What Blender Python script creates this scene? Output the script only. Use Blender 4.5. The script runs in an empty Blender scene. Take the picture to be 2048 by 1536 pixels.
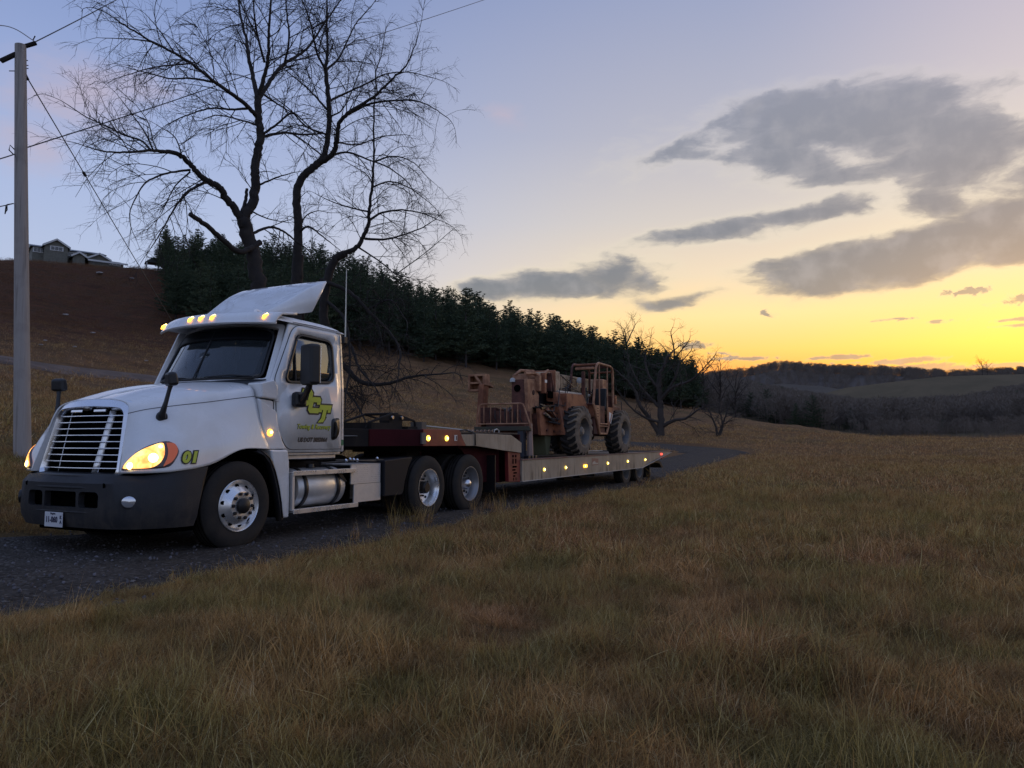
import bpy, bmesh, math, random
import numpy as np
from math import radians as R, sin, cos, pi
from mathutils import Vector, Matrix, noise
random.seed(7); rng = np.random.default_rng(7)
sc = bpy.context.scene
COL = sc.collection

# ---------------------------------------------------------------- camera
FPX, PITCH, CAMH = 1538.0, R(4.25), 1.265
cam_d = bpy.data.cameras.new('camera'); cam = bpy.data.objects.new('camera', cam_d); COL.objects.link(cam)
cam.location = (0, 0, CAMH); cam.rotation_euler = (pi/2 + PITCH, 0, 0)
cam_d.sensor_fit = 'HORIZONTAL'; cam_d.sensor_width = 36; cam_d.lens = FPX/2048*36
cam_d.clip_end = 6000; cam_d.clip_start = 0.05
sc.camera = cam

def ray(px, py):
    c, s = cos(PITCH), sin(PITCH); x = (px-1024)/FPX; u = (768-py)/FPX
    return Vector((x, c-u*s, s+u*c))
def at(px, py, r):                      # the point seen at a photo pixel, r metres away along the ground
    d = ray(px, py); k = r/math.hypot(d.x, d.y)
    return Vector((0, 0, CAMH)) + d*k
def azel(px, py):
    d = ray(px, py).normalized()
    return math.atan2(d.x, d.y), math.asin(d.z)

def lin(r, g, b):
    f = lambda c: (c/255/12.92) if c/255 <= .04045 else ((c/255+.055)/1.055)**2.4
    return (f(r), f(g), f(b), 1)

# ---------------------------------------------------------------- node helpers
class NT:
    def __init__(s, nt): s.nt = nt; s.n = nt.nodes; s.l = nt.links
    def new(s, t, **k):
        nd = s.n.new(t)
        for a, b in k.items(): setattr(nd, a, b)
        return nd
    def put(s, sock, v):
        if hasattr(v, 'is_output') or isinstance(v, bpy.types.NodeSocket): s.l.new(v, sock)
        elif v is not None: sock.default_value = v
    def math(s, op, a, b=None, c=None, clamp=False):
        nd = s.new('ShaderNodeMath', operation=op, use_clamp=clamp)
        for i, v in enumerate((a, b, c)): s.put(nd.inputs[i], v) if v is not None else None
        return nd.outputs[0]
    def mix(s, f, a, b, mode='MIX'):
        nd = s.new('ShaderNodeMix', data_type='RGBA', blend_type=mode)
        s.put(nd.inputs[0], f); s.put(nd.inputs[6], a); s.put(nd.inputs[7], b)
        return nd.outputs[2]
    def step(s, v, a, b, lo=0., hi=1., kind='SMOOTHSTEP'):
        nd = s.new('ShaderNodeMapRange', interpolation_type=kind)
        for i, x in enumerate((v, a, b, lo, hi)): s.put(nd.inputs[i], x)
        return nd.outputs[0]
    def noise(s, vec, scale, detail=4, rough=.55, dist=0., out=0):
        nd = s.new('ShaderNodeTexNoise')
        if vec is not None: s.l.new(vec, nd.inputs['Vector'])
        nd.inputs['Scale'].default_value = scale; nd.inputs['Detail'].default_value = detail
        nd.inputs['Roughness'].default_value = rough; nd.inputs['Distortion'].default_value = dist
        return nd.outputs[out]
    def ramp(s, f, stops):
        nd = s.new('ShaderNodeValToRGB'); cr = nd.color_ramp
        while len(cr.elements) < len(stops): cr.elements.new(.5)
        for e, (p, c) in zip(cr.elements, stops): e.position = p; e.color = c
        s.put(nd.inputs[0], f); return nd.outputs[0]

# ---------------------------------------------------------------- world: dusk sky with clouds
SUN_AZ, SUN_EL = R(37), R(3.5)
wd = bpy.data.worlds.new('World'); sc.world = wd; wd.use_nodes = True
def build_world():
    w = NT(wd.node_tree); w.n.clear()
    tc = w.new('ShaderNodeTexCoord').outputs['Generated']
    nrm = w.new('ShaderNodeVectorMath', operation='NORMALIZE'); w.l.new(tc, nrm.inputs[0])
    sp = w.new('ShaderNodeSeparateXYZ'); w.l.new(nrm.outputs[0], sp.inputs[0])
    az = w.math('MULTIPLY', w.math('ARCTAN2', sp.outputs[0], sp.outputs[1]), 180/pi)
    el = w.math('MULTIPLY', w.math('ARCSINE', sp.outputs[2]), 180/pi)
    e = w.math('DIVIDE', w.math('MAXIMUM', el, 0.), 60.)
    def ramp(stops): return w.ramp(e, [(d/60, lin(*c)) for d, c in stops])
    Lr = ramp([(0, (178,186,206)), (12, (166,178,207)), (17, (156,170,205)), (23, (139,155,196)), (31, (115,134,180)), (60, (122,142,186))])
    Mr = ramp([(0, (226,110,50)), (5.0, (250,156,72)), (6.5, (250,190,100)), (9, (243,207,145)), (12, (219,199,172)), (16, (194,186,181)), (22, (166,166,180)), (31, (139,148,179)), (60, (146,158,190))])
    Rr = ramp([(0, (236,100,24)), (4.2, (250,146,36)), (5.2, (252,180,52)), (6.4, (250,202,72)), (7.8, (243,204,102)), (9.4, (232,199,134)), (12, (222,203,162)), (16, (209,198,183)), (22, (190,181,186)), (29, (174,167,184)), (60, (164,168,192))])
    f1 = w.step(az, -26., 14.); f2 = w.step(az, 15., 39.)
    back = w.math('MAXIMUM', w.step(az, 58., 105.), w.step(az, -60., -150.))
    f2 = w.math('MULTIPLY', f2, w.step(az, 40., 66., 1., 0.))
    base = w.mix(f2, w.mix(f1, Lr, Mr), Rr)
    base = w.mix(back, base, Lr)
    # coordinates in degrees, warped by noise for ragged cloud edges
    cmb = w.new('ShaderNodeCombineXYZ'); w.l.new(az, cmb.inputs[0]); w.l.new(el, cmb.inputs[1])
    P = cmb.outputs[0]
    st = w.new('ShaderNodeMapping'); st.inputs['Scale'].default_value = (.28, .75, 1); w.l.new(P, st.inputs[0])
    nc = w.noise(st.outputs[0], .8, 5, .55, 0., out=1)
    sub = w.new('ShaderNodeVectorMath', operation='SUBTRACT'); w.l.new(nc, sub.inputs[0]); sub.inputs[1].default_value = (.5, .5, .5)
    mul = w.new('ShaderNodeVectorMath', operation='MULTIPLY'); w.l.new(sub.outputs[0], mul.inputs[0]); mul.inputs[1].default_value = (4.5, 1.3, 0)
    add = w.new('ShaderNodeVectorMath', operation='ADD'); w.l.new(P, add.inputs[0]); w.l.new(mul.outputs[0], add.inputs[1])
    WP = add.outputs[0]
    mul2 = w.new('ShaderNodeVectorMath', operation='MULTIPLY'); w.l.new(sub.outputs[0], mul2.inputs[0]); mul2.inputs[1].default_value = (4, .5, 0)
    add2 = w.new('ShaderNodeVectorMath', operation='ADD'); w.l.new(P, add2.inputs[0]); w.l.new(mul2.outputs[0], add2.inputs[1])
    WP2 = add2.outputs[0]
    s2 = w.new('ShaderNodeMapping'); s2.inputs['Scale'].default_value = (.26, .62, 1); w.l.new(WP, s2.inputs[0]); st2 = s2.outputs[0]
    def field(clouds, vec, grow=1.0):
        acc = None
        for (px, py, rx, ry, rot, wt) in clouds:
            a, b = azel(px, py); k = 180/pi
            a2, _ = azel(px+rx, py); _, b2 = azel(px, py-ry)
            mp = w.new('ShaderNodeMapping', vector_type='TEXTURE')
            mp.inputs['Location'].default_value = (a*k, b*k, 0)
            mp.inputs['Rotation'].default_value = (0, 0, R(rot))
            mp.inputs['Scale'].default_value = (abs(a2-a)*k*grow, abs(b2-b)*k*grow*1.12, 1)
            w.l.new(vec, mp.inputs[0])
            ln = w.new('ShaderNodeVectorMath', operation='LENGTH'); w.l.new(mp.outputs[0], ln.inputs[0])
            v = w.math('MULTIPLY', w.math('SUBTRACT', 1.0, ln.outputs['Value']), wt)
            if acc is None: acc = v
            else: acc = w.math('SMOOTH_MAX', acc, v, .25)
        return acc
    big = [(1680,232,310,62,-3,1.1), (1900,300,190,85,-8,1.0), (1560,325,150,38,-8,.7), (1700,350,130,26,-4,.7),
           (1890,400,80,50,30,.55), (1450,458,185,20,6,.75), (1620,428,150,24,6,.7), (1690,535,230,42,4,1.3),
           (1870,497,260,50,9,1.4), (2060,480,170,50,6,1.3), (1650,572,150,22,0,.9), (1980,428,180,30,6,.9),
           (1130,572,150,28,0,.95), (1205,553,75,34,0,.9), (1005,577,110,20,0,.75), (1262,520,60,13,-10,.4),
           (1335,606,60,12,4,.7), (1400,592,75,10,6,.45), (1370,300,110,28,8,.32), (1280,560,60,40,0,.4), (2200,330,220,90,0,1.), (2350,520,260,60,5,1.1)]
    thin = [(1548,627,12,8,0,.9), (1392,690,50,8,0,1.1), (1480,718,80,4.5,0,1.), (1672,716,62,4.5,1,1.), (1815,722,85,6,1,1.2),
            (1825,735,115,6,1,1.2), (2010,730,150,5,1,1.), (1795,638,38,3.5,0,.8), (1880,643,42,4,0,.8), (2030,637,40,5,0,.9),
            (1920,586,55,9,0,.9), (2035,650,30,3,0,.7), (1450,708,25,4,0,.7), (2040,596,70,9,4,.9), (1690,727,40,2.5,0,.5), (1560,728,45,2.2,0,.5)]
    pink = [(150,190,190,95,10,.9), (60,285,120,75,0,.8), (270,180,110,60,0,.6), (1003,231,62,26,-10,.7), (-150,250,200,80,0,.8)]
    n1 = w.noise(st2, 1., 6, .58, 0.)
    fb = w.math('ADD', field(big, WP, 1.2), w.math('MULTIPLY', w.math('SUBTRACT', n1, .46), 1.15))
    ft = w.math('ADD', field(thin, WP2, 1.25), w.math('MULTIPLY', w.math('SUBTRACT', w.noise(WP2, 1.6, 5, .6), .5), 2.2))
    mb = w.step(fb, -.22, .62); mt = w.step(ft, .0, .65)
    m = w.math('MAXIMUM', mb, w.math('MULTIPLY', mt, .9))
    # lit fringe, dense grey heart
    hi = w.ramp(w.math('DIVIDE', el, 30.), [(0, lin(205,150,110)), (.25, lin(214,190,140)), (.45, lin(212,203,182)), (1, lin(172,170,186))])
    n2 = w.noise(P, .55, 4, .5)
    dk = w.ramp(w.math('DIVIDE', el, 30.), [(0, lin(112,104,104)), (.22, lin(112,112,116)), (.45, lin(92,101,117)), (.7, lin(116,121,136)), (1, lin(138,141,160))])
    dk = w.mix(w.step(n2, .40, .75, 0., .35), dk, lin(158,156,162))
    ccol = w.mix(w.step(m, .25, .85), hi, dk)
    col = w.mix(w.math('MULTIPLY', m, .93), base, ccol)
    fp = w.math('ADD', field(pink, WP), w.math('MULTIPLY', w.math('SUBTRACT', n1, .5), 1.0))
    col = w.mix(w.step(fp, -.1, .9, 0., .75), col, lin(176,163,178))
    below = w.step(el, -1., 0., 1., 0.)
    col = w.mix(below, col, lin(60,52,44))
    sky = w.new('ShaderNodeTexSky', sky_type='NISHITA', sun_disc=False, sun_elevation=SUN_EL, sun_rotation=SUN_AZ, altitude=600, air_density=1.2, dust_density=2.0)
    bg1 = w.new('ShaderNodeBackground'); w.l.new(sky.outputs[0], bg1.inputs[0]); bg1.inputs[1].default_value = .012
    bg2 = w.new('ShaderNodeBackground'); w.l.new(col, bg2.inputs[0]); bg2.inputs[1].default_value = .65
    ad = w.new('ShaderNodeAddShader'); w.l.new(bg1.outputs[0], ad.inputs[0]); w.l.new(bg2.outputs[0], ad.inputs[1])
    out = w.new('ShaderNodeOutputWorld'); w.l.new(ad.outputs[0], out.inputs[0])
build_world()

sun_d = bpy.data.lights.new('sun', 'SUN'); sun = bpy.data.objects.new('sun', sun_d); COL.objects.link(sun)
sun_d.energy = .22; sun_d.angle = R(18); sun_d.color = (1, .70, .46)
sun.rotation_euler = (Vector((sin(SUN_AZ)*cos(SUN_EL), cos(SUN_AZ)*cos(SUN_EL), sin(SUN_EL)))).to_track_quat('Z', 'Y').to_euler()
sun.location = (60, 60, 30)
vs = sc.view_settings; vs.view_transform = 'Standard'; vs.look = 'None'; vs.exposure = .85; vs.gamma = 1; vs.use_curve_mapping = False
sc.cycles.max_bounces = 5; sc.cycles.diffuse_bounces = 3; sc.cycles.glossy_bounces = 3; sc.cycles.transmission_bounces = 4
sc.cycles.transparent_max_bounces = 8; sc.cycles.use_denoising = True; sc.cycles.caustics_reflective = False; sc.cycles.caustics_refractive = False
wd.cycles.sampling_method = 'MANUAL'; wd.cycles.sample_map_resolution = 512

# ---------------------------------------------------------------- materials
MATS = {}
def mat(name, col, rough=.5, metal=0., spec=.5, bump=0., bscale=30., var=0., vscale=3., col2=None, emit=None, estr=0., coat=0., trans=0., space='OBJ'):
    if name in MATS: return MATS[name]
    m = bpy.data.materials.new(name); m.use_nodes = True; t = NT(m.node_tree)
    b = t.n['Principled BSDF']
    b.inputs['Roughness'].default_value = rough; b.inputs['Metallic'].default_value = metal
    b.inputs['Specular IOR Level'].default_value = spec; b.inputs['Coat Weight'].default_value = coat
    b.inputs['Transmission Weight'].default_value = trans
    c4 = tuple(col)+(1,) if len(col) == 3 else col
    vec = t.new('ShaderNodeTexCoord').outputs['Object']
    if space == 'POS': vec = t.new('ShaderNodeNewGeometry').outputs['Position']
    if var > 0 or col2 is not None:
        n = t.noise(vec, vscale, 6, .6, .3)
        n = t.step(n, .35, .68)
        c2 = tuple(col2)+(1,) if col2 is not None else tuple(min(1, c*(1-var)) for c in c4[:3])+(1,)
        t.l.new(t.mix(n, c4, c2), b.inputs['Base Color'])
        t.l.new(t.step(n, 0., 1., rough, min(1, rough+.15)), b.inputs['Roughness'])
    else: b.inputs['Base Color'].default_value = c4
    if bump > 0:
        bp = t.new('ShaderNodeBump'); bp.inputs['Strength'].default_value = bump; bp.inputs['Distance'].default_value = .02
        t.l.new(t.noise(vec, bscale, 5, .6), bp.inputs['Height']); t.l.new(bp.outputs[0], b.inputs['Normal'])
    if emit is not None:
        b.inputs['Emission Color'].default_value = tuple(emit)+(1,); b.inputs['Emission Strength'].default_value = estr
    MATS[name] = m; return m

# ---------------------------------------------------------------- mesh helpers
class MB:
    def __init__(s): s.v = []; s.f = []; s.mir = False
    def add(s, vs, fs):
        o = len(s.v); s.v += [tuple(v) for v in vs]; s.f += [tuple(i+o for i in f) for f in fs]; return s
    def box(s, c, d, rot=None, taper=None):
        hx, hy, hz = d[0]/2, d[1]/2, d[2]/2
        vs = [Vector((x*hx, y*hy, z*hz)) for x in (-1, 1) for y in (-1, 1) for z in (-1, 1)]
        if taper:
            for v in vs:
                if v.z > 0: v.x *= taper[0]; v.y *= taper[1]
        if rot is not None:
            M = rot if isinstance(rot, Matrix) else Matrix.Rotation(rot[2], 3, 'Z') @ Matrix.Rotation(rot[1], 3, 'Y') @ Matrix.Rotation(rot[0], 3, 'X')
            vs = [M @ v for v in vs]
        vs = [v + Vector(c) for v in vs]
        return s.add(vs, [(0,1,3,2), (4,6,7,5), (0,4,5,1), (2,3,7,6), (0,2,6,4), (1,5,7,3)])
    def bb(s, x0, x1, y0, y1, z0, z1): return s.box(((x0+x1)/2, (y0+y1)/2, (z0+z1)/2), (abs(x1-x0), abs(y1-y0), abs(z1-z0)))
    def prism(s, poly, axis, a, b):     # poly in the two other axes (x,z) for axis y, (y,z) for x, (x,y) for z
        n = len(poly)
        def P(p, t):
            return {'y': (p[0], t, p[1]), 'x': (t, p[0], p[1]), 'z': (p[0], p[1], t)}[axis]
        vs = [P(p, a) for p in poly] + [P(p, b) for p in poly]
        fs = [tuple(range(n))[::-1], tuple(range(n, 2*n))] + [(i, (i+1) % n, n+(i+1) % n, n+i) for i in range(n)]
        return s.add(vs, fs)
    def tube(s, path, r, n=8, cap=True):
        path = [Vector(p) for p in path]; m = len(path)
        rr = r if isinstance(r, (list, tuple)) else [r]*m
        vs = []; up = None
        for i, p in enumerate(path):
            t = (path[min(i+1, m-1)]-path[max(i-1, 0)])
            t = t.normalized() if t.length > 1e-9 else Vector((0, 0, 1))
            if up is None: up = t.orthogonal().normalized()
            else:
                up = up - t*up.dot(t); up = up.normalized() if up.length > 1e-6 else t.orthogonal().normalized()
            w = t.cross(up)
            for k in range(n):
                a = 2*pi*k/n; vs.append(p + (up*cos(a)+w*sin(a))*rr[i])
        fs = [(i*n+k, i*n+(k+1) % n, (i+1)*n+(k+1) % n, (i+1)*n+k) for i in range(m-1) for k in range(n)]
        if cap: fs += [tuple(range(n))[::-1], tuple(range((m-1)*n, m*n))]
        return s.add(vs, fs)
    def lathe(s, prof, c, axis='y', n=32, sgn=1, cap=True):   # prof: (along axis, radius)
        c = Vector(c); vs = []
        for a_, r in prof:
            for k in range(n):
                t = 2*pi*k/n; u, w = r*cos(t), r*sin(t)
                vs.append(c + (Vector((u, a_*sgn, w)) if axis == 'y' else Vector((a_*sgn, u, w)) if axis == 'x' else Vector((u, w, a_*sgn))))
        m = len(prof)
        fs = [(i*n+k, i*n+(k+1) % n, (i+1)*n+(k+1) % n, (i+1)*n+k) for i in range(m-1) for k in range(n)]
        if cap: fs += [tuple(range(n))[::-1], tuple(range((m-1)*n, m*n))]
        return s.add(vs, fs)
    def grid(s, G, closed=False):       # G[i][j] points
        m, n = len(G), len(G[0])
        vs = [p for row in G for p in row]
        fs = [(i*n+j, i*n+(j+1) % n, (i+1)*n+(j+1) % n, (i+1)*n+j) for i in range(m-1) for j in range(n if closed else n-1)]
        return s.add(vs, fs)
    def mirror(s): s.mir = True; return s     # build() then makes a second part across y = 0
    def double(s):                      # one mesh doubled across y = 0
        n = len(s.v); s.v += [(x, -y, z) for x, y, z in s.v]; s.f += [tuple(i+n for i in f[::-1]) for f in s.f]; return s
    def mesh(s, name, m=None, smooth=True, ang=35):
        me = bpy.data.meshes.new(name); me.from_pydata([tuple(v) for v in s.v], [], s.f)
        if m is not None: me.materials.append(m)
        bm = bmesh.new(); bm.from_mesh(me); bmesh.ops.recalc_face_normals(bm, faces=bm.faces); bm.to_mesh(me); bm.free()
        if smooth:
            me.shade_smooth(); me.set_sharp_from_angle(angle=R(ang))
        return me
    def pieces(s):                       # the connected pieces, one MB each
        par = list(range(len(s.v)))
        def find(a):
            while par[a] != a: par[a] = par[par[a]]; a = par[a]
            return a
        for f in s.f:
            for i in f[1:]: par[find(i)] = find(f[0])
        out = {}
        for f in s.f: out.setdefault(find(f[0]), []).append(f)
        res = []
        for fs in out.values():
            ids = sorted({i for f in fs for i in f}); mp = {i: k for k, i in enumerate(ids)}; q = MB(); q.v = [s.v[i] for i in ids]; q.f = [tuple(mp[i] for i in f) for f in fs]; res.append(q)
        return res
    def each(s, name, m=None, parent=None, **k):
        return [q.build(name, m, parent, **k) for q in s.pieces()]
    def build(s, name, m=None, parent=None, smooth=True, ang=35, bevel=0., label=None, solid=0.):
        if s.mir:
            q = MB(); q.v = [(x, -y, z) for x, y, z in s.v]; q.f = list(s.f); q.build(name, m, parent, smooth, ang, bevel, label, solid)
        o = bpy.data.objects.new(name, s.mesh(name, m, smooth, ang)); COL.objects.link(o); o.parent = parent
        if solid:
            md = o.modifiers.new('thickness', 'SOLIDIFY'); md.thickness = solid; md.offset = -1
        if bevel:
            md = o.modifiers.new('bevel', 'BEVEL'); md.width = bevel; md.segments = 2; md.limit_method = 'ANGLE'; md.angle_limit = R(40); md.harden_normals = True
        if label: o['label'] = label
        return o
def empty(name, loc=(0,0,0), rz=0., parent=None):
    o = bpy.data.objects.new(name, None); o.empty_display_size = .2; COL.objects.link(o)
    o.location = loc; o.rotation_euler = (0, 0, rz); o.parent = parent; return o
def tag(o, label=None, cat=None, group=None, kind=None):
    if label: o['label'] = label
    if cat: o['category'] = cat
    if group: o['group'] = group
    if kind: o['kind'] = kind
    return o
def copy_tree(o, parent=None):
    c = o.copy(); COL.objects.link(c); c.parent = parent
    for ch in [x for x in KIDS.get(o, [])]: KIDS.setdefault(c, []).append(copy_tree(ch, c))
    return c
KIDS = {}
def kids_index(o):
    KIDS[o] = list(o.children)
    for ch in KIDS[o]: kids_index(ch)
def crom(P, t):                         # Catmull-Rom through a list of vectors, t in 0..1
    n = len(P)-1; x = min(max(t*n, 0), n-1e-9); i = int(x); u = x-i
    p1, p2 = P[i], P[i+1]; p0 = P[i-1] if i > 0 else p1*2-p2; p3 = P[i+2] if i+2 <= n else p2*2-p1
    return .5*((2*p1)+(p2-p0)*u+(2*p0-5*p1+4*p2-p3)*u*u+(3*p1-p0-3*p2+p3)*u*u*u)
def boolean(o, cutter_mb, op='DIFFERENCE'):
    c = cutter_mb.build('cutter', None, o.parent, smooth=False)
    md = o.modifiers.new('cut', 'BOOLEAN'); md.operation = op; md.object = c; md.solver = 'EXACT'
    bpy.context.view_layer.update()
    dg = bpy.context.evaluated_depsgraph_get()
    me = bpy.data.meshes.new_from_object(o.evaluated_get(dg)); o.modifiers.remove(md); o.data = me
    me.shade_smooth(); me.set_sharp_from_angle(angle=R(35))
    bpy.data.objects.remove(c)
def text_mesh(body, size, offset=0., shear=0., extrude=.0, spacing=1.):
    cu = bpy.data.curves.new('text', 'FONT'); cu.body = body; cu.size = size; cu.offset = offset; cu.shear = shear
    cu.extrude = extrude; cu.align_x = 'CENTER'; cu.align_y = 'CENTER'; cu.space_character = spacing; cu.resolution_u = 3
    o = bpy.data.objects.new('text', cu); COL.objects.link(o); bpy.context.view_layer.update()
    me = bpy.data.meshes.new_from_object(o.evaluated_get(bpy.context.evaluated_depsgraph_get()))
    bpy.data.objects.remove(o); bpy.data.curves.remove(cu); return me
def text_part(name, body, size, m, parent, M, offset=0., shear=0., spacing=1., sx=1.):
    me = text_mesh(body, size, offset, shear, .0015, spacing); me.transform(M @ Matrix.Diagonal((sx, 1, 1, 1)))
    me.materials.clear(); me.materials.append(m)
    o = bpy.data.objects.new(name, me); COL.objects.link(o); o.parent = parent; return o
# ---------------------------------------------------------------- terrain
TRK = Vector((-4.234, 9.595, 0)); TH = R(-117.2)
FW = Vector((cos(TH), sin(TH), 0)); LT = Vector((-sin(TH), cos(TH), 0))
def loc2w(x, y, z=0): return TRK + FW*x + LT*y + Vector((0, 0, z))

COLS = {  # photo column: foot heights near by ('z'), then the height seen further out ('y' of the photo)
 -400: [(11,'z',.25),(18,'z',1.0),(40,'y',785),(50,'y',735),(58,'y',712),(100,'y',620),(150,'y',498)],
 0:   [(11,'z',.2),(18,'z',1.0),(40,'y',790),(50,'y',742),(58,'y',720),(100,'y',630),(150,'y',506)],
 150: [(12,'z',.1),(18,'z',.7),(40,'y',805),(50,'y',768),(60,'y',744),(100,'y',648),(150,'y',517)],
 310: [(14,'z',.1),(22,'z',.7),(38,'y',828),(55,'y',775),(66,'y',755),(100,'y',660),(150,'y',528)],
 500: [(18,'z',.2),(28,'z',.8),(42,'y',825),(70,'y',775),(100,'y',700),(150,'y',560),(200,'y',560)],
 700: [(20,'z',.2),(30,'z',.9),(45,'y',832),(75,'y',778),(100,'y',716),(150,'y',598),(200,'y',590)],
 850: [(22,'z',.1),(32,'z',.7),(50,'y',838),(80,'y',786),(105,'y',735),(160,'y',655),(200,'y',645)],
 1000:[(26,'z',.1),(36,'z',.5),(60,'y',848),(85,'y',802),(110,'y',750),(165,'y',700),(220,'y',695)],
 1150:[(30,'z',.1),(45,'z',.4),(70,'y',865),(95,'y',825),(115,'y',776),(180,'y',742),(250,'y',740)],
 1250:[(34,'z',.1),(50,'z',.4),(75,'y',872),(100,'y',835),(120,'y',800),(190,'y',776),(260,'y',775)],
 1380:[(36,'z',.12),(60,'z',.7),(75,'y',877),(100,'y',848),(120,'y',820),(200,'y',812),(300,'y',800),(430,'y',785)],
 1500:[(38,'z',.12),(60,'z',.7),(80,'y',873),(120,'y',838),(170,'y',850),(250,'y',838),(430,'y',792)],
 1640:[(40,'z',.12),(60,'z',.6),(80,'y',876),(115,'y',858),(170,'y',868),(250,'y',858),(430,'y',820)],
 1750:[(40,'z',.12),(60,'z',.6),(80,'y',879),(110,'y',876),(170,'y',876),(250,'y',866),(430,'y',832)],
 1900:[(40,'z',.12),(60,'z',.7),(90,'y',877),(120,'y',879),(170,'y',879),(250,'y',866),(430,'y',820)],
 2048:[(40,'z',.12),(60,'z',.75),(90,'y',877),(120,'y',879),(170,'y',877),(250,'y',860),(430,'y',802)],
 2500:[(40,'z',.12),(60,'z',.75),(90,'y',877),(120,'y',879),(170,'y',877),(250,'y',860),(430,'y',802)],
}
RT = np.concatenate([[0], np.geomspace(1.0, 1000, 220)])
def column_z(px, pts):
    rs, zs = [0, 9 if px < 100 else 10], [0, 0]
    for r, k, v in pts:
        if k == 'z': z = v
        else: z = at(px, v, r).z
        rs.append(r); zs.append(z)
    rs += [rs[-1]*1.5, 1000]; zs += [zs[-1]*.97, zs[-1]*.9]
    z = np.interp(RT, rs, zs)
    k = np.array([1,3,5,6,5,3,1.])/24; zp = np.pad(z, 3, mode='edge'); return np.convolve(zp, k, 'valid')
AZC = np.array([azel(px, 820)[0] for px in COLS]); ZC = np.array([column_z(px, p) for px, p in COLS.items()])
AZT = np.linspace(-pi, pi, 1441)
# smooth across azimuth: linear then blurred
ZT = np.stack([np.interp(AZT, np.concatenate([[-pi], AZC, [pi]]), np.concatenate([[ZC[0, i]*.3], ZC[:, i], [ZC[-1, i]*.3]])) for i in range(len(RT))], 1)
kk = np.exp(-np.linspace(-2, 2, 15)**2); kk /= kk.sum()
ZT = np.apply_along_axis(lambda c: np.convolve(np.pad(c, 7, mode='wrap'), kk, 'valid'), 0, ZT)
def H(x, y):                            # ground height, arrays welcome
    x = np.asarray(x, float); y = np.asarray(y, float)
    r = np.hypot(x, y); a = np.arctan2(x, y)
    fi = (a+pi)/(2*pi)*1440; i = np.clip(fi.astype(int), 0, 1439); u = fi-i
    j = np.clip(np.searchsorted(RT, r, side='right')-1, 0, len(RT)-2); v = np.clip((r-RT[j])/(RT[j+1]-RT[j]), 0, 1)
    return (ZT[i, j]*(1-u)*(1-v)+ZT[i+1, j]*u*(1-v)+ZT[i, j+1]*(1-u)*v+ZT[i+1, j+1]*u*v)
def Hf(x, y): return float(H(x, y))

# the drive under the truck and the track across the hillside
RD_L = [(14,1.0),(8,.75),(2,.42),(-6,.1),(-14,-.35),(-22,-1.4),(-30,-2.2),(-38,-2.6),(-45,-3.4),(-50,-5.8),(-52.5,-9.5),(-53,-14)]
def dense(P, n): return [crom(P, i/(n-1)) for i in range(n)]
RD = dense([loc2w(x, y) for x, y in RD_L], 260)
RDA = np.array([(p.x, p.y) for p in RD])
TRACK = dense([Vector((at(px, py, r).x, at(px, py, r).y, 0)) for px, py, r in [(-260,690,62),(-100,702,59),(0,722,58),(100,738,58),(200,752,60),(330,765,63),(450,780,66)]], 120)
TKA = np.array([(p.x, p.y) for p in TRACK])
def dist_to(A, x, y):
    x = np.asarray(x, float).ravel(); y = np.asarray(y, float).ravel(); d = np.full(x.shape, 1e9)
    for s in range(0, len(A), 20):
        c = A[s:s+20]; d = np.minimum(d, np.sqrt((x[:, None]-c[None, :, 0])**2+(y[:, None]-c[None, :, 1])**2).min(1))
    return d
def wav(x, y, s, seed=0):               # cheap smooth noise, -1..1
    v = 0
    for k in range(5):
        a = seed*1.7+k*2.399; f = s*(1+.37*k)
        v = v+np.sin((x*cos(a)+y*sin(a))*f+seed*3.1+k*1.3+1.6*np.sin((x*sin(a)-y*cos(a))*f*.63+k))
    return v/5
def RHW(i): return 1.85 if i < 185 else 2.6

def build_ground():
    az_v = np.concatenate([np.linspace(-180, -46, 60)[:-1], np.linspace(-46, 46, 420), np.linspace(46, 180, 60)[1:]])*pi/180
    rr = np.concatenate([[.3], np.geomspace(1.2, 1000, 330)])
    A, Rr = np.meshgrid(az_v, rr, indexing='ij')
    X = Rr*np.sin(A); Y = Rr*np.cos(A); Z = H(X, Y)
    d = dist_to(RDA, X, Y).reshape(X.shape)
    off = np.clip((d-1.7)/1.2, 0, 1); off = off*np.clip((dist_to(TKA, X, Y).reshape(X.shape)-2.5)/3, 0, 1)
    amp = .025+.25*np.clip((Rr-20)/80, 0, 1)
    nz = wav(X, Y, .9, 1)*.5+wav(X, Y, .31, 2)
    nz2 = wav(X, Y, 2.7, 3)*.03
    Z = Z+off*(nz*amp+nz2*np.clip(12/Rr, .3, 2))-.03*(1-off)+.05*off*np.clip(1-np.abs(Rr-6)/8, 0, 1)
    n, m = X.shape
    vs = np.stack([X, Y, Z], -1).reshape(-1, 3)
    idx = np.arange(n*m).reshape(n, m)
    f = np.stack([idx[:-1, :-1], idx[1:, :-1], idx[1:, 1:], idx[:-1, 1:]], -1).reshape(-1, 4)
    me = bpy.data.meshes.new('ground'); me.vertices.add(len(vs)); me.vertices.foreach_set('co', vs.ravel())
    me.loops.add(f.size); me.loops.foreach_set('vertex_index', f.ravel()[::1].astype(np.int32))
    me.polygons.add(len(f)); me.polygons.foreach_set('loop_start', np.arange(0, f.size, 4, dtype=np.int32)); me.polygons.foreach_set('loop_total', np.full(len(f), 4, np.int32))
    me.update(); me.validate()
    if me.polygons[1000].normal.z < 0: me.flip_normals()
    me.shade_smooth()
    o = bpy.data.objects.new('ground', me); COL.objects.link(o)
    tag(o, kind='structure'); return o

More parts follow.
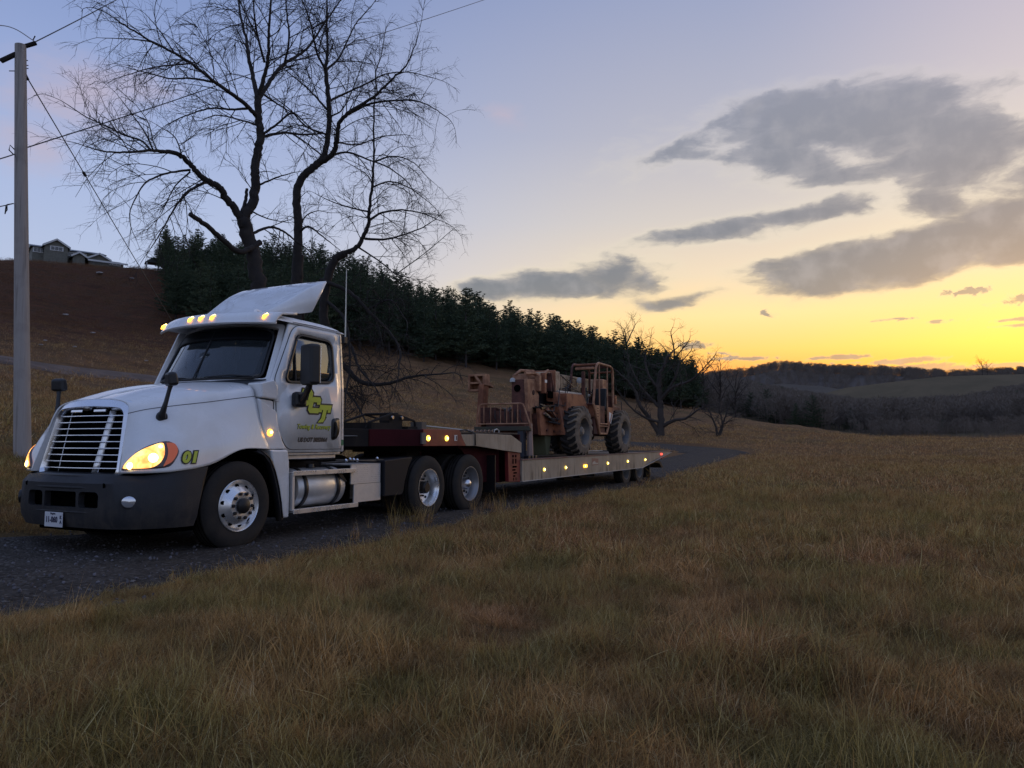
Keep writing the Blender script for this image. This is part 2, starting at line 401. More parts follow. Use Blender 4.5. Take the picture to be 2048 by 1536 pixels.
def ground_material():
    m = bpy.data.materials.new('dry meadow'); m.use_nodes = True; t = NT(m.node_tree); b = t.n['Principled BSDF']
    b.inputs['Roughness'].default_value = .95; b.inputs['Specular IOR Level'].default_value = .1
    P = t.new('ShaderNodeNewGeometry').outputs['Position']
    ln = t.new('ShaderNodeVectorMath', operation='LENGTH'); t.l.new(P, ln.inputs[0]); r = ln.outputs['Value']
    n1 = t.noise(P, .12, 6, .6, .4); n2 = t.noise(P, .9, 6, .65); n3 = t.noise(P, 7., 5, .7)
    mp = t.new('ShaderNodeMapping'); mp.inputs['Scale'].default_value = (.5, 2.2, 4.5); t.l.new(P, mp.inputs[0])
    n4 = t.noise(mp.outputs[0], .22, 6, .65, .5)
    near = t.ramp(n2, [(.3, (.10,.07,.035,1)), (.5, (.18,.125,.06,1)), (.7, (.13,.115,.045,1))])
    farc = t.ramp(n1, [(.3, (.16,.088,.046,1)), (.48, (.25,.14,.07,1)), (.62, (.18,.115,.055,1)), (.75, (.32,.19,.10,1))])
    sx0 = t.new('ShaderNodeSeparateXYZ'); t.l.new(P, sx0.inputs[0])
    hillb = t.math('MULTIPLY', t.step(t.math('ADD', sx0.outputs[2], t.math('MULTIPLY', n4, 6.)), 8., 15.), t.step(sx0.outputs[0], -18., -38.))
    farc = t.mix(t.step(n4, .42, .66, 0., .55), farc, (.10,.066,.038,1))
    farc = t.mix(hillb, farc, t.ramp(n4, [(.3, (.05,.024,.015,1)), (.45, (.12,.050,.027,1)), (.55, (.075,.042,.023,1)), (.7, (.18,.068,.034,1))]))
    sx = t.new('ShaderNodeSeparateXYZ'); t.l.new(P, sx.inputs[0])
    col = t.mix(t.step(r, 24., 55.), near, farc)
    col = t.mix(t.step(n3, .45, .75, 0., .5), col, (.03,.022,.014,1))
    lit = t.step(n3, .70, .78, 0., .35); col = t.mix(lit, col, (.2,.15,.1,1))
    # beyond the crest: pale winter pasture and leaf litter
    col = t.mix(t.step(r, 150., 230.), col, t.ramp(n1, [(.35, (.09,.07,.045,1)), (.65, (.14,.11,.062,1))]))
    t.l.new(col, b.inputs['Base Color'])
    bp = t.new('ShaderNodeBump'); bp.inputs['Strength'].default_value = 1.; bp.inputs['Distance'].default_value = .25
    t.l.new(t.math('ADD', n3, t.math('MULTIPLY', n2, 2.)), bp.inputs['Height']); t.l.new(bp.outputs[0], b.inputs['Normal'])
    return m

def strip(name, path, hws, m, lift, nx=9, crown=.05, rut=0.):
    mb = MB(); G = []
    n = len(path)
    for i, p in enumerate(path):
        t = (path[min(i+1, n-1)]-path[max(i-1, 0)]); t.z = 0; t.normalize(); w = Vector((-t.y, t.x, 0)); row = []
        for k in range(nx):
            u = -1+2*k/(nx-1); e = hws(i)*(1+.07*float(wav(p.x*2, p.y*2, .8, 5 if u < 0 else 9))); q = p+w*u*e
            z = Hf(q.x, q.y)+lift+crown*(1-u*u)-(.10 if abs(u) > .99 else 0)
            z += rut*float(-np.exp(-((abs(u)-.55)/.16)**2))+.008*float(wav(q.x, q.y, 3., 4))
            row.append(Vector((q.x, q.y, z)))
        G.append(row)
    mb.grid(G); o = mb.build(name, m, ang=180); tag(o, kind='structure')
    if o.data.polygons[len(o.data.polygons)//2].normal.z < 0: o.data.flip_normals()
    return o

def gravel_material():
    m = bpy.data.materials.new('dark gravel'); m.use_nodes = True; t = NT(m.node_tree); b = t.n['Principled BSDF']
    P = t.new('ShaderNodeNewGeometry').outputs['Position']
    vo = t.new('ShaderNodeTexVoronoi'); vo.inputs['Scale'].default_value = 38; t.l.new(P, vo.inputs['Vector'])
    sp = t.new('ShaderNodeSeparateColor'); t.l.new(vo.outputs['Color'], sp.inputs[0])
    n = t.noise(P, .8, 6, .6); n2 = t.noise(P, 6., 5, .7)
    base = t.ramp(n, [(.3, (.034,.029,.026,1)), (.47, (.080,.069,.060,1)), (.58, (.046,.039,.033,1)), (.72, (.12,.098,.076,1))])
    stone = t.ramp(sp.outputs[0], [(0, (.022,.019,.017,1)), (.6, (.062,.054,.048,1)), (.92, (.11,.097,.087,1)), (1, (.22,.205,.19,1))])
    col = t.mix(t.step(n2, .35, .65, .25, .8), base, stone)
    t.l.new(col, b.inputs['Base Color']); b.inputs['Roughness'].default_value = .95; b.inputs['Specular IOR Level'].default_value = .08
    bp = t.new('ShaderNodeBump'); bp.inputs['Strength'].default_value = .9; bp.inputs['Distance'].default_value = .02
    t.l.new(t.math('ADD', t.math('MULTIPLY', vo.outputs['Distance'], -1.), n2), bp.inputs['Height']); t.l.new(bp.outputs[0], b.inputs['Normal'])
    return m
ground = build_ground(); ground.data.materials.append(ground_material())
GRAV = gravel_material()
strip('road', RD, RHW, GRAV, .035, crown=.04, rut=.02)
strip('path', TRACK, lambda i: 2.4, mat('track gravel', (.13,.085,.062), .95, var=.5, vscale=.8, bump=.5, space='POS'), .09, crown=.05)

# far hills across the valley
def ridge(name, line, r, depth, m, drop=40., nz=1.):
    xs = np.array([p[0] for p in line]); ys = np.array([p[1] for p in line]); G = []
    for px in np.arange(xs[0], xs[-1]+1, 8.):
        y = np.interp(px, xs, ys); q = at(px, y, r); a = math.atan2(q.x, q.y); row = []
        for u in np.linspace(-1, 1, 21):
            rr = r+u*depth; s = (1-abs(u)**1.8)
            z = q.z-drop*(1-s)
            x_, y_ = rr*sin(a), rr*cos(a); z += nz*float(wav(x_, y_, .02, 3))*abs(u)
            row.append(Vector((x_, y_, z)))
        G.append(row)
    mb = MB(); mb.grid(G); o = mb.build(name, m, ang=180); tag(o, kind='structure')
    if o.data.polygons[len(o.data.polygons)//2].normal.z < 0: o.data.flip_normals()
    return o
def hill_mat(name, c1, c2, s=.03):
    m = bpy.data.materials.new(name); m.use_nodes = True; t = NT(m.node_tree); b = t.n['Principled BSDF']
    P = t.new('ShaderNodeNewGeometry').outputs['Position']
    n = t.noise(P, s, 6, .65, .4); t.l.new(t.mix(t.step(n, .35, .65), tuple(c1)+(1,), tuple(c2)+(1,)), b.inputs['Base Color'])
    b.inputs['Roughness'].default_value = 1; b.inputs['Specular IOR Level'].default_value = 0; return m
FARR = [(1330,770),(1440,760),(1500,753),(1545,743),(1575,740),(1620,746),(1700,750),(1780,751),(1850,757),(1900,760),(2000,757),(2100,752),(2400,740)]
ridge('hill', FARR, 900, 170, hill_mat('far wooded hill', (.14,.118,.105), (.12,.105,.095)), 45)
FLDR = [(1560,815),(1620,795),(1690,776),(1780,765),(1880,754),(1960,751),(2048,749),(2200,745),(2450,740)]
ridge('hill', FLDR, 560, 110, hill_mat('pasture hill', (.155,.12,.078), (.125,.10,.066)), 38)
def side_hill():
    G = []
    for a in np.radians(np.arange(36, 128, 2.)):
        row = []
        for u in np.linspace(-1, 1, 13):
            rr = 620+u*160; z = 620*math.tan(R(5.0+.8*sin(a*5)+.4*sin(a*13)))-50*abs(u)**1.8; row.append(Vector((rr*sin(a), rr*cos(a), z)))
        G.append(row)
    b = MB(); b.grid(G); o = b.build('hill', hill_mat('pasture hill east', (.13,.11,.08), (.10,.09,.07)), ang=180); tag(o, kind='structure')
    if o.data.polygons[60].normal.z < 0: o.data.flip_normals()
side_hill()
ridge('hill', [(1380,790),(1480,775),(1560,768),(1640,772),(1720,785),(1800,800)], 700, 90, hill_mat('mid wooded hill', (.13,.11,.09), (.11,.095,.08)), 30)
# ---------------------------------------------------------------- truck materials
WHITE = mat('white truck paint', (.80,.80,.80), .24, coat=.7, var=.06, vscale=2.2, col2=(.72,.71,.69))
def grime(m, z0, z1, col, amt=.7, sc_=3.):    # road dust that thins out with height above the wheels
    t = NT(m.node_tree); b = t.n['Principled BSDF']; so = b.inputs['Base Color']; src = so.links[0].from_socket if so.links else None
    P = t.new('ShaderNodeTexCoord').outputs['Object']; sx = t.new('ShaderNodeSeparateXYZ'); t.l.new(P, sx.inputs[0])
    n = t.noise(P, sc_, 6, .7, .4); mp = t.new('ShaderNodeMapping'); mp.inputs['Scale'].default_value = (18, 18, 1.5); t.l.new(P, mp.inputs[0]); n2 = t.noise(mp.outputs[0], 1., 4, .6)
    f = t.math('MULTIPLY', t.step(sx.outputs[2], z1, z0), t.math('MULTIPLY_ADD', t.step(n, .35, .65), .7, t.math('MULTIPLY', t.step(n2, .45, .7), .35)))
    c = t.mix(t.math('MULTIPLY', f, amt, clamp=True), src if src else tuple(so.default_value), tuple(col)+(1,)); t.l.new(c, so)
grime(WHITE, .50, 1.35, (.36,.32,.28), .5)
DGREY = mat('grey plastic', (.022,.023,.028), .55, spec=.35, bump=.15, bscale=120, col2=(.028,.028,.031))
grime(DGREY, .25, .95, (.085,.072,.06), .75, 4.)
BLACK = mat('black plastic', (.010,.010,.012), .45)
RUBBER = mat('tyre rubber', (.022,.020,.019), .8, spec=.3, col2=(.040,.034,.029), vscale=5, bump=.2, bscale=60)
CHROME = mat('chrome', (.80,.80,.82), .20, 1., var=.1, vscale=2)
ALU = mat('polished aluminium', (.84,.84,.84), .24, .75, col2=(.72,.71,.70), vscale=6)
ALUM2 = mat('dull aluminium', (.72,.71,.70), .38, .6, col2=(.60,.58,.56), vscale=5)
DARKHUB = mat('dark hub', (.02,.018,.018), .5, .3)
STEEL = mat('dirty frame steel', (.018,.016,.016), .8, .0, spec=.15, col2=(.035,.028,.024), vscale=3)
HOLE = mat('black recess', (.003,.003,.003), .9, spec=0.)
GLASS = mat('window glass', (.55,.62,.66), .0, trans=.92, spec=.5)
GLASS.node_tree.nodes['Principled BSDF'].inputs['IOR'].default_value = 1.45
TINT = mat('tinted glass', (.22,.28,.32), .01, trans=.92, spec=.9)
AMBER = mat('lit amber lamp', (.8,.35,.03), .3, emit=(1,.42,.04), estr=2.6)
AMBERHOT = mat('lit amber lamp core', (1,.7,.2), .3, emit=(1,.72,.25), estr=4.5)
INTERIOR = mat('cab interior', (.02,.022,.026), .8)
LIME = mat('lime vinyl', (.50,.56,.055), .5)
VBLACK = mat('black vinyl', (.012,.014,.02), .5)

truck = empty('semi_truck', TRK, TH)
tag(truck, 'white day cab semi truck with chrome grille and lit headlights on the gravel drive', 'truck')

# ---- hood and fenders: one lofted skin (x forward, y towards the camera side, z up)
NET = [
 [(1.05,0,1.735),(1.05,.35,1.73),(1.06,.585,1.675),(1.10,.655,1.55),(1.15,.685,1.35),(1.19,.71,1.2),(1.23,.735,1.05),(1.26,.755,.93)],
 [(.85,0,1.80),(.85,.36,1.80),(.89,.68,1.70),(.96,.79,1.56),(1.06,.88,1.36),(1.12,.93,1.22),(1.16,.98,1.08),(1.17,1.0,.93)],
 [(.60,0,1.865),(.6,.38,1.875),(.61,.77,1.76),(.68,.92,1.60),(.80,1.05,1.38),(.86,1.13,1.22),(.89,1.17,1.08),(.90,1.19,.945)],
 [(.3,0,1.925),(.3,.42,1.94),(.3,.86,1.825),(.32,.985,1.66),(.37,1.09,1.45),(.41,1.16,1.27),(.44,1.19,1.17),(.45,1.205,1.005)],
 [(.0,0,1.97),(0,.46,1.985),(0,.91,1.88),(0,1.03,1.72),(0,1.10,1.5),(0,1.165,1.33),(0,1.19,1.24),(0,1.205,1.168)],
 [(-.33,0,1.99),(-.33,.5,2.01),(-.32,.95,1.95),(-.335,1.05,1.80),(-.36,1.10,1.55),(-.40,1.13,1.37),(-.45,1.15,1.25),(-.49,1.16,1.168)],
]
NET = [[Vector(p) for p in row] for row in NET]
def HS(s, t): return crom([crom(row, t) for row in NET], s)
def HSz(s, z):                          # the point of the skin at height z
    lo, hi = .15, 1.
    for _ in range(18):
        m_ = (lo+hi)/2
        if HS(s, m_).z > z: lo = m_
        else: hi = m_
    return HS(s, (lo+hi)/2), (lo+hi)/2
def HN(s, t):
    e = .01; a = HS(min(s+e, 1), t)-HS(max(s-e, 0), t); b = HS(s, min(t+e, 1))-HS(s, max(t-e, 0))
    n = a.cross(b).normalized(); return n if n.y > 0 or (abs(n.y) < .3 and n.z > 0) else -n
G = [[HS(i/40, j/40) for j in range(41)] for i in range(41)]
mb = MB(); mb.grid(G); mb.double(); hood = mb.build('hood', WHITE, truck, ang=50, solid=.02)
# seam along the hood side, rear gap of the hood
def onskin(pts, off=.004): return [HSz(s, z)[0]+HN(s, HSz(s, z)[1])*off for s, z in pts]
seam = []
for k in range(30):
    s = k/29; seam.append((s, 1.565+.25*s))
sm = MB(); sm.tube(onskin(seam, .001), .004, 5); sm.mirror(); sm.build('hood_seam', BLACK, truck)
# wheel-arch lip and black liner
ARCH = [(.62,.30),(.62,.45),(.60,.70),(.55,.86),(.49,.97),(.40,1.055),(.25,1.135),(.05,1.17),(-.15,1.175),(-.32,1.15),(-.46,1.06),(-.56,.90),(-.63,.70),(-.68,.5),(-.70,.31)]
mb = MB(); G = [[Vector((x, y, z)) for y in (1.19, .95, .70)] for x, z in ARCH]; mb.grid(G)
mb.prism([(x, z) for x, z in ARCH], 'y', .68, .70); mb.mirror(); mb.build('wheel_well', HOLE, truck, ang=60)
# ---- fender rear fairing (the white flare behind the front wheel)
mb = MB(); FO = [(-.50,1.16),(-.80,1.155),(-.83,1.0),(-.845,.6),(-.84,.30),(-.735,.305),(-.70,.5),(-.66,.68),(-.60,.86),(-.53,1.02)]
mb.prism(FO, 'y', .92, 1.165); mb.mirror(); mb.build('fender_fairing', WHITE, truck, bevel=.025)
mb = MB(); G = []
for x, z in [(-.735,.30),(-.70,.5),(-.66,.68),(-.60,.86),(-.53,1.02),(-.43,1.12),(-.3,1.17)]: G.append([Vector((x, 1.17, z)), Vector((x+.05, 1.18, z-.03)), Vector((x+.055, 1.1, z-.03))])
mb.grid(G); mb.mirror(); mb.build('arch_trim', DGREY, truck, solid=.01)
# ---- cowl side piece between hood and door
mb = MB(); mb.prism([(-.34,1.98),(-.56,2.03),(-.62,1.95),(-.62,1.78),(-.36,1.80)], 'y', .9, 1.145)
mb.prism([(-.345,1.79),(-.60,1.77),(-.60,1.60),(-.39,1.45),(-.40,1.56)], 'y', .9, 1.095)
mb.prism([(-.35,1.78),(-.63,1.64),(-.66,1.45),(-.75,1.25),(-.82,1.165),(-.50,1.165),(-.46,1.25),(-.41,1.37),(-.37,1.55)], 'y', .9, 1.125)
mb.mirror(); mb.build('cowl_panel', WHITE, truck, bevel=.02)
mb = MB(); mb.lathe([(0,.042),(.012,.042),(.02,.03)], (-.515,1.125,1.37), 'y', 16); mb.mirror(); mb.build('turn_signal', AMBER, truck)
mb = MB(); mb.lathe([(0,.02),(.022,.015)], (-.515,1.14,1.375), 'y', 10); mb.mirror(); mb.build('lamp_core', AMBERHOT, truck)

# ---- grille
def GP(y, z, off=0.):                    # a point of the slanted, slightly bowed grille face
    return Vector((1.275-(z-.87)*.24-.10*(y/.75)**2+off, y, z))
def rrect(w0, w1, z0, z1, r, n=6, arch=0.):
    P = []
    for cx, cz, a0 in [(w1-r, z1-r, 0), (-(w1-r), z1-r, 90), (-(w0-r*.6), z0+r*.6, 180), (w0-r*.6, z0+r*.6, 270)]:
        rr = r if a0 < 180 else r*.6
        for k in range(n+1):
            a = R(a0+90*k/n); P.append((cx+rr*cos(a), cz+rr*sin(a)))
    out = []                             # resample the edges so that the frame can bow
    for i in range(len(P)):
        a, b = P[i], P[(i+1) % len(P)]; d = math.hypot(b[0]-a[0], b[1]-a[1]); k = max(1, int(d/.08))
        for q in range(k): out.append((a[0]+(b[0]-a[0])*q/k, a[1]+(b[1]-a[1])*q/k))
    return [(y, z+(arch*(1-(y/w1)**2) if z > (z0+z1)/2 else 0)) for y, z in out]
o_ = rrect(.755,.665,.865,1.70,.13,arch=.035); n_ = len(o_)
cy, cz = 0, 1.28
def shrink(P, dy, dt, db): return [(y*(1-dy/.72), (cz+(z-cz)*(1-dt/.42)) if z > cz else (cz+(z-cz)*(1-db/.42))) for y, z in P]
r1 = shrink(o_, .02,.015,.01); r2 = shrink(o_, .085,.075,.03); r3 = shrink(o_, .12,.11,.05)
mb = MB(); mb.grid([[GP(y,z,-.06) for y,z in o_], [GP(y,z,.0) for y,z in o_], [GP(y,z,.014) for y,z in r1], [GP(y,z,.045) for y,z in r2], [GP(y,z,-.005) for y,z in r3], [GP(y,z,-.06) for y,z in r3]], closed=True)
grille = mb.build('grille_surround', CHROME, truck, ang=50)
mb = MB(); mb.grid([[HS(0, k/30) for k in range(31)], [GP(HS(0, k/30).y*.93, HS(0, k/30).z-.01, -.05) for k in range(31)]]); mb.mirror(); mb.build('grille_bezel', WHITE, truck, ang=60)
mb = MB(); mb.v = [GP(y,z,-.055) for y,z in r3]; mb.f = [tuple(range(len(r3)))]; mb.build('grille_mesh', HOLE, truck)
ymax = lambda z: .64-.055*(z-.95)/.65
zz = [1.545-.0715*k for k in range(9)]
for z in zz:
    b_ = MB(); b_.tube([GP(y, z, .004+(.012*(1-(abs(y)/.7)**2))) for y in np.linspace(-ymax(z)+.0, ymax(z), 13)], .0065, 6); b_.build('grille_bar', CHROME, truck)
for sg in (-1, 1):
    b_ = MB(); G = []
    for z in np.linspace(1.60, .915, 8):
        y = sg*(.345-.06*(1.6-z)); G.append([GP(y-.012*sg, z, .0), GP(y+.042*sg, z, -.035)])
    b_.grid(G); b_.build('grille_rib', ALU, truck, solid=.006)
b_ = MB(); b_.lathe([(0,.001),(.004,.07),(.018,.062),(.022,.001)], (0,0,0), 'x', 24)
bo = b_.build('emblem', mat('smoked chrome', (.25,.25,.27), .2, 1.), truck); bo.location = GP(0,1.625,.02); bo.scale = (1,1.05,.42)
b_ = MB(); b_.box(GP(-.2,1.60,.012), (.03,.2,.035), (0,R(-13),0)); b_.box(GP(.2,1.60,.012), (.03,.2,.035), (0,R(-13),0)); b_.each('grille_trim', CHROME, truck, bevel=.008)

# ---- headlights: patches following the fender skin
def skin_patch(outline, off, shrinkf=1., n=5):
    c = (sum(p[0] for p in outline)/len(outline), sum(p[1] for p in outline)/len(outline)); m_ = len(outline)
    vs, fs = [], []
    for k in range(n+1):
        f = k/n*shrinkf
        for s, z in outline:
            s2, z2 = c[0]+(s-c[0])*f, c[1]+(z-c[1])*f
            p, t = HSz(max(s2, 0), z2); vs.append(p+HN(max(s2, .01), min(t, .99))*(off(k/n) if callable(off) else off))
    for k in range(n):
        for i in range(m_): fs.append((k*m_+i, k*m_+(i+1) % m_, (k+1)*m_+(i+1) % m_, (k+1)*m_+i))
    b_ = MB(); b_.add(vs, fs); return b_
def spl(P, n=40): 
    V = [Vector((a, b, 0)) for a, b in P]+[Vector((P[0][0], P[0][1], 0))]
    return [(v.x, v.y) for v in [crom(V, i/n) for i in range(n)]]
HLO = spl([(.015,.955),(.03,1.01),(.09,1.085),(.17,1.165),(.26,1.235),(.335,1.272),(.385,1.262),(.42,1.20),(.425,1.13),(.39,1.02),(.35,.982),(.24,.965),(.12,.958),(.05,.95)])
HLM = bpy.data.materials.new('lit headlight reflector'); HLM.use_nodes = True
_t = NT(HLM.node_tree); _b = _t.n['Principled BSDF']; _n = _t.noise(_t.new('ShaderNodeTexCoord').outputs['Object'], 9., 3, .5, 1.)
_t.l.new(_t.ramp(_n, [(.3, (1,.24,.03,1)), (.5, (1,.42,.08,1)), (.68, (1,.66,.22,1))]), _b.inputs['Emission Color']); _b.inputs['Emission Strength'].default_value = 1.15
_b.inputs['Base Color'].default_value = (.5,.35,.2,1); _b.inputs['Roughness'].default_value = .2
RIMG = mat('headlight rim', (.10,.08,.085), .4)
ORA = mat('orange reflector', (.34,.10,.06), .3, emit=(1,.20,.05), estr=.10)
for sg in (1, -1):
    def fl(b_): 
        if sg < 0: b_.v = [(x, -y, z) for x, y, z in b_.v]
        return b_
    hl = fl(skin_patch(HLO, lambda k: .016 if k < .97 else -.01, 1.04)).build('headlight', RIMG, truck)
    inner = spl([(.05,.975),(.06,1.01),(.11,1.075),(.18,1.145),(.26,1.205),(.32,1.238),(.335,1.20),(.335,1.11),(.31,1.03),(.26,.985),(.16,.975),(.10,.97)])
    fl(skin_patch(inner, .022)).build('reflector', HLM, hl)
    orng = spl([(.345,1.24),(.385,1.235),(.405,1.19),(.405,1.13),(.38,1.05),(.345,1.01),(.33,1.0),(.35,1.08),(.355,1.16)], 30)
    fl(skin_patch(orng, .021)).build('side_reflector', ORA, hl)
    for s_, z_, r_, mm in [(.275,1.085,.052,mat('headlight bulb', (1,.8,.4), .3, emit=(1,.74,.22), estr=5.)), (.115,1.005,.04,mat('headlight bulb', (1,.8,.4), .3)), (.315,1.2,.022,AMBERHOT)]:
        p, t = HSz(s_, z_); nn = HN(s_, t); b_ = MB(); b_.lathe([(0,.0005),(0,r_),(.012,r_*.7),(.02,.0005)], (0,0,0), 'y', 18)
        M = nn.to_track_quat('Y', 'Z').to_matrix(); b_.v = [tuple(p+nn*.018+M @ Vector(v)) for v in b_.v]
        fl(b_).build('bulb', mm, hl)
    pos, t = HSz(.2, 1.09)
# number on the fender
def skin_frame(s, z, off):
    p, t = HSz(s, z); n = HN(s, t); xax = (HSz(s+.05, z)[0]-HSz(s-.05, z)[0]).normalized()
    y_ = n.cross(xax).normalized(); M = Matrix((xax, y_, n)).transposed().to_4x4(); M.translation = p+n*off; return M
text_part('fleet_number', '01', .16, VBLACK, truck, skin_frame(.475, 1.085, .004), .022, .28, 1.1, 1.15)
text_part('fleet_number', '01', .16, LIME, truck, skin_frame(.475, 1.085, .008), .009, .28, 1.1, 1.15)

# ---- bumper and lower front fairing (closed shell, openings cut through)
BT = {  # z: plan curve from the centre round the corner to the wheel arch
 .90: [(1.33,0),(1.325,.4),(1.28,.70),(1.17,.93),(1.0,1.10),(.80,1.19),(.48,1.20)],
 .82: [(1.40,0),(1.39,.4),(1.34,.72),(1.22,.97),(1.03,1.13),(.82,1.205),(.56,1.21)],
 .60: [(1.40,0),(1.39,.4),(1.345,.74),(1.23,.99),(1.04,1.15),(.84,1.215),(.60,1.22)],
 .45: [(1.39,0),(1.38,.4),(1.335,.74),(1.22,.98),(1.03,1.14),(.84,1.205),(.62,1.21)],
 .345:[(1.35,0),(1.34,.4),(1.295,.72),(1.18,.95),(1.0,1.10),(.82,1.17),(.64,1.18)],
}
def bump_shell(inset):
    G = []
    for z, pl in BT.items():
        V = [Vector((x, y, 0)) for x, y in pl]; row = []
        for k in range(25):
            p = crom(V, k/24); q = crom(V, min(1, k/24+.01))-crom(V, max(0, k/24-.01)); nr = Vector((q.y, -q.x, 0)).normalized()
            top = .0 if z < .89 else (.085*max(0, k/24-.55)/.45 + .0)
            row.append(p-nr*inset+Vector((0, 0, z+top)))
        G.append([Vector((p.x, -p.y, p.z)) for p in row[:0:-1]]+row)
    return G
o1, o2 = bump_shell(0), bump_shell(.07)
loop = [[a for a in row] for row in o1]+[[a for a in row] for row in o2[::-1]]
mb = MB(); mb.grid(loop+[loop[0]])
# end caps
for col in (0, -1):
    ring = [row[col] for row in loop]; mb.add(ring, [tuple(range(len(ring)))])
bm_ = bmesh.new(); me = mb.mesh('b'); bm_.from_mesh(me); bmesh.ops.remove_doubles(bm_, verts=bm_.verts, dist=1e-4); bmesh.ops.recalc_face_normals(bm_, faces=bm_.faces); bm_.to_mesh(me); bm_.free()
me.materials.append(DGREY); bumper = bpy.data.objects.new('bumper', me); COL.objects.link(bumper); bumper.parent = truck
cut = MB()
for y0, y1 in ((-.27,.27), (.31,.60), (-.60,-.31)):
    cut.prism(rrect(abs(y1-y0)/2, abs(y1-y0)/2, -.085,.085,.05,3) and [(y+(y0+y1)/2, z+.645) for y, z in rrect((y1-y0)/2, (y1-y0)/2, -.085,.085,.05 if y0 != -.27 else .02,3)], 'x', 1.2, 1.6)
boolean(bumper, cut)
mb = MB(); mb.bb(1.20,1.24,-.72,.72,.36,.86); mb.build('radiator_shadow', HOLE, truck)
# recess round the intakes and the ledge above
mb = MB(); G = []
for z, o in ((.765,.012),(.75,.0)): pass
mb.tube([(1.392+.008-(.11*(abs(y)/.7)**3), y, .775) for y in np.linspace(-.68,.68,21)], .014, 6)
mb.tube([(1.392+.008-(.11*(abs(y)/.7)**3), y, .515) for y in np.linspace(-.62,.62,21)], .010, 6); mb.build('bumper_rib', DGREY, truck)
mb = MB(); G = []
for k in range(21):
    y = -.78+1.56*k/20; x = 1.335-.12*(abs(y)/.78)**2.6
    G.append([Vector((x-.10, y, .93)), Vector((x-.02, y, .915)), Vector((x+.01, y, .895))])
mb.grid(G); mb.build('bumper_top', BLACK, truck, solid=.02)
# fog lamps
for sg in (1, -1):
    b_ = MB(); b_.lathe([(-.02,.001),(-.02,.075),(.01,.075),(.012,.06)], (0,0,0), 'x', 20); fo = b_.build('fog_lamp', BLACK, truck)
    fo.location = (1.255, sg*.935, .635); fo.rotation_euler = (0, 0, sg*R(42)); fo.scale = (1, 1.2, 1.)
    b_ = MB(); b_.lathe([(.0,.001),(.013,.058),(.02,.045),(.022,.001)], (0,0,0), 'x', 20); b_.build('lens', mat('fog lens', (.7,.72,.76), .12, .7), fo)
# tow-hook holes
b_ = MB()
for sg in (1, -1): b_.lathe([(0,.026),(.006,.026)], (1.352, sg*.66, .80), 'x', 12)
b_.each('tow_hole', HOLE, truck)
# licence plate
pl_ = MB(); pl_.box((1.415,-.06,.425), (.008,.31,.158)); plate = pl_.build('licence_plate', mat('plate white', (.62,.62,.64), .5), truck, bevel=.003)
PM = Matrix(((0,0,1,1.4215),(1,0,0,-.09),(0,1,0,.422),(0,0,0,1)))
PL_INK = mat('plate ink', (.03,.03,.07), .5)
text_part('plate_number', '11-060', .088, PL_INK, plate, PM, .002, 0, 1.0, .82)
text_part('plate_number', 'K\nA', .05, PL_INK, plate, Matrix(((0,0,1,1.4215),(1,0,0,.068),(0,1,0,.425),(0,0,0,1))), .001)
text_part('plate_number', 'Virginia', .03, PL_INK, plate, Matrix(((0,0,1,1.4215),(1,0,0,-.07),(0,1,0,.488),(0,0,0,1))), .0)

# ---- hood mirrors
for sg in (1, -1):
    hm = MB(); hm.lathe([(0,.001),(0,.062),(.03,.055),(.035,.001)], (0,0,0), 'y', 18); 
    p, t = HSz(.30, 1.53); 
    o = hm.build('hood_mirror', BLACK, truck); nn = HN(.30, t); o.location = (p.x, sg*p.y, p.z); o.rotation_euler = (0, 0, sg*R(-20))
    if sg < 0: o.scale = (1, -1, 1)
    a_ = MB(); a_.tube([(0,.02,0),(.005,.045,.05),(-.02,.06,.16),(-.045,.075,.29),(-.06,.08,.36)], [.040,.034,.024,.022,.028], 10); a_.build('mirror_arm', BLACK, o)
    h_ = MB(); G = []
    h_.box((-.06,.085,.415), (.12,.17,.155), (0,R(8),0), taper=(.8,.95)); h_.build('mirror_head', BLACK, o, bevel=.035)
# ---- cab
YB, YT = 1.095, 1.035
def yside(z): return YB-(YB-YT)*max(0, min(1, (z-1.9)/.9))**1.3
def side_sheet(outline, holes, off, name, m, parent, thick=.02, both=True, label=None, flip=False):
    bm = bmesh.new(); loops = []
    for P in [outline]+holes:
        vs = [bm.verts.new((x, 0, z)) for x, z in P]; es = [bm.edges.new((vs[i], vs[(i+1) % len(vs)])) for i in range(len(vs))]; loops += es
    bmesh.ops.triangle_fill(bm, edges=loops, use_beauty=True, use_dissolve=False)
    for zc in (2.0, 2.2, 2.4, 2.6, 2.75):
        bmesh.ops.bisect_plane(bm, geom=bm.verts[:]+bm.edges[:]+bm.faces[:], plane_co=(0,0,zc), plane_no=(0,0,1))
    for v in bm.verts: v.co.y = yside(v.co.z)+off
    if both:
        side_sheet(outline, holes, off, name, m, parent, thick, False, label, True)
    if flip:
        for v in bm.verts: v.co.y *= -1
    me = bpy.data.meshes.new(name); 
    bmesh.ops.recalc_face_normals(bm, faces=bm.faces)
    for f in bm.faces:
        if f.normal.y*f.calc_center_median().y < 0: f.normal_flip()
    bm.to_mesh(me); bm.free(); me.materials.append(m); me.shade_smooth(); me.set_sharp_from_angle(angle=R(30))
    o = bpy.data.objects.new(name, me); COL.objects.link(o); o.parent = parent
    md = o.modifiers.new('thickness', 'SOLIDIFY'); md.thickness = thick; md.offset = -1
    if label: o['label'] = label
    return o
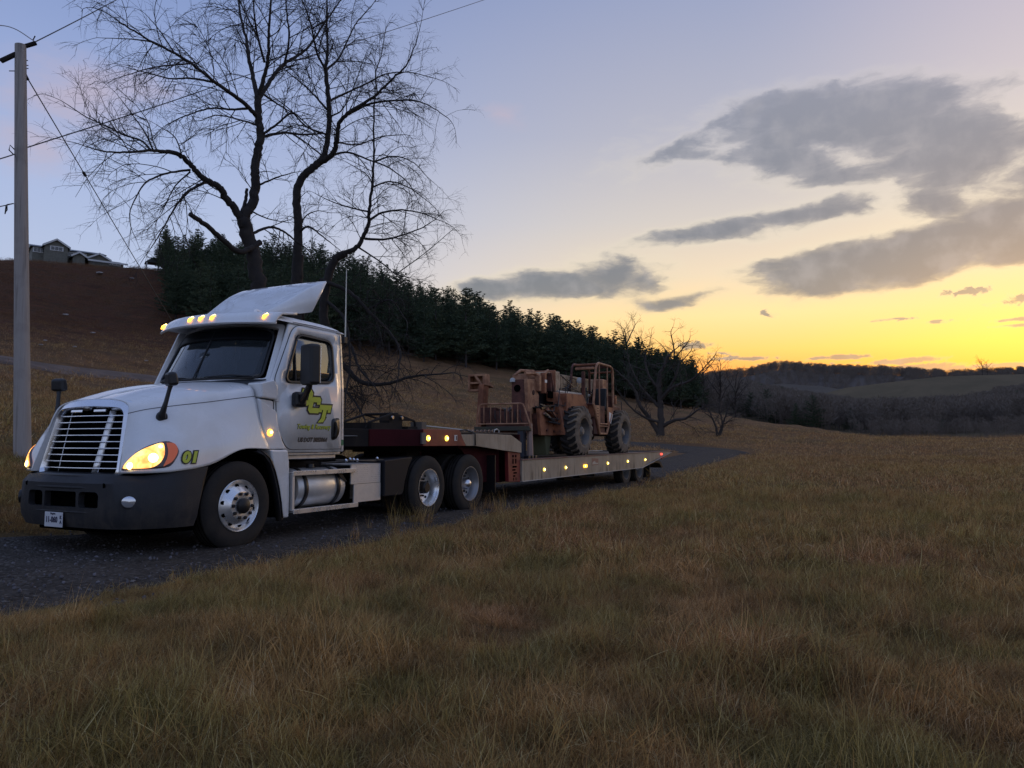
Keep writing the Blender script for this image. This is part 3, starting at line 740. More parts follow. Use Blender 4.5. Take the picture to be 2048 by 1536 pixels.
def rpoly(P, r, n=5):                    # polygon with rounded corners, r one number or one per corner
    out = []; m_ = len(P)
    for i in range(m_):
        p0, p1, p2 = Vector(P[i-1]).to_2d(), Vector(P[i]).to_2d(), Vector(P[(i+1) % m_]).to_2d(); rr = r[i] if isinstance(r, (list, tuple)) else r
        a, b = (p0-p1), (p2-p1); rr = min(rr, a.length*.45, b.length*.45); A, B = p1+a.normalized()*rr, p1+b.normalized()*rr
        for k in range(n+1):
            u = k/n; q = A*(1-u)**2+p1*2*u*(1-u)+B*u*u; out.append((q.x, q.y))
    return out
WIN = rpoly([(-1.04,2.665),(-1.70,2.635),(-1.72,2.07),(-.775,2.02)], [.10,.12,.14,.12])
WINo = rpoly([(-1.02,2.69),(-1.73,2.66),(-1.75,2.045),(-.745,1.99)], [.12,.14,.16,.14])
CABO = rpoly([(-.55,2.02),(-.90,2.80),(-1.93,2.80),(-1.955,1.12),(-.80,1.12),(-.62,1.5),(-.62,1.8)], .03)
cab = side_sheet(CABO, [WIN], 0, 'cab', WHITE, truck, .03)
DOORO = rpoly([(-.975,2.79),(-1.84,2.785),(-1.885,1.16),(-.84,1.16),(-.65,1.45),(-.635,1.75),(-.61,2.06)], [.16,.07,.05,.10,.05,.1,.05])
side_sheet(DOORO, [WINo], .014, 'door', WHITE, truck, .016)
def edge_line(P, off, rad, name, m, close=True):
    b_ = MB(); pts = [(x, yside(z)+off, z) for x, z in P]
    if close: pts.append(pts[0])
    b_.tube(pts, rad, 5); b_.mirror(); return b_.build(name, m, truck)
edge_line(DOORO, .003, .008, 'door_seal', BLACK)
edge_line(WIN, .012, .020, 'window_seal', BLACK)
SWIN = mat('side window film', (.20,.22,.22), .01, trans=.85, spec=1.); SWIN.node_tree.nodes['Principled BSDF'].inputs['IOR'].default_value = 2.3
side_sheet(WIN, [], -.012, 'side_window', SWIN, truck, .006)
b_ = MB(); b_.tube([(-.985, yside(2.65), 2.65), (-.985, yside(2.03), 2.03)], .016, 6); b_.mirror(); b_.build('window_bar', BLACK, truck)
# back, floor, front firewall, sill
mb = MB(); mb.prism(rpoly([(-1.06,1.14),(1.06,1.14),(1.08,2.0),(1.0,2.83),(-1.0,2.83),(-1.08,2.0)], .05), 'x', -1.955, -1.925); mb.build('back_wall', WHITE, truck)
mb = MB(); mb.bb(-1.92,-.6,-1.03,1.03,1.13,1.17); mb.bb(-.62,-.58,-1.0,1.0,1.15,1.95); mb.build('cab_floor', INTERIOR, truck)
mb = MB(); mb.bb(-1.93,-.82,-1.06,1.06,1.085,1.118); mb.bb(-1.90,-.86,-1.0,1.0,1.03,1.09); mb.build('cab_sill', ALUM2, truck, bevel=.01)
# roof cap with rounded edges
def roofz(x, y):
    u = (x+1.33)/.66; v = y/1.06
    fx = max(0, 1-abs(u)**4)**.5; fy = max(0, 1-abs(v)**5)**.5
    return 2.795+.14*fx*fy+.02*(x+1.33)
G = [[Vector((-1.33+.66*sin(pi/2*i/14), 1.055*sin(pi/2*j/14), roofz(-1.33+.66*sin(pi/2*i/14), 1.06*sin(pi/2*j/14)))) for j in range(-14, 15)] for i in range(-14, 15)]
mb = MB(); mb.grid(G); mb.build('roof', WHITE, truck, ang=60)
mb = MB(); G = []
ring = [(-1.33+.665*sin(a)*min(1, 1/max(abs(sin(a)), abs(cos(a)))*.99), 1.058*cos(a)*min(1, 1/max(abs(sin(a)), abs(cos(a)))*.99)) for a in np.linspace(0, 2*pi, 49)[:-1]]
# windshield (bowed) with frame
def WS(u, v, off=0.):                   # u -1..1 across, v 0 bottom..1 top
    yb, yt = .985, .885; y = u*(yb+(yt-yb)*v)
    xb = -.27-.30*abs(u)**2.2; xt = -.68-.22*abs(u)**2.2
    zb = 2.015+.02*abs(u)**2; zt = 2.80-.05*abs(u)**3
    p = Vector((xb+(xt-xb)*v, y, zb+(zt-zb)*v)); n = Vector((.86, .35*u, .5)).normalized(); return p+n*off
def wspatch(poly, off, name, m, solid=.006, nn=4):
    c = (sum(p[0] for p in poly)/len(poly), sum(p[1] for p in poly)/len(poly)); m_ = len(poly); vs, fs = [], []
    for k in range(nn+1):
        for u, v in poly: vs.append(WS(c[0]+(u-c[0])*k/nn, c[1]+(v-c[1])*k/nn, off))
    for k in range(nn):
        for i in range(m_): fs.append((k*m_+i, k*m_+(i+1) % m_, (k+1)*m_+(i+1) % m_, (k+1)*m_+i))
    b_ = MB(); b_.add(vs, fs); return b_.build(name, m, truck, ang=60, solid=solid)
def resamp(P, k=6):
    out = []
    for i in range(len(P)):
        a, b = P[i], P[(i+1) % len(P)]
        for q in range(k): out.append((a[0]+(b[0]-a[0])*q/k, a[1]+(b[1]-a[1])*q/k))
    return out
WSG = rpoly([(-.95,.04),(.95,.04),(.955,.93),(-.955,.93)], [.10,.10,.16,.16], 4); WSG = resamp(WSG, 3)
wspatch(WSG, .0, 'windshield', TINT, .006, 8)
# pillars and header as a frame round the glass
wso = resamp(rpoly([(-1.06,-.06),(1.06,-.06),(1.06,1.06),(-1.06,1.06)], .05, 4), 3)
mb = MB(); mb.grid([[WS(u, v, -.05) for u, v in wso], [WS(u, v, .004) for u, v in wso], [WS(u*.94, .5+(v-.5)*.86, .012) for u, v in wso], [WS(u*.93, .5+(v-.5)*.84, -.03) for u, v in wso]], closed=True)
mb.build('windshield_frame', WHITE, truck, ang=50)
b_ = MB(); b_.tube([WS(u, v, .008) for u, v in WSG]+[WS(*WSG[0], .008)], .017, 6); b_.build('windshield_seal', BLACK, truck)
b_ = MB(); b_.grid([[WS(u, v, .012) for u in np.linspace(-.93,.93,15)] for v in (.94,.86,.78,.72)]); b_.build('visor_reflection', mat('painted visor reflection', (.003,.004,.006), .5, spec=.08), truck, solid=.002)  # dark strip painted for the visor underside mirrored in the glass
b_ = MB(); b_.tube([WS(0, v, .006) for v in np.linspace(.06,.9,6)], .011, 6); b_.build('windshield_bar', BLACK, truck)
# wipers
for y0, y1 in ((-.75,-.12), (.85,.22)):
    b_ = MB(); b_.tube([WS(y0/1, .045, .03), WS((y0*.6+y1*.4), .075, .035), WS(y1, .06, .03)], [.008,.012,.006], 6); b_.build('wiper', BLACK, truck)
mb = MB(); G = []
for k in range(25):
    u = -1+2*k/24; a = WS(u, -.02, .02); G.append([a+Vector((-.04,0,.02)), a+Vector((.03,0,.0)), a+Vector((.11,0,-.035-.02*abs(u)))])
mb.grid(G); mb.build('cowl', BLACK, truck, solid=.01)
# interior: dashboard, seats, wheel
mb = MB(); mb.bb(-1.05,-.62,-.98,.98,1.75,1.96); mb.build('dashboard', INTERIOR, truck, bevel=.04)
for y in (.5, -.5):
    mb = MB(); mb.box((-1.5,y,1.72), (.5,.5,.14)); mb.box((-1.72,y,2.1), (.14,.48,.75), (0,R(-6),0)); mb.box((-1.76,y,2.55), (.1,.26,.2)); mb.build('seat', INTERIOR, truck, bevel=.04)
mb = MB(); mb.tube([(-1.12+.12*sin(a)*.9, .5+.22*cos(a), 2.02+.20*sin(a)) for a in np.linspace(0, 2*pi, 25)], .016, 6); mb.build('steering_wheel', BLACK, truck)
mb = MB(); mb.prism([(-.9,1.7),(.9,1.7),(.9,2.1),(.85,2.75),(-.85,2.75),(-.9,2.1)], 'x', -1.90, -1.88); mb.build('rear_trim', mat('interior trim', (.035,.036,.04), .9), truck)
# sun visor with marker lamps
def VP(u, k):                            # u -1..1 across, k 0 lower lip .. 1 top rear
    y = u*1.07; x = -.40-.27*abs(u)**2.4; zt = -.015*abs(u)**2
    prof = [(.03,2.76),(.055,2.78),(.005,2.865),(-.075,2.93),(-.34,2.965)]
    a = k*(len(prof)-1); i = min(int(a), len(prof)-2); f = a-i
    px_, pz = prof[i][0]*(1-f)+prof[i+1][0]*f, prof[i][1]*(1-f)+prof[i+1][1]*f
    return Vector((x+px_, y, pz+zt))
G = [[VP(-1+2*i/30, j/12) for j in range(13)] for i in range(31)]
mb = MB(); mb.grid(G); mb.build('sun_visor', WHITE, truck, ang=50, solid=.035)
for u in (-.93,-.19,0,.19,.87):
    p = VP(u, .42); b_ = MB(); b_.tube([p+Vector((-.09,0,.052)), p+Vector((-.04,0,.047)), p+Vector((.01,0,.02)), p+Vector((.03,0,-.012))], [.008,.018,.019,.008], 10)
    mk = b_.build('marker_lamp', AMBER, truck); b_ = MB(); b_.tube([p+Vector((-.05,0,.062)), p+Vector((.0,0,.034))], .011, 8); b_.build('lamp_core', AMBERHOT, mk)
# roof horns / bolts
for y, x in ((-.42,-.92), (.52,-.92)):
    b_ = MB(); b_.tube([(x-.09,y,2.965),(x+.10,y,2.985)], [.020,.030], 8); b_.build('air_horn', CHROME, truck)
# wind deflector: a shell with a nose, a domed top and side returns
def DP(s, v, off=0):
    x = -.80-.98*s; top = 2.93+.15*s+.46*s**1.15; hw = .60+.24*s
    hw = .66+.20*s-.10*(1-s)**3
    a = v; y = hw*(sin(a*pi/2) if abs(a) < 1 else a); edge = abs(a)
    low = 2.93+.13*s
    z = top-(top-low)*max(0, (edge-.84)/.16)**1.8 if True else top
    if s > .001: z = z+.022*s*(1-edge**2)
    return Vector((x-.10*(1-edge)*s*0, y, z))
G = [[DP(i/16, -1+2*j/30) for j in range(31)] for i in range(17)]
for i in range(17):                       # raked trailing edge: the top reaches back, the bottom comes forward
    for j in range(31):
        p = G[i][j]; k_ = (p.z-2.93)/.62; p.x += (i/16)**3*(.40*(1-max(0, min(1, k_)))-.07)
mb = MB(); mb.grid(G); mb.build('wind_deflector', WHITE, truck, ang=60, solid=.03)
b_ = MB(); b_.tube([(-1.72,.55,2.93),(-1.62,.55,3.25)], .018, 6); b_.tube([(-1.72,-.55,2.93),(-1.62,-.55,3.25)], .018, 6); b_.tube([(-1.2,.5,2.94),(-1.7,.72,3.1)], .012, 6); b_.each('deflector_strut', STEEL, truck)
# aerial
b_ = MB(); b_.tube([(-1.95,1.10,2.70),(-1.952,1.10,3.2),(-1.953,1.10,3.70)], [.012,.009,.006], 6); b_.build('aerial', mat('pale fibreglass', (.7,.66,.55), .5), truck)
b_ = MB(); b_.bb(-1.97,-1.90,1.07,1.125,2.64,2.74); b_.build('aerial_mount', BLACK, truck, bevel=.01)
# big mirrors
for sg in (1, -1):
    b_ = MB(); b_.box((-.97,1.17,1.80), (.19,.12,.20), (0,0,R(-8))); mo = b_.build('door_mirror', BLACK, truck, bevel=.045)
    a_ = MB(); a_.tube([(-.98,1.2,1.78),(-.93,1.31,1.86),(-.90,1.40,1.96),(-.88,1.42,2.05)], [.055,.042,.04,.04], 10); ar = a_.build('mirror_arm', BLACK, mo)
    h_ = MB(); h_.box((-.88,1.43,2.235), (.16,.27,.52), (0,0,R(-16))); h_.build('mirror_housing', BLACK, mo, bevel=.04)
    h_ = MB(); h_.box((-.955,1.45,2.235), (.012,.22,.47), (0,0,R(-16))); h_.build('mirror_glass', CHROME, mo)
    if sg < 0:
        for o in (mo,): o.scale = (1, -1, 1); o.location = (-.30, .16, 0)
# door handle, lettering, sticker
HND = rpoly([(-1.675,1.57),(-1.835,1.59),(-1.845,1.40),(-1.79,1.30),(-1.675,1.27)], .05)
side_sheet(HND, [], .022, 'door_handle', mat('handle recess', (.006,.006,.007), .35), truck, .01)
b_ = MB(); b_.tube([(-1.74,yside(1.5)+.03,1.53),(-1.75,yside(1.5)+.045,1.45),(-1.735,yside(1.5)+.03,1.33)], .017, 6); b_.mirror(); b_.build('handle_grip', BLACK, truck)
def door_frame(x, z, off=.018): return Matrix(((-1,0,0,x),(0,0,1,yside(z)+off),(0,1,0,z),(0,0,0,1)))
def strokes(polys, m, name, x, z, sc_, off, grow=0.):
    mb_ = MB()
    for P in polys:
        n_ = len(P); Q = []
        for i in range(n_):              # offset outwards by grow
            p0, p1, p2 = Vector(P[i-1]), Vector(P[i]), Vector(P[(i+1) % n_]); d1 = (p1-p0).normalized(); d2 = (p2-p1).normalized()
            n1, n2 = Vector((d1.y, -d1.x)), Vector((d2.y, -d2.x)); q = (n1+n2); q = q/max(.6, q.length_squared/2*1.0) if q.length > .1 else n1
            Q.append(p1+q*grow)
        vs = [(x-(p.x+p.y*.30)*sc_, yside(z)+off, z+p.y*sc_) for p in Q]; mb_.add(vs, [tuple(range(n_))])
    me = mb_.mesh(name, m, smooth=False); o = bpy.data.objects.new(name, me); COL.objects.link(o); o.parent = truck
    md = o.modifiers.new('t', 'SOLIDIFY'); md.thickness = .0015; bm2 = bmesh.new(); bm2.from_mesh(me); bmesh.ops.triangulate(bm2, faces=bm2.faces); 
    for f in bm2.faces:
        if f.normal.y < 0: f.normal_flip()
    bm2.to_mesh(me); bm2.free(); return o
# letters as sets of convex strokes in a unit box (counter-clockwise)
LD = [[(-.5,-.5),(.25,-.5),(.5,-.28),(.5,-.2),(-.5,-.2)], [(-.38,-.21),(-.08,-.21),(-.08,.21),(-.38,.21)], [(.18,-.21),(.5,-.21),(.5,.21),(.18,.21)], [(-.5,.2),(.5,.2),(.5,.28),(.25,.5),(-.5,.5)]]
LC = [[(-.28,-.5),(.5,-.5),(.5,-.2),(-.5,-.2),(-.5,-.3)], [(-.5,-.21),(-.17,-.21),(-.17,.21),(-.5,.21)], [(-.5,.2),(.5,.2),(.5,.34),(.34,.5),(-.28,.5),(-.5,.3)], [(.2,.06),(.5,.06),(.5,.21),(.2,.21)]]
LTt = [[(-.55,.2),(.55,.2),(.55,.5),(-.55,.5)], [(-.16,-.35),(.16,-.35),(.16,.21),(-.16,.21)], [(-.42,-.62),(.05,-.58),(.18,-.34),(-.16,-.34)], [(-.55,.06),(-.3,.06),(-.3,.21),(-.55,.21)], [(.3,.06),(.55,.06),(.55,.21),(.3,.21)]]
for L_, x_, z_ in ((LD,-1.17,1.84), (LC,-1.325,1.745), (LTt,-1.52,1.645)):
    strokes(L_, VBLACK, 'letter', x_, z_, .21, .018, .115)
for k_, (L_, x_, z_) in enumerate(((LD,-1.17,1.84), (LC,-1.325,1.745), (LTt,-1.52,1.645))):
    strokes(L_, LIME, 'letter', x_, z_, .21, .021+.0005*k_, .015)
text_part('lettering', 'Towing & Recovery', .088, mat('dark olive vinyl', (.10,.11,.03), .5), truck, door_frame(-1.32,1.452,.0165), .004, .3, 1., .92)
text_part('lettering', 'Towing & Recovery', .088, LIME, truck, door_frame(-1.325,1.455,.019), .0003, .3, 1., .92)
text_part('lettering', 'US DOT 3053064', .076, VBLACK, truck, door_frame(-1.30,1.28,.0165), .005, .3, 1., 1.0)
b_ = MB(); b_.bb(-1.945,-1.895,yside(1.25)+.004,yside(1.25)+.006,1.205,1.285); b_.build('sticker', mat('green sticker', (.03,.16,.08), .5), truck)

# hinges, latches, rivets and panel joints
for z in (1.42, 1.80): b_ = MB(); b_.bb(-.66,-.60,yside(z)+.012,yside(z)+.034,z-.035,z+.035); b_.build('door_hinge', WHITE, truck, bevel=.006)
for z in np.linspace(1.2, 2.65, 16):
    b_ = MB(); b_.lathe([(0,.008),(.004,.006)], (-1.925, yside(z)+.001, z), 'y', 6); b_.build('rivet', ALUM2, truck)
b_ = MB(); b_.tube([(-1.90, yside(z)+.001, z) for z in np.linspace(1.14, 2.76, 14)], .0035, 4); b_.build('panel_joint', BLACK, truck)
b_ = MB(); b_.tube([(-1.93,1.062,2.80),(-1.3,1.062,2.815),(-.95,1.05,2.815)], .005, 4); b_.build('roof_joint', BLACK, truck)
# ---- wheels
def wheel(kind, x, y, sgn, parent, rad=.515, w=.28):
    """outer face looks towards sgn*y; y is the outer sidewall"""
    t = MB(); c = (x, y, rad)
    prof = [(-w,.30),(-w+.0,.33),(-w-.006,.42),(-w+.02,rad-.022),(-w+.045,rad),(-.045,rad),(-.02,rad-.022),(-.004,rad-.05),(.006,.42),(.004,.36),(-.004,.315),(-.012,.29),(-w+.02,.29)]
    t.lathe(prof, c, 'y', 56, sgn); wh = t.build('wheel', RUBBER, parent, ang=28)
    if kind == 'steer':
        r_ = MB(); r_.lathe([(-.06,.20),(-.05,.29),(-.002,.302),(.006,.296),(-.004,.285),(-.03,.275),(-.045,.262),(.012,.205),(.05,.165),(.055,.12),(.052,.09),(-.05,.085)], c, 'y', 56, sgn)
        rim = r_.build('rim', ALU, wh, ang=35)
        hb = MB()
        for k in range(10):
            a = 2*pi*k/10+.2; rr = .232; q = Vector((x+rr*cos(a), y+sgn*(-.016), rad+rr*sin(a)))
            dirv = Vector((cos(a)*.42, sgn*.9, sin(a)*.42)).normalized(); o3 = dirv.to_track_quat('Z', 'Y').to_matrix()
            for f_ in (1,):
                ring = [q+o3 @ Vector((.030*cos(b2), .024*sin(b2), .0045)) for b2 in np.linspace(0, 2*pi, 13)[:-1]]; hb.add(ring, [tuple(range(12))])
        hb.each('hand_hole', HOLE, rim)
        nb = MB()
        for k in range(10):
            a = 2*pi*k/10+.05; nb.lathe([(.052,.021),(.075,.021),(.08,.015)], (x+.143*cos(a), y, rad+.143*sin(a)), 'y', 6, sgn)
        nb.each('wheel_nut', DARKHUB, rim)
        hc = MB(); hc.lathe([(.03,.09),(.085,.088),(.10,.07),(.115,.04),(.118,.001)], c, 'y', 20, sgn); hc.build('hub', DARKHUB, rim)
    else:
        r_ = MB(); r_.lathe([(-.17,.10),(-.165,.20),(-.15,.245),(-.05,.262),(-.006,.297),(.004,.302),(.004,.292),(-.02,.28),(-.06,.270),(-.168,.258),(-.185,.22),(-.19,.10)], c, 'y', 56, sgn)
        rim = r_.build('rim', ALU if kind == 'drive' else mat('painted steel rim', (.32,.32,.33), .45, .6), wh, ang=35)
        hc = MB()
        if kind == 'drive': hc.lathe([(-.165,.10),(-.05,.095),(-.03,.075),(-.03,.001)], c, 'y', 20, sgn); hc.build('hub', DARKHUB, rim)
        else: hc.lathe([(-.165,.10),(-.06,.085),(-.02,.065),(.0,.035),(.004,.001)], c, 'y', 20, sgn); hc.build('hub', CHROME, rim, ang=60)
        nb = MB()
        for k in range(10):
            a = 2*pi*k/10+.05; nb.lathe([(-.165,.017),(-.13,.017),(-.125,.012)], (x+.14*cos(a), y, rad+.14*sin(a)), 'y', 6, sgn)
        nb.each('wheel_nut', DARKHUB, rim)
        hb = MB()
        for k in range(10):
            a = 2*pi*k/10+.25; ring = [(x+.215*cos(a)+.024*cos(b2), y-sgn*.155, rad+.215*sin(a)+.024*sin(b2)) for b2 in np.linspace(0, 2*pi, 11)[:-1]]; hb.add(ring, [tuple(range(10))])
        hb.each('hand_hole', HOLE, rim)
    # tread grooves
    g = MB()
    for gy in (-.07,-.125,-.18,-.22):
        g.tube([(x+(rad+.0005)*cos(a), y+sgn*gy, rad+(rad+.0005)*sin(a)) for a in np.linspace(0, 2*pi, 57)], .005, 4, cap=False)
    g.build('tread_groove', HOLE, wh)['kind'] = 'stuff'
    return wh
for sg in (1, -1):
    wheel('steer', 0, sg*1.18, sg, truck)
    for k_, x in enumerate((-3.95, -5.27)):
        wheel('drive' if k_ == 0 else 'drive2', x, sg*1.22, sg, truck)
        t = MB(); t.lathe([(0,.3),(0,.49),(-.03,.515),(-.25,.515),(-.28,.49),(-.28,.3)], (x, sg*.90, .515), 'y', 40, sg); t.build('inner_tyre', RUBBER, truck, ang=30)
# axles and chassis
mb = MB()
for sg in (1, -1): mb.bb(-6.1,.9,sg*.38,sg*.46,.70,.98)
for x in (-.9,-2.2,-3.2,-4.6,-5.9): mb.bb(x-.06,x+.06,-.38,.38,.72,.95)
mb.build('chassis_rail', STEEL, truck)
mb = MB()
for x in (0,-3.95,-5.27): mb.tube([(x,-1.0,.515),(x,1.0,.515)], .07 if x else .05, 10)
for x in (-3.95,-5.27): mb.lathe([(-.2,.05),(-.15,.2),(.15,.2),(.2,.05)], (x,0,.53), 'y', 20)
mb.bb(-1.6,-.3,-.32,.32,.45,1.1); mb.tube([(-1.6,0,.62),(-3.9,0,.56)], .05, 8); mb.build('drivetrain', STEEL, truck)
# fifth wheel
mb = MB(); mb.prism(rpoly([(-4.05,-.45),(-4.05,.45),(-4.75,.45),(-5.25,.25),(-5.25,.1),(-4.9,.02),(-4.9,-.02),(-5.25,-.1),(-5.25,-.25),(-4.75,-.45)], .03), 'z', 1.08, 1.14); mb.bb(-4.8,-4.4,-.46,-.36,.98,1.08); mb.bb(-4.8,-4.4,.36,.46,.98,1.08); mb.build('fifth_wheel', STEEL, truck)
# deck plate behind the cab, hoses, air couplings
mb = MB(); mb.bb(-3.3,-2.1,-.5,.5,.985,1.0); mb.build('deck_plate', STEEL, truck)
for k_, (dy, dz, c_) in enumerate([(.3,0,BLACK),(.22,.03,BLACK),(.12,-.02,mat('air hose', (.02,.03,.07), .5))]):
    mb = MB(); mb.tube([(-1.95,dy,1.45+dz),(-2.3,dy+.1,1.15+dz),(-2.7,dy+.12,1.08),(-3.0,dy+.05,1.2),(-3.25,dy,1.28)], .018, 6); mb.build('air_hose', c_, truck)
mb = MB(); mb.tube([(-1.96,.6,1.52),(-2.6,.62,1.35),(-3.2,.55,1.30)], .012, 6); mb.tube([(-1.96,.75,1.34),(-3.0,.7,1.345)], .008, 5); mb.build('cable', mat('grey cable', (.12,.12,.12), .5), truck)
mb = MB(); mb.tube([(-1.90,1.0,1.0),(-2.4,1.05,.985),(-2.9,1.08,.985)], .012, 6); mb.tube([(-1.6,1.0,.97),(-2.2,1.1,.99),(-3.0,1.06,.96)], .010, 6); mb.build('air_line', BLACK, truck)
for x in (-2.03,-2.12,-2.2,-2.28,-2.75):
    mb = MB(); mb.lathe([(-.025,.016),(.0,.026),(.02,.016)], (x,1.08,1.0+.01*sin(x*50)), 'x', 8); mb.build('coupling', CHROME, truck)
# fuel tank with straps, DEF tank, steps, tread panel
mb = MB(); mb.lathe([(0,.06),(.02,.24),(.05,.262),(.92,.262),(.95,.24),(.97,.06)], (-2.02,.86,.645), 'x', 40); mb.build('fuel_tank', mat('brushed tank', (.75,.74,.73), .34, .6, col2=(.66,.65,.63), vscale=3), truck, ang=40)
for x in (-1.19,-1.83):
    mb = MB(); mb.grid([[Vector((x+dx, .86+.268*cos(a), .645+.268*sin(a))) for a in np.linspace(-.6*pi, .62*pi, 24)] for dx in (-.035,.035)]); mb.build('tank_strap', BLACK, truck, solid=-.006)
mb = MB(); mb.lathe([(0,.06),(.05,.05),(.05,.0)], (-1.5,.90,.905), 'z', 14); mb.build('filler_cap', BLACK, truck)
mb = MB(); mb.prism(rpoly([(-.865,.42),(-.865,.76),(-.89,.84),(-1.02,.84),(-1.03,.42)], .04), 'y', .55, 1.07); mb.build('def_tank', ALUM2, truck, bevel=.02)
mb = MB(); mb.bb(-2.12,-.86,.99,1.19,.845,.875); mb.bb(-2.12,-.86,1.185,1.20,.825,.885); mb.build('upper_step', ALU, truck, bevel=.004)
mb = MB(); mb.bb(-2.17,-.88,.99,1.19,.355,.385); mb.bb(-2.17,-.88,1.185,1.20,.34,.40); mb.build('lower_step', ALU, truck, bevel=.004)
mb = MB(); mb.prism([(-1.82,.82),(-1.90,.82),(-2.02,.70),(-1.96,.70),(-1.86,.78)], 'y', 1.08, 1.12); mb.build('step_bracket', BLACK, truck)
mb = MB(); mb.bb(-.90,-.86,.6,1.19,.385,.86); mb.build('step_plate', ALUM2, truck)
mb = MB(); mb.bb(-2.735,-2.06,1.135,1.155,.66,.935); mb.bb(-2.735,-2.12,1.14,1.16,.40,.655); mb.bb(-2.735,-2.06,.6,1.155,.925,.94); mb.bb(-2.735,-2.72,.6,1.15,.40,.93); pn = mb.build('tread_panel', ALUM2, truck)
mb = MB()
for i in range(20):
    for j in range(9):
        x, z = -2.71+.032*i, .69+.028*j; a = R(45 if (i+j) % 2 else -45); dx, dz = .010*cos(a), .010*sin(a)
        mb.add([(x-dx, 1.156, z-dz), (x+dz*.35, 1.156, z-dx*.35), (x+dx, 1.156, z+dz), (x-dz*.35, 1.156, z+dx*.35), (x, 1.159, z)], [(0,1,4),(1,2,4),(2,3,4),(3,0,4)])
mb.build('tread_pattern', ALU, pn)['kind'] = 'stuff'
# quarter fender
mb = MB(); mb.prism([(-2.76,.44),(-2.76,.98),(-3.46,1.02),(-3.50,1.0),(-3.40,.88),(-3.30,.66),(-3.26,.50),(-3.22,.44)], 'y', .62, 1.21)
mb.mirror(); mb.build('quarter_fender', mat('black fender', (.012,.013,.017), .6, spec=.2), truck, bevel=.02)
# underbody edge below the bumper
mb = MB(); mb.bb(.3,1.05,-.9,.9,.26,.36); mb.build('skid_panel', HOLE, truck)
mb = MB(); mb.bb(-6.25,-6.23,.62,1.2,.30,1.0); mb.bb(-6.25,-6.23,-1.2,-.62,.30,1.0); mb.each('mud_flap', BLACK, truck)
# ---------------------------------------------------------------- lowboy trailer
RED = mat('trailer red paint', (.20,.022,.020), .5, col2=(.12,.018,.016), vscale=2.5, bump=.1, bscale=20)
DRED = mat('shaded dirty red paint', (.055,.007,.010), .75, spec=.15, col2=(.04,.008,.010), vscale=2)  # trailer red darkened in its colour for shade and dirt
DIRTY = bpy.data.materials.new('weathered white paint'); DIRTY.use_nodes = True
def _dirty():
    t = NT(DIRTY.node_tree); b = t.n['Principled BSDF']; P = t.new('ShaderNodeTexCoord').outputs['Object']
    n1 = t.noise(P, 1.6, 6, .65, .5); mp = t.new('ShaderNodeMapping'); mp.inputs['Scale'].default_value = (14, 14, 1.3); t.l.new(P, mp.inputs[0]); n2 = t.noise(mp.outputs[0], 1., 5, .6)
    sx = t.new('ShaderNodeSeparateXYZ'); t.l.new(P, sx.inputs[0])
    low = t.step(sx.outputs[2], .80, .48)
    col = t.mix(t.step(n1, .35, .68), (.34,.285,.22,1), (.25,.20,.15,1))
    col = t.mix(t.math('MULTIPLY', t.step(n2, .50, .64), t.math('MULTIPLY_ADD', low, .6, .2)), col, (.05,.038,.028,1))
    t.l.new(col, b.inputs['Base Color']); b.inputs['Roughness'].default_value = .6
_dirty()
WOOD = mat('deck timber', (.055,.040,.030), .85, col2=(.10,.075,.055), vscale=4, bump=.3, bscale=25)
REDL = mat('lit red lamp', (.5,.02,.02), .3, emit=(1,.06,.04), estr=2.2)
trailer = empty('lowboy_trailer', TRK+FW*-9.0, TH)
tag(trailer, 'long lowboy trailer with red gooseneck and weathered cream side rail hitched behind the white truck', 'trailer')
TP = empty('hold', (9.0, 0, 0), 0, trailer)     # parts below are written in the truck's own coordinates
def tb(b_, name, m, **k):
    o = b_.build(name, m, trailer, **k)
    return o
TOFF = 9.0
class TMB(MB):
    def each(s, *a, **k):
        s.v = [(x+TOFF, y, z) for x, y, z in s.v]; return MB.each(s, *a, **k)
    def build(s, *a, **k):
        if not getattr(s, 'done', 0): s.v = [(x+TOFF, y, z) for x, y, z in s.v]; s.done = 1
        return MB.build(s, *a, **k)
bpy.data.objects.remove(TP)
b_ = TMB(); b_.prism([(-2.35,-.55),(-2.35,.55),(-2.9,.79),(-3.72,1.21),(-4.25,1.22),(-4.25,-1.22),(-3.72,-1.21),(-2.9,-.79)][::-1], 'z', 1.18, 1.455); b_.build('gooseneck', STEEL, trailer, bevel=.012)
for sg in (1, -1):
    b_ = TMB(); b_.prism([(-3.72,1.185),(-3.72,1.463),(-4.85,1.463),(-5.06,1.18)], 'y', sg*1.20, sg*1.25); 
    b_.build('wing_panel', RED, trailer, bevel=.008)
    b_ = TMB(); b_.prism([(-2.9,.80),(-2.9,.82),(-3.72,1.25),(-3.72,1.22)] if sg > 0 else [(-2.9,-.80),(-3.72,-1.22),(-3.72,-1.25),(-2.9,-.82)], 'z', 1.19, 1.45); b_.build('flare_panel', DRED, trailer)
b_ = TMB(); b_.bb(-7.2,-4.25,-1.19,1.19,1.40,1.43); b_.build('neck_deck', WOOD, trailer)
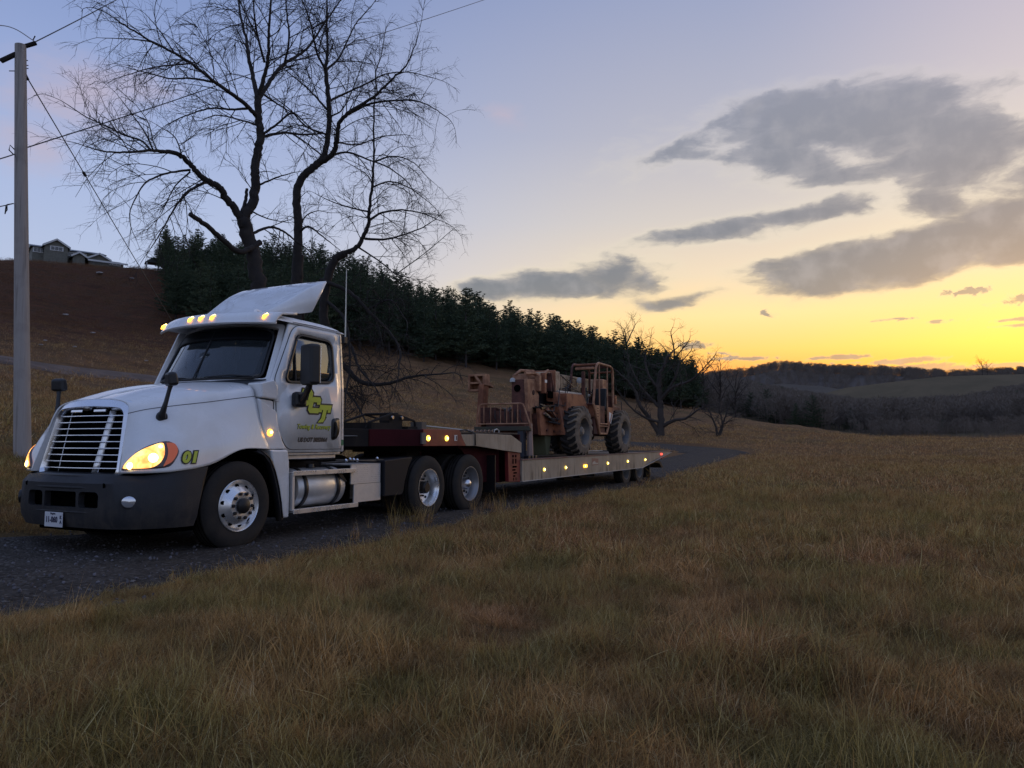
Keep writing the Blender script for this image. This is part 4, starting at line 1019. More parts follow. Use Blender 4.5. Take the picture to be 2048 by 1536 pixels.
for sg in (1, -1):
    for P in ([(-4.87,1.38),(-5.37,1.385),(-5.37,1.18),(-5.08,1.18)], [(-5.39,1.40),(-6.80,1.385),(-7.25,1.235),(-7.25,1.03),(-6.5,1.085),(-5.39,1.18)]):
        b_ = TMB(); b_.prism(P, 'y', sg*1.19, sg*1.25); b_.build('neck_side_plate', DIRTY, trailer, bevel=.006)
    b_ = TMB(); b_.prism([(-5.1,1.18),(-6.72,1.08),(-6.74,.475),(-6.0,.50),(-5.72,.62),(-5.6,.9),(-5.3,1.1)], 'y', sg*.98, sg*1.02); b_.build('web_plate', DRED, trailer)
    b_ = TMB(); b_.prism([(-6.72,1.075),(-7.25,1.03),(-7.25,.455),(-6.75,.475)], 'y', sg*1.14, sg*1.22); bh = b_.build('bulkhead', RED, trailer, bevel=.008)
    for (x, z, w, h) in [(-6.93,.97,.06,.05),(-7.05,.97,.06,.05),(-6.93,.87,.05,.10),(-7.05,.87,.05,.10),(-7.0,.76,.19,.035),(-6.97,.70,.14,.03),(-7.02,.64,.15,.03),(-6.98,.58,.10,.03),(-6.95,.52,.03,.06),(-7.06,.52,.03,.06)]:
        b_ = TMB(); b_.prism(rpoly([(x-w/2,z-h/2),(x+w/2,z-h/2),(x+w/2,z+h/2),(x-w/2,z+h/2)], .012), 'y', sg*1.221, sg*1.2225); b_.build('bulkhead_slot', HOLE, bh).parent = bh
# main deck: cream side rails that taper to a beavertail
for sg in (1, -1):
    b_ = TMB(); b_.prism([(-7.27,.465),(-15.1,.50),(-16.1,.66),(-18.2,.915),(-18.2,.935),(-12,.905),(-7.27,.875)], 'y', sg*1.20, sg*1.25); b_.build('side_rail', DIRTY, trailer, bevel=.006)
    b_ = TMB(); b_.prism([(-7.27,.88),(-12,.91),(-18.3,.94),(-18.3,.955),(-12,.928),(-7.27,.90)], 'y', sg*1.15, sg*1.265); b_.build('rub_rail', mat('worn red edge', (.16,.06,.05), .6, col2=(.22,.16,.12)) if sg > 0 else mat('pale steel edge', (.45,.42,.38), .5), trailer)
    b_ = TMB(); b_.prism([(-7.27,.455),(-15.1,.492),(-18.2,.905),(-18.2,.913),(-15.1,.502),(-7.27,.467)], 'y', sg*1.17, sg*1.275); b_.build('bottom_flange', mat('pale steel edge', (.45,.42,.38), .5), trailer)
for k_ in range(11):
    y0 = -1.14+.2075*k_; b_ = TMB(); b_.prism([(-7.28,.86),(-12,.888),(-18.1,.918),(-18.1,.878),(-12,.848),(-7.28,.82)], 'y', y0, y0+.198); b_.build('deck_plank', WOOD, trailer)
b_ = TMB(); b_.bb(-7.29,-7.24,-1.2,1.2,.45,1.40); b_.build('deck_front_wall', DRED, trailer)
b_ = TMB()
for y in (-.6,.6): b_.prism([(-7.2,.80),(-18.0,.86),(-16.5,.62),(-14.8,.50),(-7.2,.42)], 'y', y-.04, y+.04)
for x in np.arange(-8.,-17.5,-1.2): b_.bb(x-.04,x+.04,-1.15,1.15,.70,.80)
b_.each('deck_beam', STEEL, trailer)
b_ = TMB(); b_.prism([(-18.1,.93),(-18.45,.955),(-18.1,.88)], 'y', -1.25, 1.25); b_.build('tail_plate', STEEL, trailer)
b_ = TMB(); b_.prism([(-17.1,.74),(-17.75,.845),(-17.75,.80),(-17.1,.70)], 'y', 1.23, 1.262); b_.build('tail_stripe', RED, trailer)
# side marker lamps
LX = [(-8.317,.664,0),(-9.472,.672,0),(-10.652,.672,1),(-12.205,.70,0),(-13.793,.712,0),(-15.381,.722,0)]
YEL = mat('lit yellow lamp', (.8,.6,.05), .3, emit=(1,.66,.08), estr=2.0)
for x, z, k_ in LX:
    b_ = TMB()
    if k_: b_.bb(x-.09,x+.09,1.25,1.275,z-.032,z+.032)
    else: b_.lathe([(0,.034),(.015,.034),(.022,.024)], (x,1.25,z), 'y', 14)
    lm = b_.build('marker_lamp', AMBER if k_ else YEL, trailer)
    b_ = TMB(); b_.lathe([(0,.024),(.028,.018)], (x+(.03 if k_ else 0),1.252,z), 'y', 10); b_.build('lamp_core', AMBERHOT, lm)
b_ = TMB(); b_.prism([(x-11.55,z+.68) for x, z in [(0,0),(.45,-.01),(.45,.17),(0,.15)]], 'y', 1.2505, 1.253); b_.build('decal', mat('faded red decal', (.25,.12,.09), .6), trailer)
b_ = TMB(); b_.prism([(x-11.55,z+.68) for x, z in [(.03,.02),(.43,.015),(.40,.075),(.24,.10),(.20,.055),(.03,.045)]], 'y', 1.2535, 1.255); b_.build('decal', mat('faded white decal', (.42,.36,.30), .6), trailer)
for x, z in ((-3.86,1.312),(-4.42,1.312)):
    b_ = TMB(); y_ = 1.25
    b_.lathe([(0,.045),(.015,.045),(.026,.03)], (x,y_,z), 'y', 16); lm = b_.build('marker_lamp', YEL, trailer)
    b_ = TMB(); b_.lathe([(0,.026),(.03,.018)], (x,y_+.001,z), 'y', 10); b_.build('lamp_core', AMBERHOT, lm)
b_ = TMB(); b_.bb(-4.76,-4.67,1.251,1.256,1.27,1.37); b_.build('reflector_frame', mat('white reflector', (.6,.6,.6), .3), trailer)
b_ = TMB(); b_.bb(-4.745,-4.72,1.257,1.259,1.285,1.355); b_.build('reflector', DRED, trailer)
b_ = TMB(); b_.prism([(-3.66,1.22),(-3.78,1.22),(-3.78,1.40),(-3.66,1.40)], 'y', 1.24, 1.27); b_.build('document_box', mat('grey box', (.10,.095,.10), .6), trailer)
b_ = TMB(); b_.bb(-17.12,-16.98,1.251,1.275,.835,.885); b_.build('tail_lamp', REDL, trailer)
# trailer axles
TRI = mat('tyre rubber dusty', (.045,.040,.036), .85, col2=(.07,.06,.05), vscale=5)
for x in (-14.35,-15.55):
    for sg in (1,-1):
        w_ = wheel('steel', x+TOFF, sg*1.02, sg, trailer, rad=.43, w=.24); w_.data.materials[0] = TRI; w_.location.z = Hf(*(TRK+FW*x).xy)-.0
b_ = TMB()
for x in (-14.35,-15.55): b_.tube([(x,-.95,.45),(x,.95,.45)], .06, 8)
b_.build('axle', STEEL, trailer)
for sg in (1,-1):
    b_ = TMB(); b_.prism([(-16.1,.60),(-16.9,.66),(-17.35,.64),(-17.75,.42),(-17.55,.42),(-17.3,.56),(-16.9,.60),(-16.4,.56)], 'y', sg*.72, sg*1.12); b_.build('rear_fender', mat('black fender', (.012,.013,.017), .6, spec=.2), trailer)
    b_ = TMB(); b_.bb(-16.35,-16.32,sg*.7,sg*1.1,.16,.60); b_.build('mud_flap', BLACK, trailer)
# black frame with triangular top, winch box and tie-down on the gooseneck
b_ = TMB(); z0 = 1.457
b_.tube([(-3.72,.1,z0+.02),(-3.80,.1,z0+.12),(-4.0,.1,z0+.17),(-4.46,.1,z0+.285),(-4.72,.1,z0+.26),(-5.15,.1,z0+.17),(-5.17,.1,z0+.02)], .022, 6)
b_.tube([(-3.72,-.5,z0+.02),(-3.80,-.5,z0+.12),(-4.46,-.5,z0+.285),(-5.15,-.5,z0+.17),(-5.17,-.5,z0+.02)], .022, 6)
b_.prism([(-3.98,z0+.16),(-4.46,z0+.275),(-4.46,z0+.17)], 'y', .08, .12); b_.prism([(-4.66,z0+.26),(-5.13,z0+.175),(-4.66,z0+.17)], 'y', .08, .12)
for x in (-4.46,-4.62): b_.tube([(x,-.5,z0+.29),(x,.1,z0+.29)], .022, 6)
b_.bb(-4.36,-4.74,-.1,.12,z0+.0,z0+.27); b_.bb(-3.75,-4.35,-.4,.2,z0,z0+.12); b_.bb(-4.8,-5.1,-.4,.2,z0,z0+.07)
b_.build('hydraulic_frame', STEEL, trailer)
for x in (-4.40,-4.68):
    b_ = TMB(); b_.lathe([(-.03,.03),(.03,.03)], (x,.14,z0+.22), 'y', 10); b_.build('valve', CHROME, trailer)
b_ = TMB(); b_.bb(-5.17,-5.32,.0,.25,z0,z0+.16); b_.build('battery_box', mat('olive box', (.12,.10,.08), .7), trailer)
b_ = TMB(); b_.tube([(-5.3,.1,z0+.10),(-6.0,.3,z0+.055),(-6.6,.5,z0+.01)], .014, 6); b_.build('ramp_bar', mat('pale steel edge', (.45,.42,.38), .5), trailer)
b_ = TMB(); b_.tube([(-5.0,1.05,1.44),(-5.3,1.1,1.47),(-5.38,1.255,1.40),(-5.38,1.262,1.19)], .012, 5); b_.build('strap', BLACK, trailer)
for (a, b2) in (((-5.9,1.0,1.45),(-6.5,1.05,1.46)),((-5.3,.9,1.44),(-5.9,.95,1.47))):
    b_ = TMB(); n_ = 9
    for k_ in range(n_):
        p = Vector(a).lerp(Vector(b2), k_/n_); r_ = .022
        ax = Vector((0,1,0)) if k_ % 2 else Vector((0,0,1))
        b_.tube([p+Vector((cos(t_)*.04,0,0))+ax*sin(t_)*r_ for t_ in np.linspace(0, 2*pi, 9)], .008, 4)
    b_.build('chain', mat('worn chain', (.25,.20,.18), .5, .7), trailer)
b_ = TMB(); b_.tube([(-6.45,1.05,1.40),(-6.48,1.05,1.48),(-6.58,1.05,1.50),(-6.66,1.05,1.47),(-6.66,1.05,1.40)], .012, 6); b_.build('shackle', mat('pale steel edge', (.45,.42,.38), .5), trailer)
b_ = TMB(); b_.lathe([(0,.03),(.05,.03)], (-6.1,.5,1.43), 'z', 8); b_.build('stake_pin', STEEL, trailer)
for k_ in range(3):
    b_ = TMB(); b_.bb(-8.12+.16*k_,-8.22+.16*k_,1.02,1.14,.90,.965); b_.build('deck_cleat', BLACK, trailer, bevel=.01)
# landing gear under the neck front
b_ = TMB(); b_.lathe([(0,.12),(.08,.10),(.09,.05)], (-4.7,0,1.10), 'z', 14); b_.build('kingpin_plate', STEEL, trailer)
b_ = TMB(); b_.bb(-5.3,-2.4,-.5,.5,1.13,1.19); b_.build('neck_bottom', STEEL, trailer)
# ---------------------------------------------------------------- telehandler on the deck
TAN = mat('faded orange paint', (.33,.125,.058), .65, col2=(.16,.056,.028), vscale=3.4, bump=.2, bscale=30)
TAN2 = mat('pale and lit orange paint', (.43,.22,.12), .65, col2=(.24,.105,.055), vscale=5)
BRN = mat('dark and shaded orange paint', (.13,.042,.027), .7, col2=(.055,.022,.016), vscale=4)  # orange darkened in its colour, also for faces in shade
CREAM = mat('cream boom paint', (.52,.40,.27), .6, col2=(.30,.20,.12), vscale=5)
MUD = mat('muddy tyre sidewall', (.22,.17,.12), .95, col2=(.13,.10,.075), vscale=4, bump=.3, bscale=30)
MUDD = mat('dark tyre', (.022,.020,.020), .85, col2=(.05,.042,.036), vscale=4)
LX0 = -11.0; DZ = .885
tele = empty('telehandler', TRK+FW*LX0+Vector((0,0,DZ)), TH)
tag(tele, 'faded orange rough terrain telehandler with open cab and muddy lugged tyres on the trailer deck', 'telehandler')
class LMB(MB):
    def each(s, *a, **k):
        s.v = [(x-LX0, y, z-DZ) for x, y, z in s.v]; return MB.each(s, *a, **k)
    def build(s, *a, **k):
        if not getattr(s, 'done', 0): s.v = [(x-LX0, y, z-DZ) for x, y, z in s.v]; s.done = 1
        return MB.build(s, *a, **k)
def lug_tyre(x, y, sg, rad=.61, w=.42):
    c = (x, y, DZ+.01+rad); b_ = LMB()
    b_.lathe([(-w,.33),(-w-.01,.42),(-w+.03,rad-.06),(-w+.09,rad-.03),(-.09,rad-.03),(-.03,rad-.06),(.01,.43),(0,.36),(-.03,.335),(-.10,.325),(-w+.02,.325)], c, 'y', 48, sg)
    t = b_.build('wheel', MUDD, tele, ang=30)
    s_ = LMB(); s_.lathe([(-.028,rad-.062),(-.024,rad-.060),(.013,.43),(.004,.36),(-.026,.337),(-.03,.335)], (x, y+sg*.002, c[2]), 'y', 48, sg, cap=False); s_.build('sidewall', MUD, t, ang=60)
    for side in (0, 1):
        l_ = LMB(); n_ = 20
        for k in range(n_):
            a = 2*pi*(k+.5*side)/n_; 
            pts = []
            for q, (u, da) in enumerate([(-.5*w, 0.0), (-.28*w, .05), (-.06*w, .16), (.0, .20)]):
                uu = (u if side == 0 else -w-u); ro = rad+.012 if q < 3 else rad-.045; ri = rad-.06 if q < 3 else rad-.11
                for da2 in (-.055, .055):
                    ang_ = a+da+da2*(.8 if q < 3 else 1.)
                    for r_ in (ri, ro): pts.append((x+r_*cos(ang_), y+sg*uu, c[2]+r_*sin(ang_)))
            fs = []
            for q in range(3):
                o_2 = q*4; fs += [(o_2+1,o_2+5,o_2+7,o_2+3),(o_2,o_2+4,o_2+5,o_2+1),(o_2+2,o_2+3,o_2+7,o_2+6)]
            fs += [(12,13,15,14),(0,1,3,2)]; l_.add(pts, fs)
        o_3 = l_.build('tyre_lugs', MUD if side == 0 else MUDD, t, smooth=False)
        o_3['kind'] = 'stuff'
    r_ = LMB(); r_.lathe([(-.20,.08),(-.19,.22),(-.16,.29),(-.03,.325),(.005,.342),(.005,.33),(-.03,.31),(-.17,.27),(-.20,.20),(-.21,.08)], c, 'y', 40, sg); rim = r_.build('rim', mat('grey steel rim', (.10,.10,.105), .5, .3, col2=(.20,.17,.14), vscale=5), t)
    h_ = LMB(); h_.lathe([(-.20,.13),(-.08,.12),(-.05,.09),(-.03,.07),(-.03,.001)], c, 'y', 16, sg); h_.build('hub', mat('dusty hub', (.20,.17,.14), .7), rim)
    n2 = LMB()
    for k in range(8): n2.lathe([(-.19,.02),(-.15,.02)], (x+.18*cos(k*pi/4), y, c[2]+.18*sin(k*pi/4)), 'y', 6, sg)
    n2.each('wheel_nut', mat('dusty hub', (.20,.17,.14), .7), rim)
for x in (-10.97, -14.0):
    for sg in (1, -1): lug_tyre(x, sg*1.12, sg)
b_ = LMB()
for x in (-10.97,-14.0): b_.tube([(x,-.75,1.50),(x,.75,1.50)], .10, 10); b_.lathe([(-.18,.06),(-.14,.2),(.14,.2),(.18,.06)], (x,0,1.5), 'y', 14)
b_.build('axle', mat('greasy steel', (.035,.032,.026), .6, col2=(.07,.06,.03)), tele)
# chassis: front frame sides, belly, rear
for sg in (1, -1):
    b_ = LMB(); b_.prism([(-9.62,1.40),(-9.50,2.02),(-10.05,2.0),(-10.45,2.16),(-10.62,2.20),(-11.40,2.2),(-11.45,1.40)], 'y', sg*.50, sg*.58); b_.build('frame_side', TAN if sg > 0 else BRN, tele, bevel=.01)
    b_ = LMB(); b_.prism([(-9.80,1.99),(-9.86,2.06),(-11.1,1.66),(-11.05,1.56)], 'y', sg*.58, sg*.66); b_.build('frame_rib', TAN, tele, bevel=.01)
    b_ = LMB(); b_.prism([(-10.62,2.20),(-10.62,1.62),(-11.2,1.62),(-11.25,2.2)], 'y', sg*.585, sg*.70); b_.build('side_box', TAN, tele, bevel=.02)
b_ = LMB(); b_.prism([(-9.62,1.42),(-9.50,1.90),(-11.0,2.0),(-14.8,2.0),(-14.9,1.42)], 'y', -.5, .5); b_.build('chassis', BRN, tele, bevel=.01)
b_ = LMB(); b_.prism([(-9.55,2.05),(-10.1,2.13),(-10.2,2.08),(-9.6,2.0)], 'y', .2, .62); b_.tube([(-9.6,.55,2.12),(-10.0,.6,2.06),(-10.5,.55,2.12)], .025, 6); b_.tube([(-9.5,.5,2.06),(-10.1,.55,2.0),(-10.5,.5,2.05)], .025, 6); b_.build('hydraulic_hose', BLACK, tele)
# upright plate in front of the front wheel (dark front face, bright edge)
b_ = LMB(); b_.prism([(-10.80,2.45),(-10.92,2.45),(-11.40,1.40),(-11.0,1.40)], 'y', .30, .92) ; 
b_ = LMB(); b_.prism([(.36,2.45),(.62,2.45),(.88,1.41),(.46,1.41)], 'x', -10.35, -10.62); b_.build('fender_post', TAN, tele, bevel=.015)
b_ = LMB(); b_.tube([(-10.5,.72,1.42),(-10.5,.98,1.44)], .045, 8); b_.build('frame_pin', BRN, tele)
# rear body beside the boom (hood line behind the front wheel)
b_ = LMB(); b_.prism([(-10.62,2.43),(-11.7,2.45),(-11.95,2.20),(-12.3,2.20),(-12.3,1.95),(-10.62,1.95)], 'y', .20, .80); b_.build('battery_cover', TAN, tele, bevel=.02)
b_ = LMB(); b_.prism([(-12.1,2.2),(-12.1,1.45),(-12.9,1.45),(-12.9,2.2)], 'y', .45, .93); b_.build('cab_floor_box', BRN, tele, bevel=.01)
b_ = LMB(); b_.prism([(-12.4,2.5),(-12.4,1.5),(-14.9,1.5),(-14.95,2.3),(-14.5,2.5)], 'y', -.95, -.30); b_.build('engine_cover', TAN, tele, bevel=.03)
b_ = LMB(); b_.prism([(-13.55,2.28),(-13.55,1.7),(-14.9,1.6),(-14.95,2.1),(-14.5,2.25)], 'y', .3, .78); b_.build('rear_fender', BRN, tele, bevel=.03)
b_ = LMB(); b_.bb(-13.52,-13.62,.80,1.02,2.28,2.52); b_.build('work_lamp', TAN, tele, bevel=.01)
b_ = LMB(); b_.tube([(-13.6,.95,2.40),(-14.1,.98,2.38),(-14.1,1.0,2.0)], .012, 5); b_.build('wire', BLACK, tele)
# boom: outer box, ribbed middle, cream end collar, hanging cylinders
b_ = LMB(); b_.prism([(-10.62,2.56),(-10.62,2.98),(-15.0,3.02),(-15.0,2.6)], 'y', -.28, .22); b_.build('boom', CREAM, tele, bevel=.02)
b_ = LMB(); b_.prism([(-11.0,2.52),(-11.0,3.02),(-11.36,3.03),(-11.36,2.56),(-11.3,2.52)], 'y', -.34, .30); b_.build('boom_collar', CREAM, tele, bevel=.02)
b_ = LMB(); b_.prism([(-10.98,2.52),(-10.98,3.04),(-11.03,3.05),(-11.03,2.50)], 'y', -.36, .33); b_.build('boom_flange', TAN, tele, bevel=.008)
for k_ in range(18):
    b_ = LMB(); x = -11.45-.10*k_; b_.bb(x,x-.05,.22,.245,2.60,2.98); b_.build('boom_rib', CREAM, tele)
b_ = LMB(); b_.tube([(-11.1,.34,2.50),(-13.2,.36,2.52)], .045, 8); b_.build('hydraulic_pipe', mat('pale pipe', (.5,.45,.38), .4), tele)
for a, b2 in (((-11.4,.3,2.95),(-12.1,.34,2.70)), ((-11.5,.3,2.6),(-12.0,.33,2.85)), ((-11.9,.32,2.62),(-12.6,.34,2.82))):
    b_ = LMB(); b_.tube([a, (Vector(a)+Vector(b2))/2+Vector((0,.06,-.05)), b2], .014, 6); b_.build('boom_hose', BLACK, tele)
# boom front section and head
b_ = LMB(); b_.prism([(-9.75,2.52),(-9.75,2.86),(-10.95,2.92),(-10.95,2.55)], 'y', -.24, .18); b_.build('inner_boom', TAN2, tele, bevel=.015)
b_ = LMB(); b_.lathe([(-.02,.001),(-.02,.07),(.02,.07),(.03,.05)], (-10.62,.2,2.64), 'y', 14); b_.build('pivot_pin', mat('grey steel rim', (.10,.10,.105), .5), tele)
head = LMB(); head.prism([(-9.35,1.62),(-9.28,2.70),(-9.72,2.72),(-9.80,2.45),(-9.92,2.36),(-9.90,1.62)], 'y', .30, .385); head.build('boom_head_side', TAN2, tele, bevel=.008)  # side face lightened in colour as the lit side of the head
b_ = LMB(); b_.prism([(-.03,2.70),(.32,2.69),(.30,1.65),(-.03,1.66)], 'x', -9.30, -9.38); bhd = b_.build('boom_head', BRN, tele, bevel=.008)  # front face darkened in colour as the shaded side of the head
b_ = LMB(); b_.lathe([(0,.001),(0,.085),(.012,.085),(.014,.07)], (-9.298,.12,2.49), 'x', 20); b_.build('head_hole', HOLE, tele)
b_ = LMB(); b_.lathe([(0,.001),(0,.06),(.01,.06)], (-9.60,.388,2.40), 'y', 16); b_.build('head_hole', BRN, tele)
b_ = LMB(); b_.lathe([(-.06,.07),(.0,.065),(.03,.04),(.04,.001)], (-9.30,.0,2.70), 'z', 14); b_.build('work_light', mat('pale lamp', (.42,.42,.40), .4), tele)
for (x, z0, z1, y, w, m_) in [(-9.80,2.44,2.80,.42,.11,TAN2), (-10.10,2.40,2.90,.42,.11,TAN), (-10.44,2.30,2.90,.42,.10,BRN)]:
    b_ = LMB(); b_.bb(x-w/2,x+w/2,y-.06,y+.06,z0,z1); b_.build('cylinder_guard', m_, tele, bevel=.012)
b_ = LMB(); b_.bb(-10.04,-10.16,.482,.486,2.66,2.73); b_.build('sticker', mat('white sticker', (.7,.7,.68), .5), tele)
b_ = LMB(); b_.tube([(-9.35,.3,2.83),(-9.7,.35,2.86),(-10.1,.35,2.80),(-10.45,.38,2.98)], .045, 6); b_.tube([(-9.2,.1,2.78),(-9.3,.2,2.9),(-9.9,.25,2.93)], .035, 6); b_.build('boom_linkage', TAN2, tele)
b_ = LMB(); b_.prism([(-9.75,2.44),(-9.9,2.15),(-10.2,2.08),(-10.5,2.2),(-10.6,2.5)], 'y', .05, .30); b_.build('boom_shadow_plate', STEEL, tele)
b_ = LMB(); b_.prism([(-10.42,2.92),(-10.36,2.92),(-10.62,2.25),(-10.75,2.25)], 'y', .25, .50); b_.build('tilt_arm', BRN, tele, bevel=.01)
# fork carriage with bar guard, legs and the tall side post
b_ = LMB(); b_.tube([(-9.0,-.78,1.60),(-9.0,-.72,2.08),(-9.0,-.66,2.12),(-9.0,.36,2.12),(-9.0,.42,2.10),(-9.0,.58,1.68),(-9.0,.60,1.55)], .020, 8); b_.tube([(-9.0,-.78,1.66),(-9.0,.56,1.66)], .018, 6); gd = b_.build('load_guard', TAN2, tele)
for y in (-.60,-.42,-.16,.0,.14,.28):
    b_ = LMB(); b_.tube([(-9.0,y,1.66),(-9.0,y,2.12)], .013, 6); b_.build('guard_bar', TAN2, gd)
b_ = LMB(); b_.bb(-9.1,-8.98,-.85,.60,1.50,1.60); b_.build('carriage_beam', mat('greasy steel', (.035,.032,.026), .6), tele, bevel=.01)
b_ = LMB(); b_.bb(-9.4,-9.1,-.6,.4,1.45,1.95); b_.prism([(-9.1,1.7),(-9.1,2.05),(-9.5,2.0),(-9.5,1.6)], 'y', -.75, -.35); b_.build('carriage_plate', BRN, tele, bevel=.01)
b_ = LMB(); b_.bb(-9.15,-9.0,.27,.42,.90,1.52); b_.build('carriage_leg', mat('dark blue steel', (.025,.028,.04), .5), tele, bevel=.01)
b_ = LMB(); b_.prism([(.54,1.66),(.60,1.66),(.63,.90),(.55,.90)], 'x', -9.05, -9.10); b_.build('fork', mat('pale worn fork', (.35,.24,.19), .5), tele)
b_ = LMB(); b_.prism([(.44,1.50),(.52,1.50),(.53,.92),(.45,.92)], 'x', -9.14, -9.20); b_.build('fork', mat('pale worn fork', (.35,.24,.19), .5), tele)
b_ = LMB(); b_.prism([(-.92,1.44),(-.77,1.44),(-.69,2.60),(-.83,2.60)], 'x', -9.15, -9.40); b_.build('side_post', TAN, tele, bevel=.01)
hb_ = LMB()
for (y0, y1, z0, z1) in ((-1.12,-.72,2.80,2.85),(-1.12,-.80,2.62,2.66),(-1.14,-.82,2.44,2.49),(-1.14,-1.09,2.44,2.85)): hb_.bb(-9.18,-9.42,y0,y1,z0,z1)
hb_.prism([(-.74,2.85),(-.68,2.85),(-.66,2.58),(-.74,2.60)], 'x', -9.18, -9.42); hb_.prism([(-.98,2.83),(-.92,2.83),(-.74,2.60),(-.80,2.60)], 'x', -9.16, -9.22); hb_.bb(-9.38,-9.42,-1.12,-.72,2.44,2.85)
hb_.build('post_head', TAN2, tele, bevel=.005)
b_ = LMB(); b_.prism([(-9.3,2.60),(-9.3,2.70),(-9.6,2.56),(-9.6,2.54)], 'y', -.86, -.66); b_.build('post_head_cap', TAN2, tele)
# outriggers / stabiliser under the nose
b_ = LMB(); b_.tube([(-9.5,-.2,.98),(-10.6,.4,1.05)], .03, 6); b_.tube([(-9.4,.1,.96),(-11.3,.1,.97)], .05, 6); b_.build('tie_rod', mat('grey steel rim', (.10,.10,.105), .5), tele)
b_ = LMB(); b_.prism([(-10.0,1.40),(-10.35,1.40),(-10.25,.93),(-10.1,.93)], 'y', .1, .5); b_.build('front_bracket', mat('olive grease', (.10,.10,.05), .7), tele, bevel=.02)
# hoses, clamps and black boxes standing for shaded gaps that crowd the boom and nose
rq = random.Random(3)
for k_ in range(16):
    x0 = -9.5-rq.random()*1.2; z0 = 1.7+rq.random()*.5; x1 = x0-.3-rq.random()*.6; z1 = z0+rq.uniform(-.3,.5); y0 = .60+rq.random()*.08
    b_ = LMB(); b_.tube([(x0,y0,z0), ((x0+x1)/2, y0+.05+rq.random()*.06, min(z0,z1)-.06*rq.random()), (x1, y0-.02, z1)], .010+.008*rq.random(), 5); b_.build('hose', BLACK, tele)
for k_ in range(10):
    x0 = -11.5-rq.random()*1.1; z0 = 2.5+rq.random()*.45; b_ = LMB(); b_.tube([(x0,.27,z0), (x0-.12,.34,z0-.15*rq.random()), (x0-.3*rq.random()-.15,.28,z0-.35*rq.random())], .009, 5); b_.build('hose', BLACK, tele)
for k_ in range(7):
    b_ = LMB(); y0 = -.5+.13*k_; b_.tube([(-9.12,y0,1.98+.08*rq.random()), (-9.05,y0+.04,1.80), (-9.15,y0+.08,1.62)], .012, 5); b_.build('hose', BLACK, tele)
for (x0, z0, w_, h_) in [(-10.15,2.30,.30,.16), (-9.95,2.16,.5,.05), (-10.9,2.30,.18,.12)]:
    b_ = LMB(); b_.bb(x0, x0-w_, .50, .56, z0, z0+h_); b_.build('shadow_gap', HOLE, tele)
for (x0, z0) in [(-9.9,1.52),(-10.3,1.5),(-10.75,1.75),(-10.9,2.05),(-11.1,1.55)]:
    b_ = LMB(); b_.lathe([(0,.03),(.03,.03),(.04,.018)], (x0,.585 if x0 > -10.6 else .70,z0), 'y', 8); b_.build('bolt', BRN, tele)
b_ = LMB(); b_.tube([(-9.7,.62,1.92),(-10.55,.66,1.62)], .035, 8); b_.build('lift_cylinder', mat('chrome', (.8,.8,.8), .2), tele)
# cab: hexagonal tube frame (open), seat, wheel, canopy grille
FR = .034
def fr(pts, name='cab_frame', m=TAN2, r=FR, par=None): 
    b2 = LMB(); b2.tube(pts, r, 8); return b2.build(name, m, par or tele)
YN, YF = .96, .28
side = [(-12.43,1.46),(-11.98,2.22),(-12.20,3.20),(-12.28,3.28),(-12.36,3.31),(-13.25,3.30),(-13.40,3.26),(-13.46,3.16),(-13.47,2.18),(-12.93,1.46)]
nf = fr([(x, YN, z) for x, z in side+side[:1]])
ff = fr([(x, YF, z) for x, z in side+side[:1]], m=BRN)
fr([(x, YN, z) for x, z in [(-12.43,3.29),(-12.43,1.72)]], 'door_post', TAN2, .020); fr([(x, YN, z) for x, z in [(-13.03,3.29),(-13.03,1.72)]], 'door_post', TAN2, .020)
fr([(-12.43,YN,1.72),(-13.03,YN,1.72)], 'door_rail', TAN2, .022); fr([(-12.43,YN,1.66),(-13.0,YN,1.66)], 'door_rail', TAN2, .016)
for x, z in side[3:8:2]+[side[0], side[1], side[-1]]: fr([(x, YF, z), (x, YN, z)], 'cross_bar', TAN if z > 3 else BRN, .028)
b_ = LMB(); b_.prism([(-12.40,1.52),(-12.0,2.20),(-12.42,2.20)], 'y', YN-.015, YN+.012); pnl = b_.build('door_panel', TAN2, tele)
for k_ in range(4): 
    b_ = LMB(); b_.bb(-12.20,-12.33,YN+.013,YN+.018,1.90+.07*k_,1.92+.07*k_); b_.build('vent_slot', BRN, pnl)
b_ = LMB(); b_.prism([(-13.45,2.18),(-13.05,2.18),(-13.05,1.62),(-13.1,1.62)], 'y', YN-.015, YN+.012); b_.build('door_panel', TAN, tele)
b_ = LMB(); b_.prism([(-13.42,2.0),(-13.12,2.05),(-13.12,1.78),(-13.25,1.74)], 'y', YN+.013, YN+.016); b_.build('sticker', mat('white sticker', (.7,.7,.68), .5), tele)
for k_ in range(7):
    x = -12.42-.14*k_; b_ = LMB(); b_.bb(x,x-.07,YF,YN,3.265,3.285); b_.build('roof_slat', BRN, tele)
b_ = LMB(); b_.bb(-12.28,-12.36,YF+.05,YN-.1,3.15,3.22); b_.build('roof_lamp_bar', TAN2, tele, bevel=.02)
b_ = LMB(); b_.prism([(-12.05,2.24),(-12.05,1.9),(-12.14,1.9),(-12.14,2.24)], 'y', YF, YN-.02); b_.build('dash_panel', TAN, tele)
b_ = LMB(); b_.bb(-12.02,-12.10,.62,.70,2.2,3.08); b_.build('front_post', BRN, tele)
b_ = LMB(); b_.box((-13.05,.62,2.02), (.5,.46,.14)); b_.box((-13.30,.62,2.38), (.12,.44,.66), (0,R(-8),0)); b_.build('seat', BLACK, tele, bevel=.04)
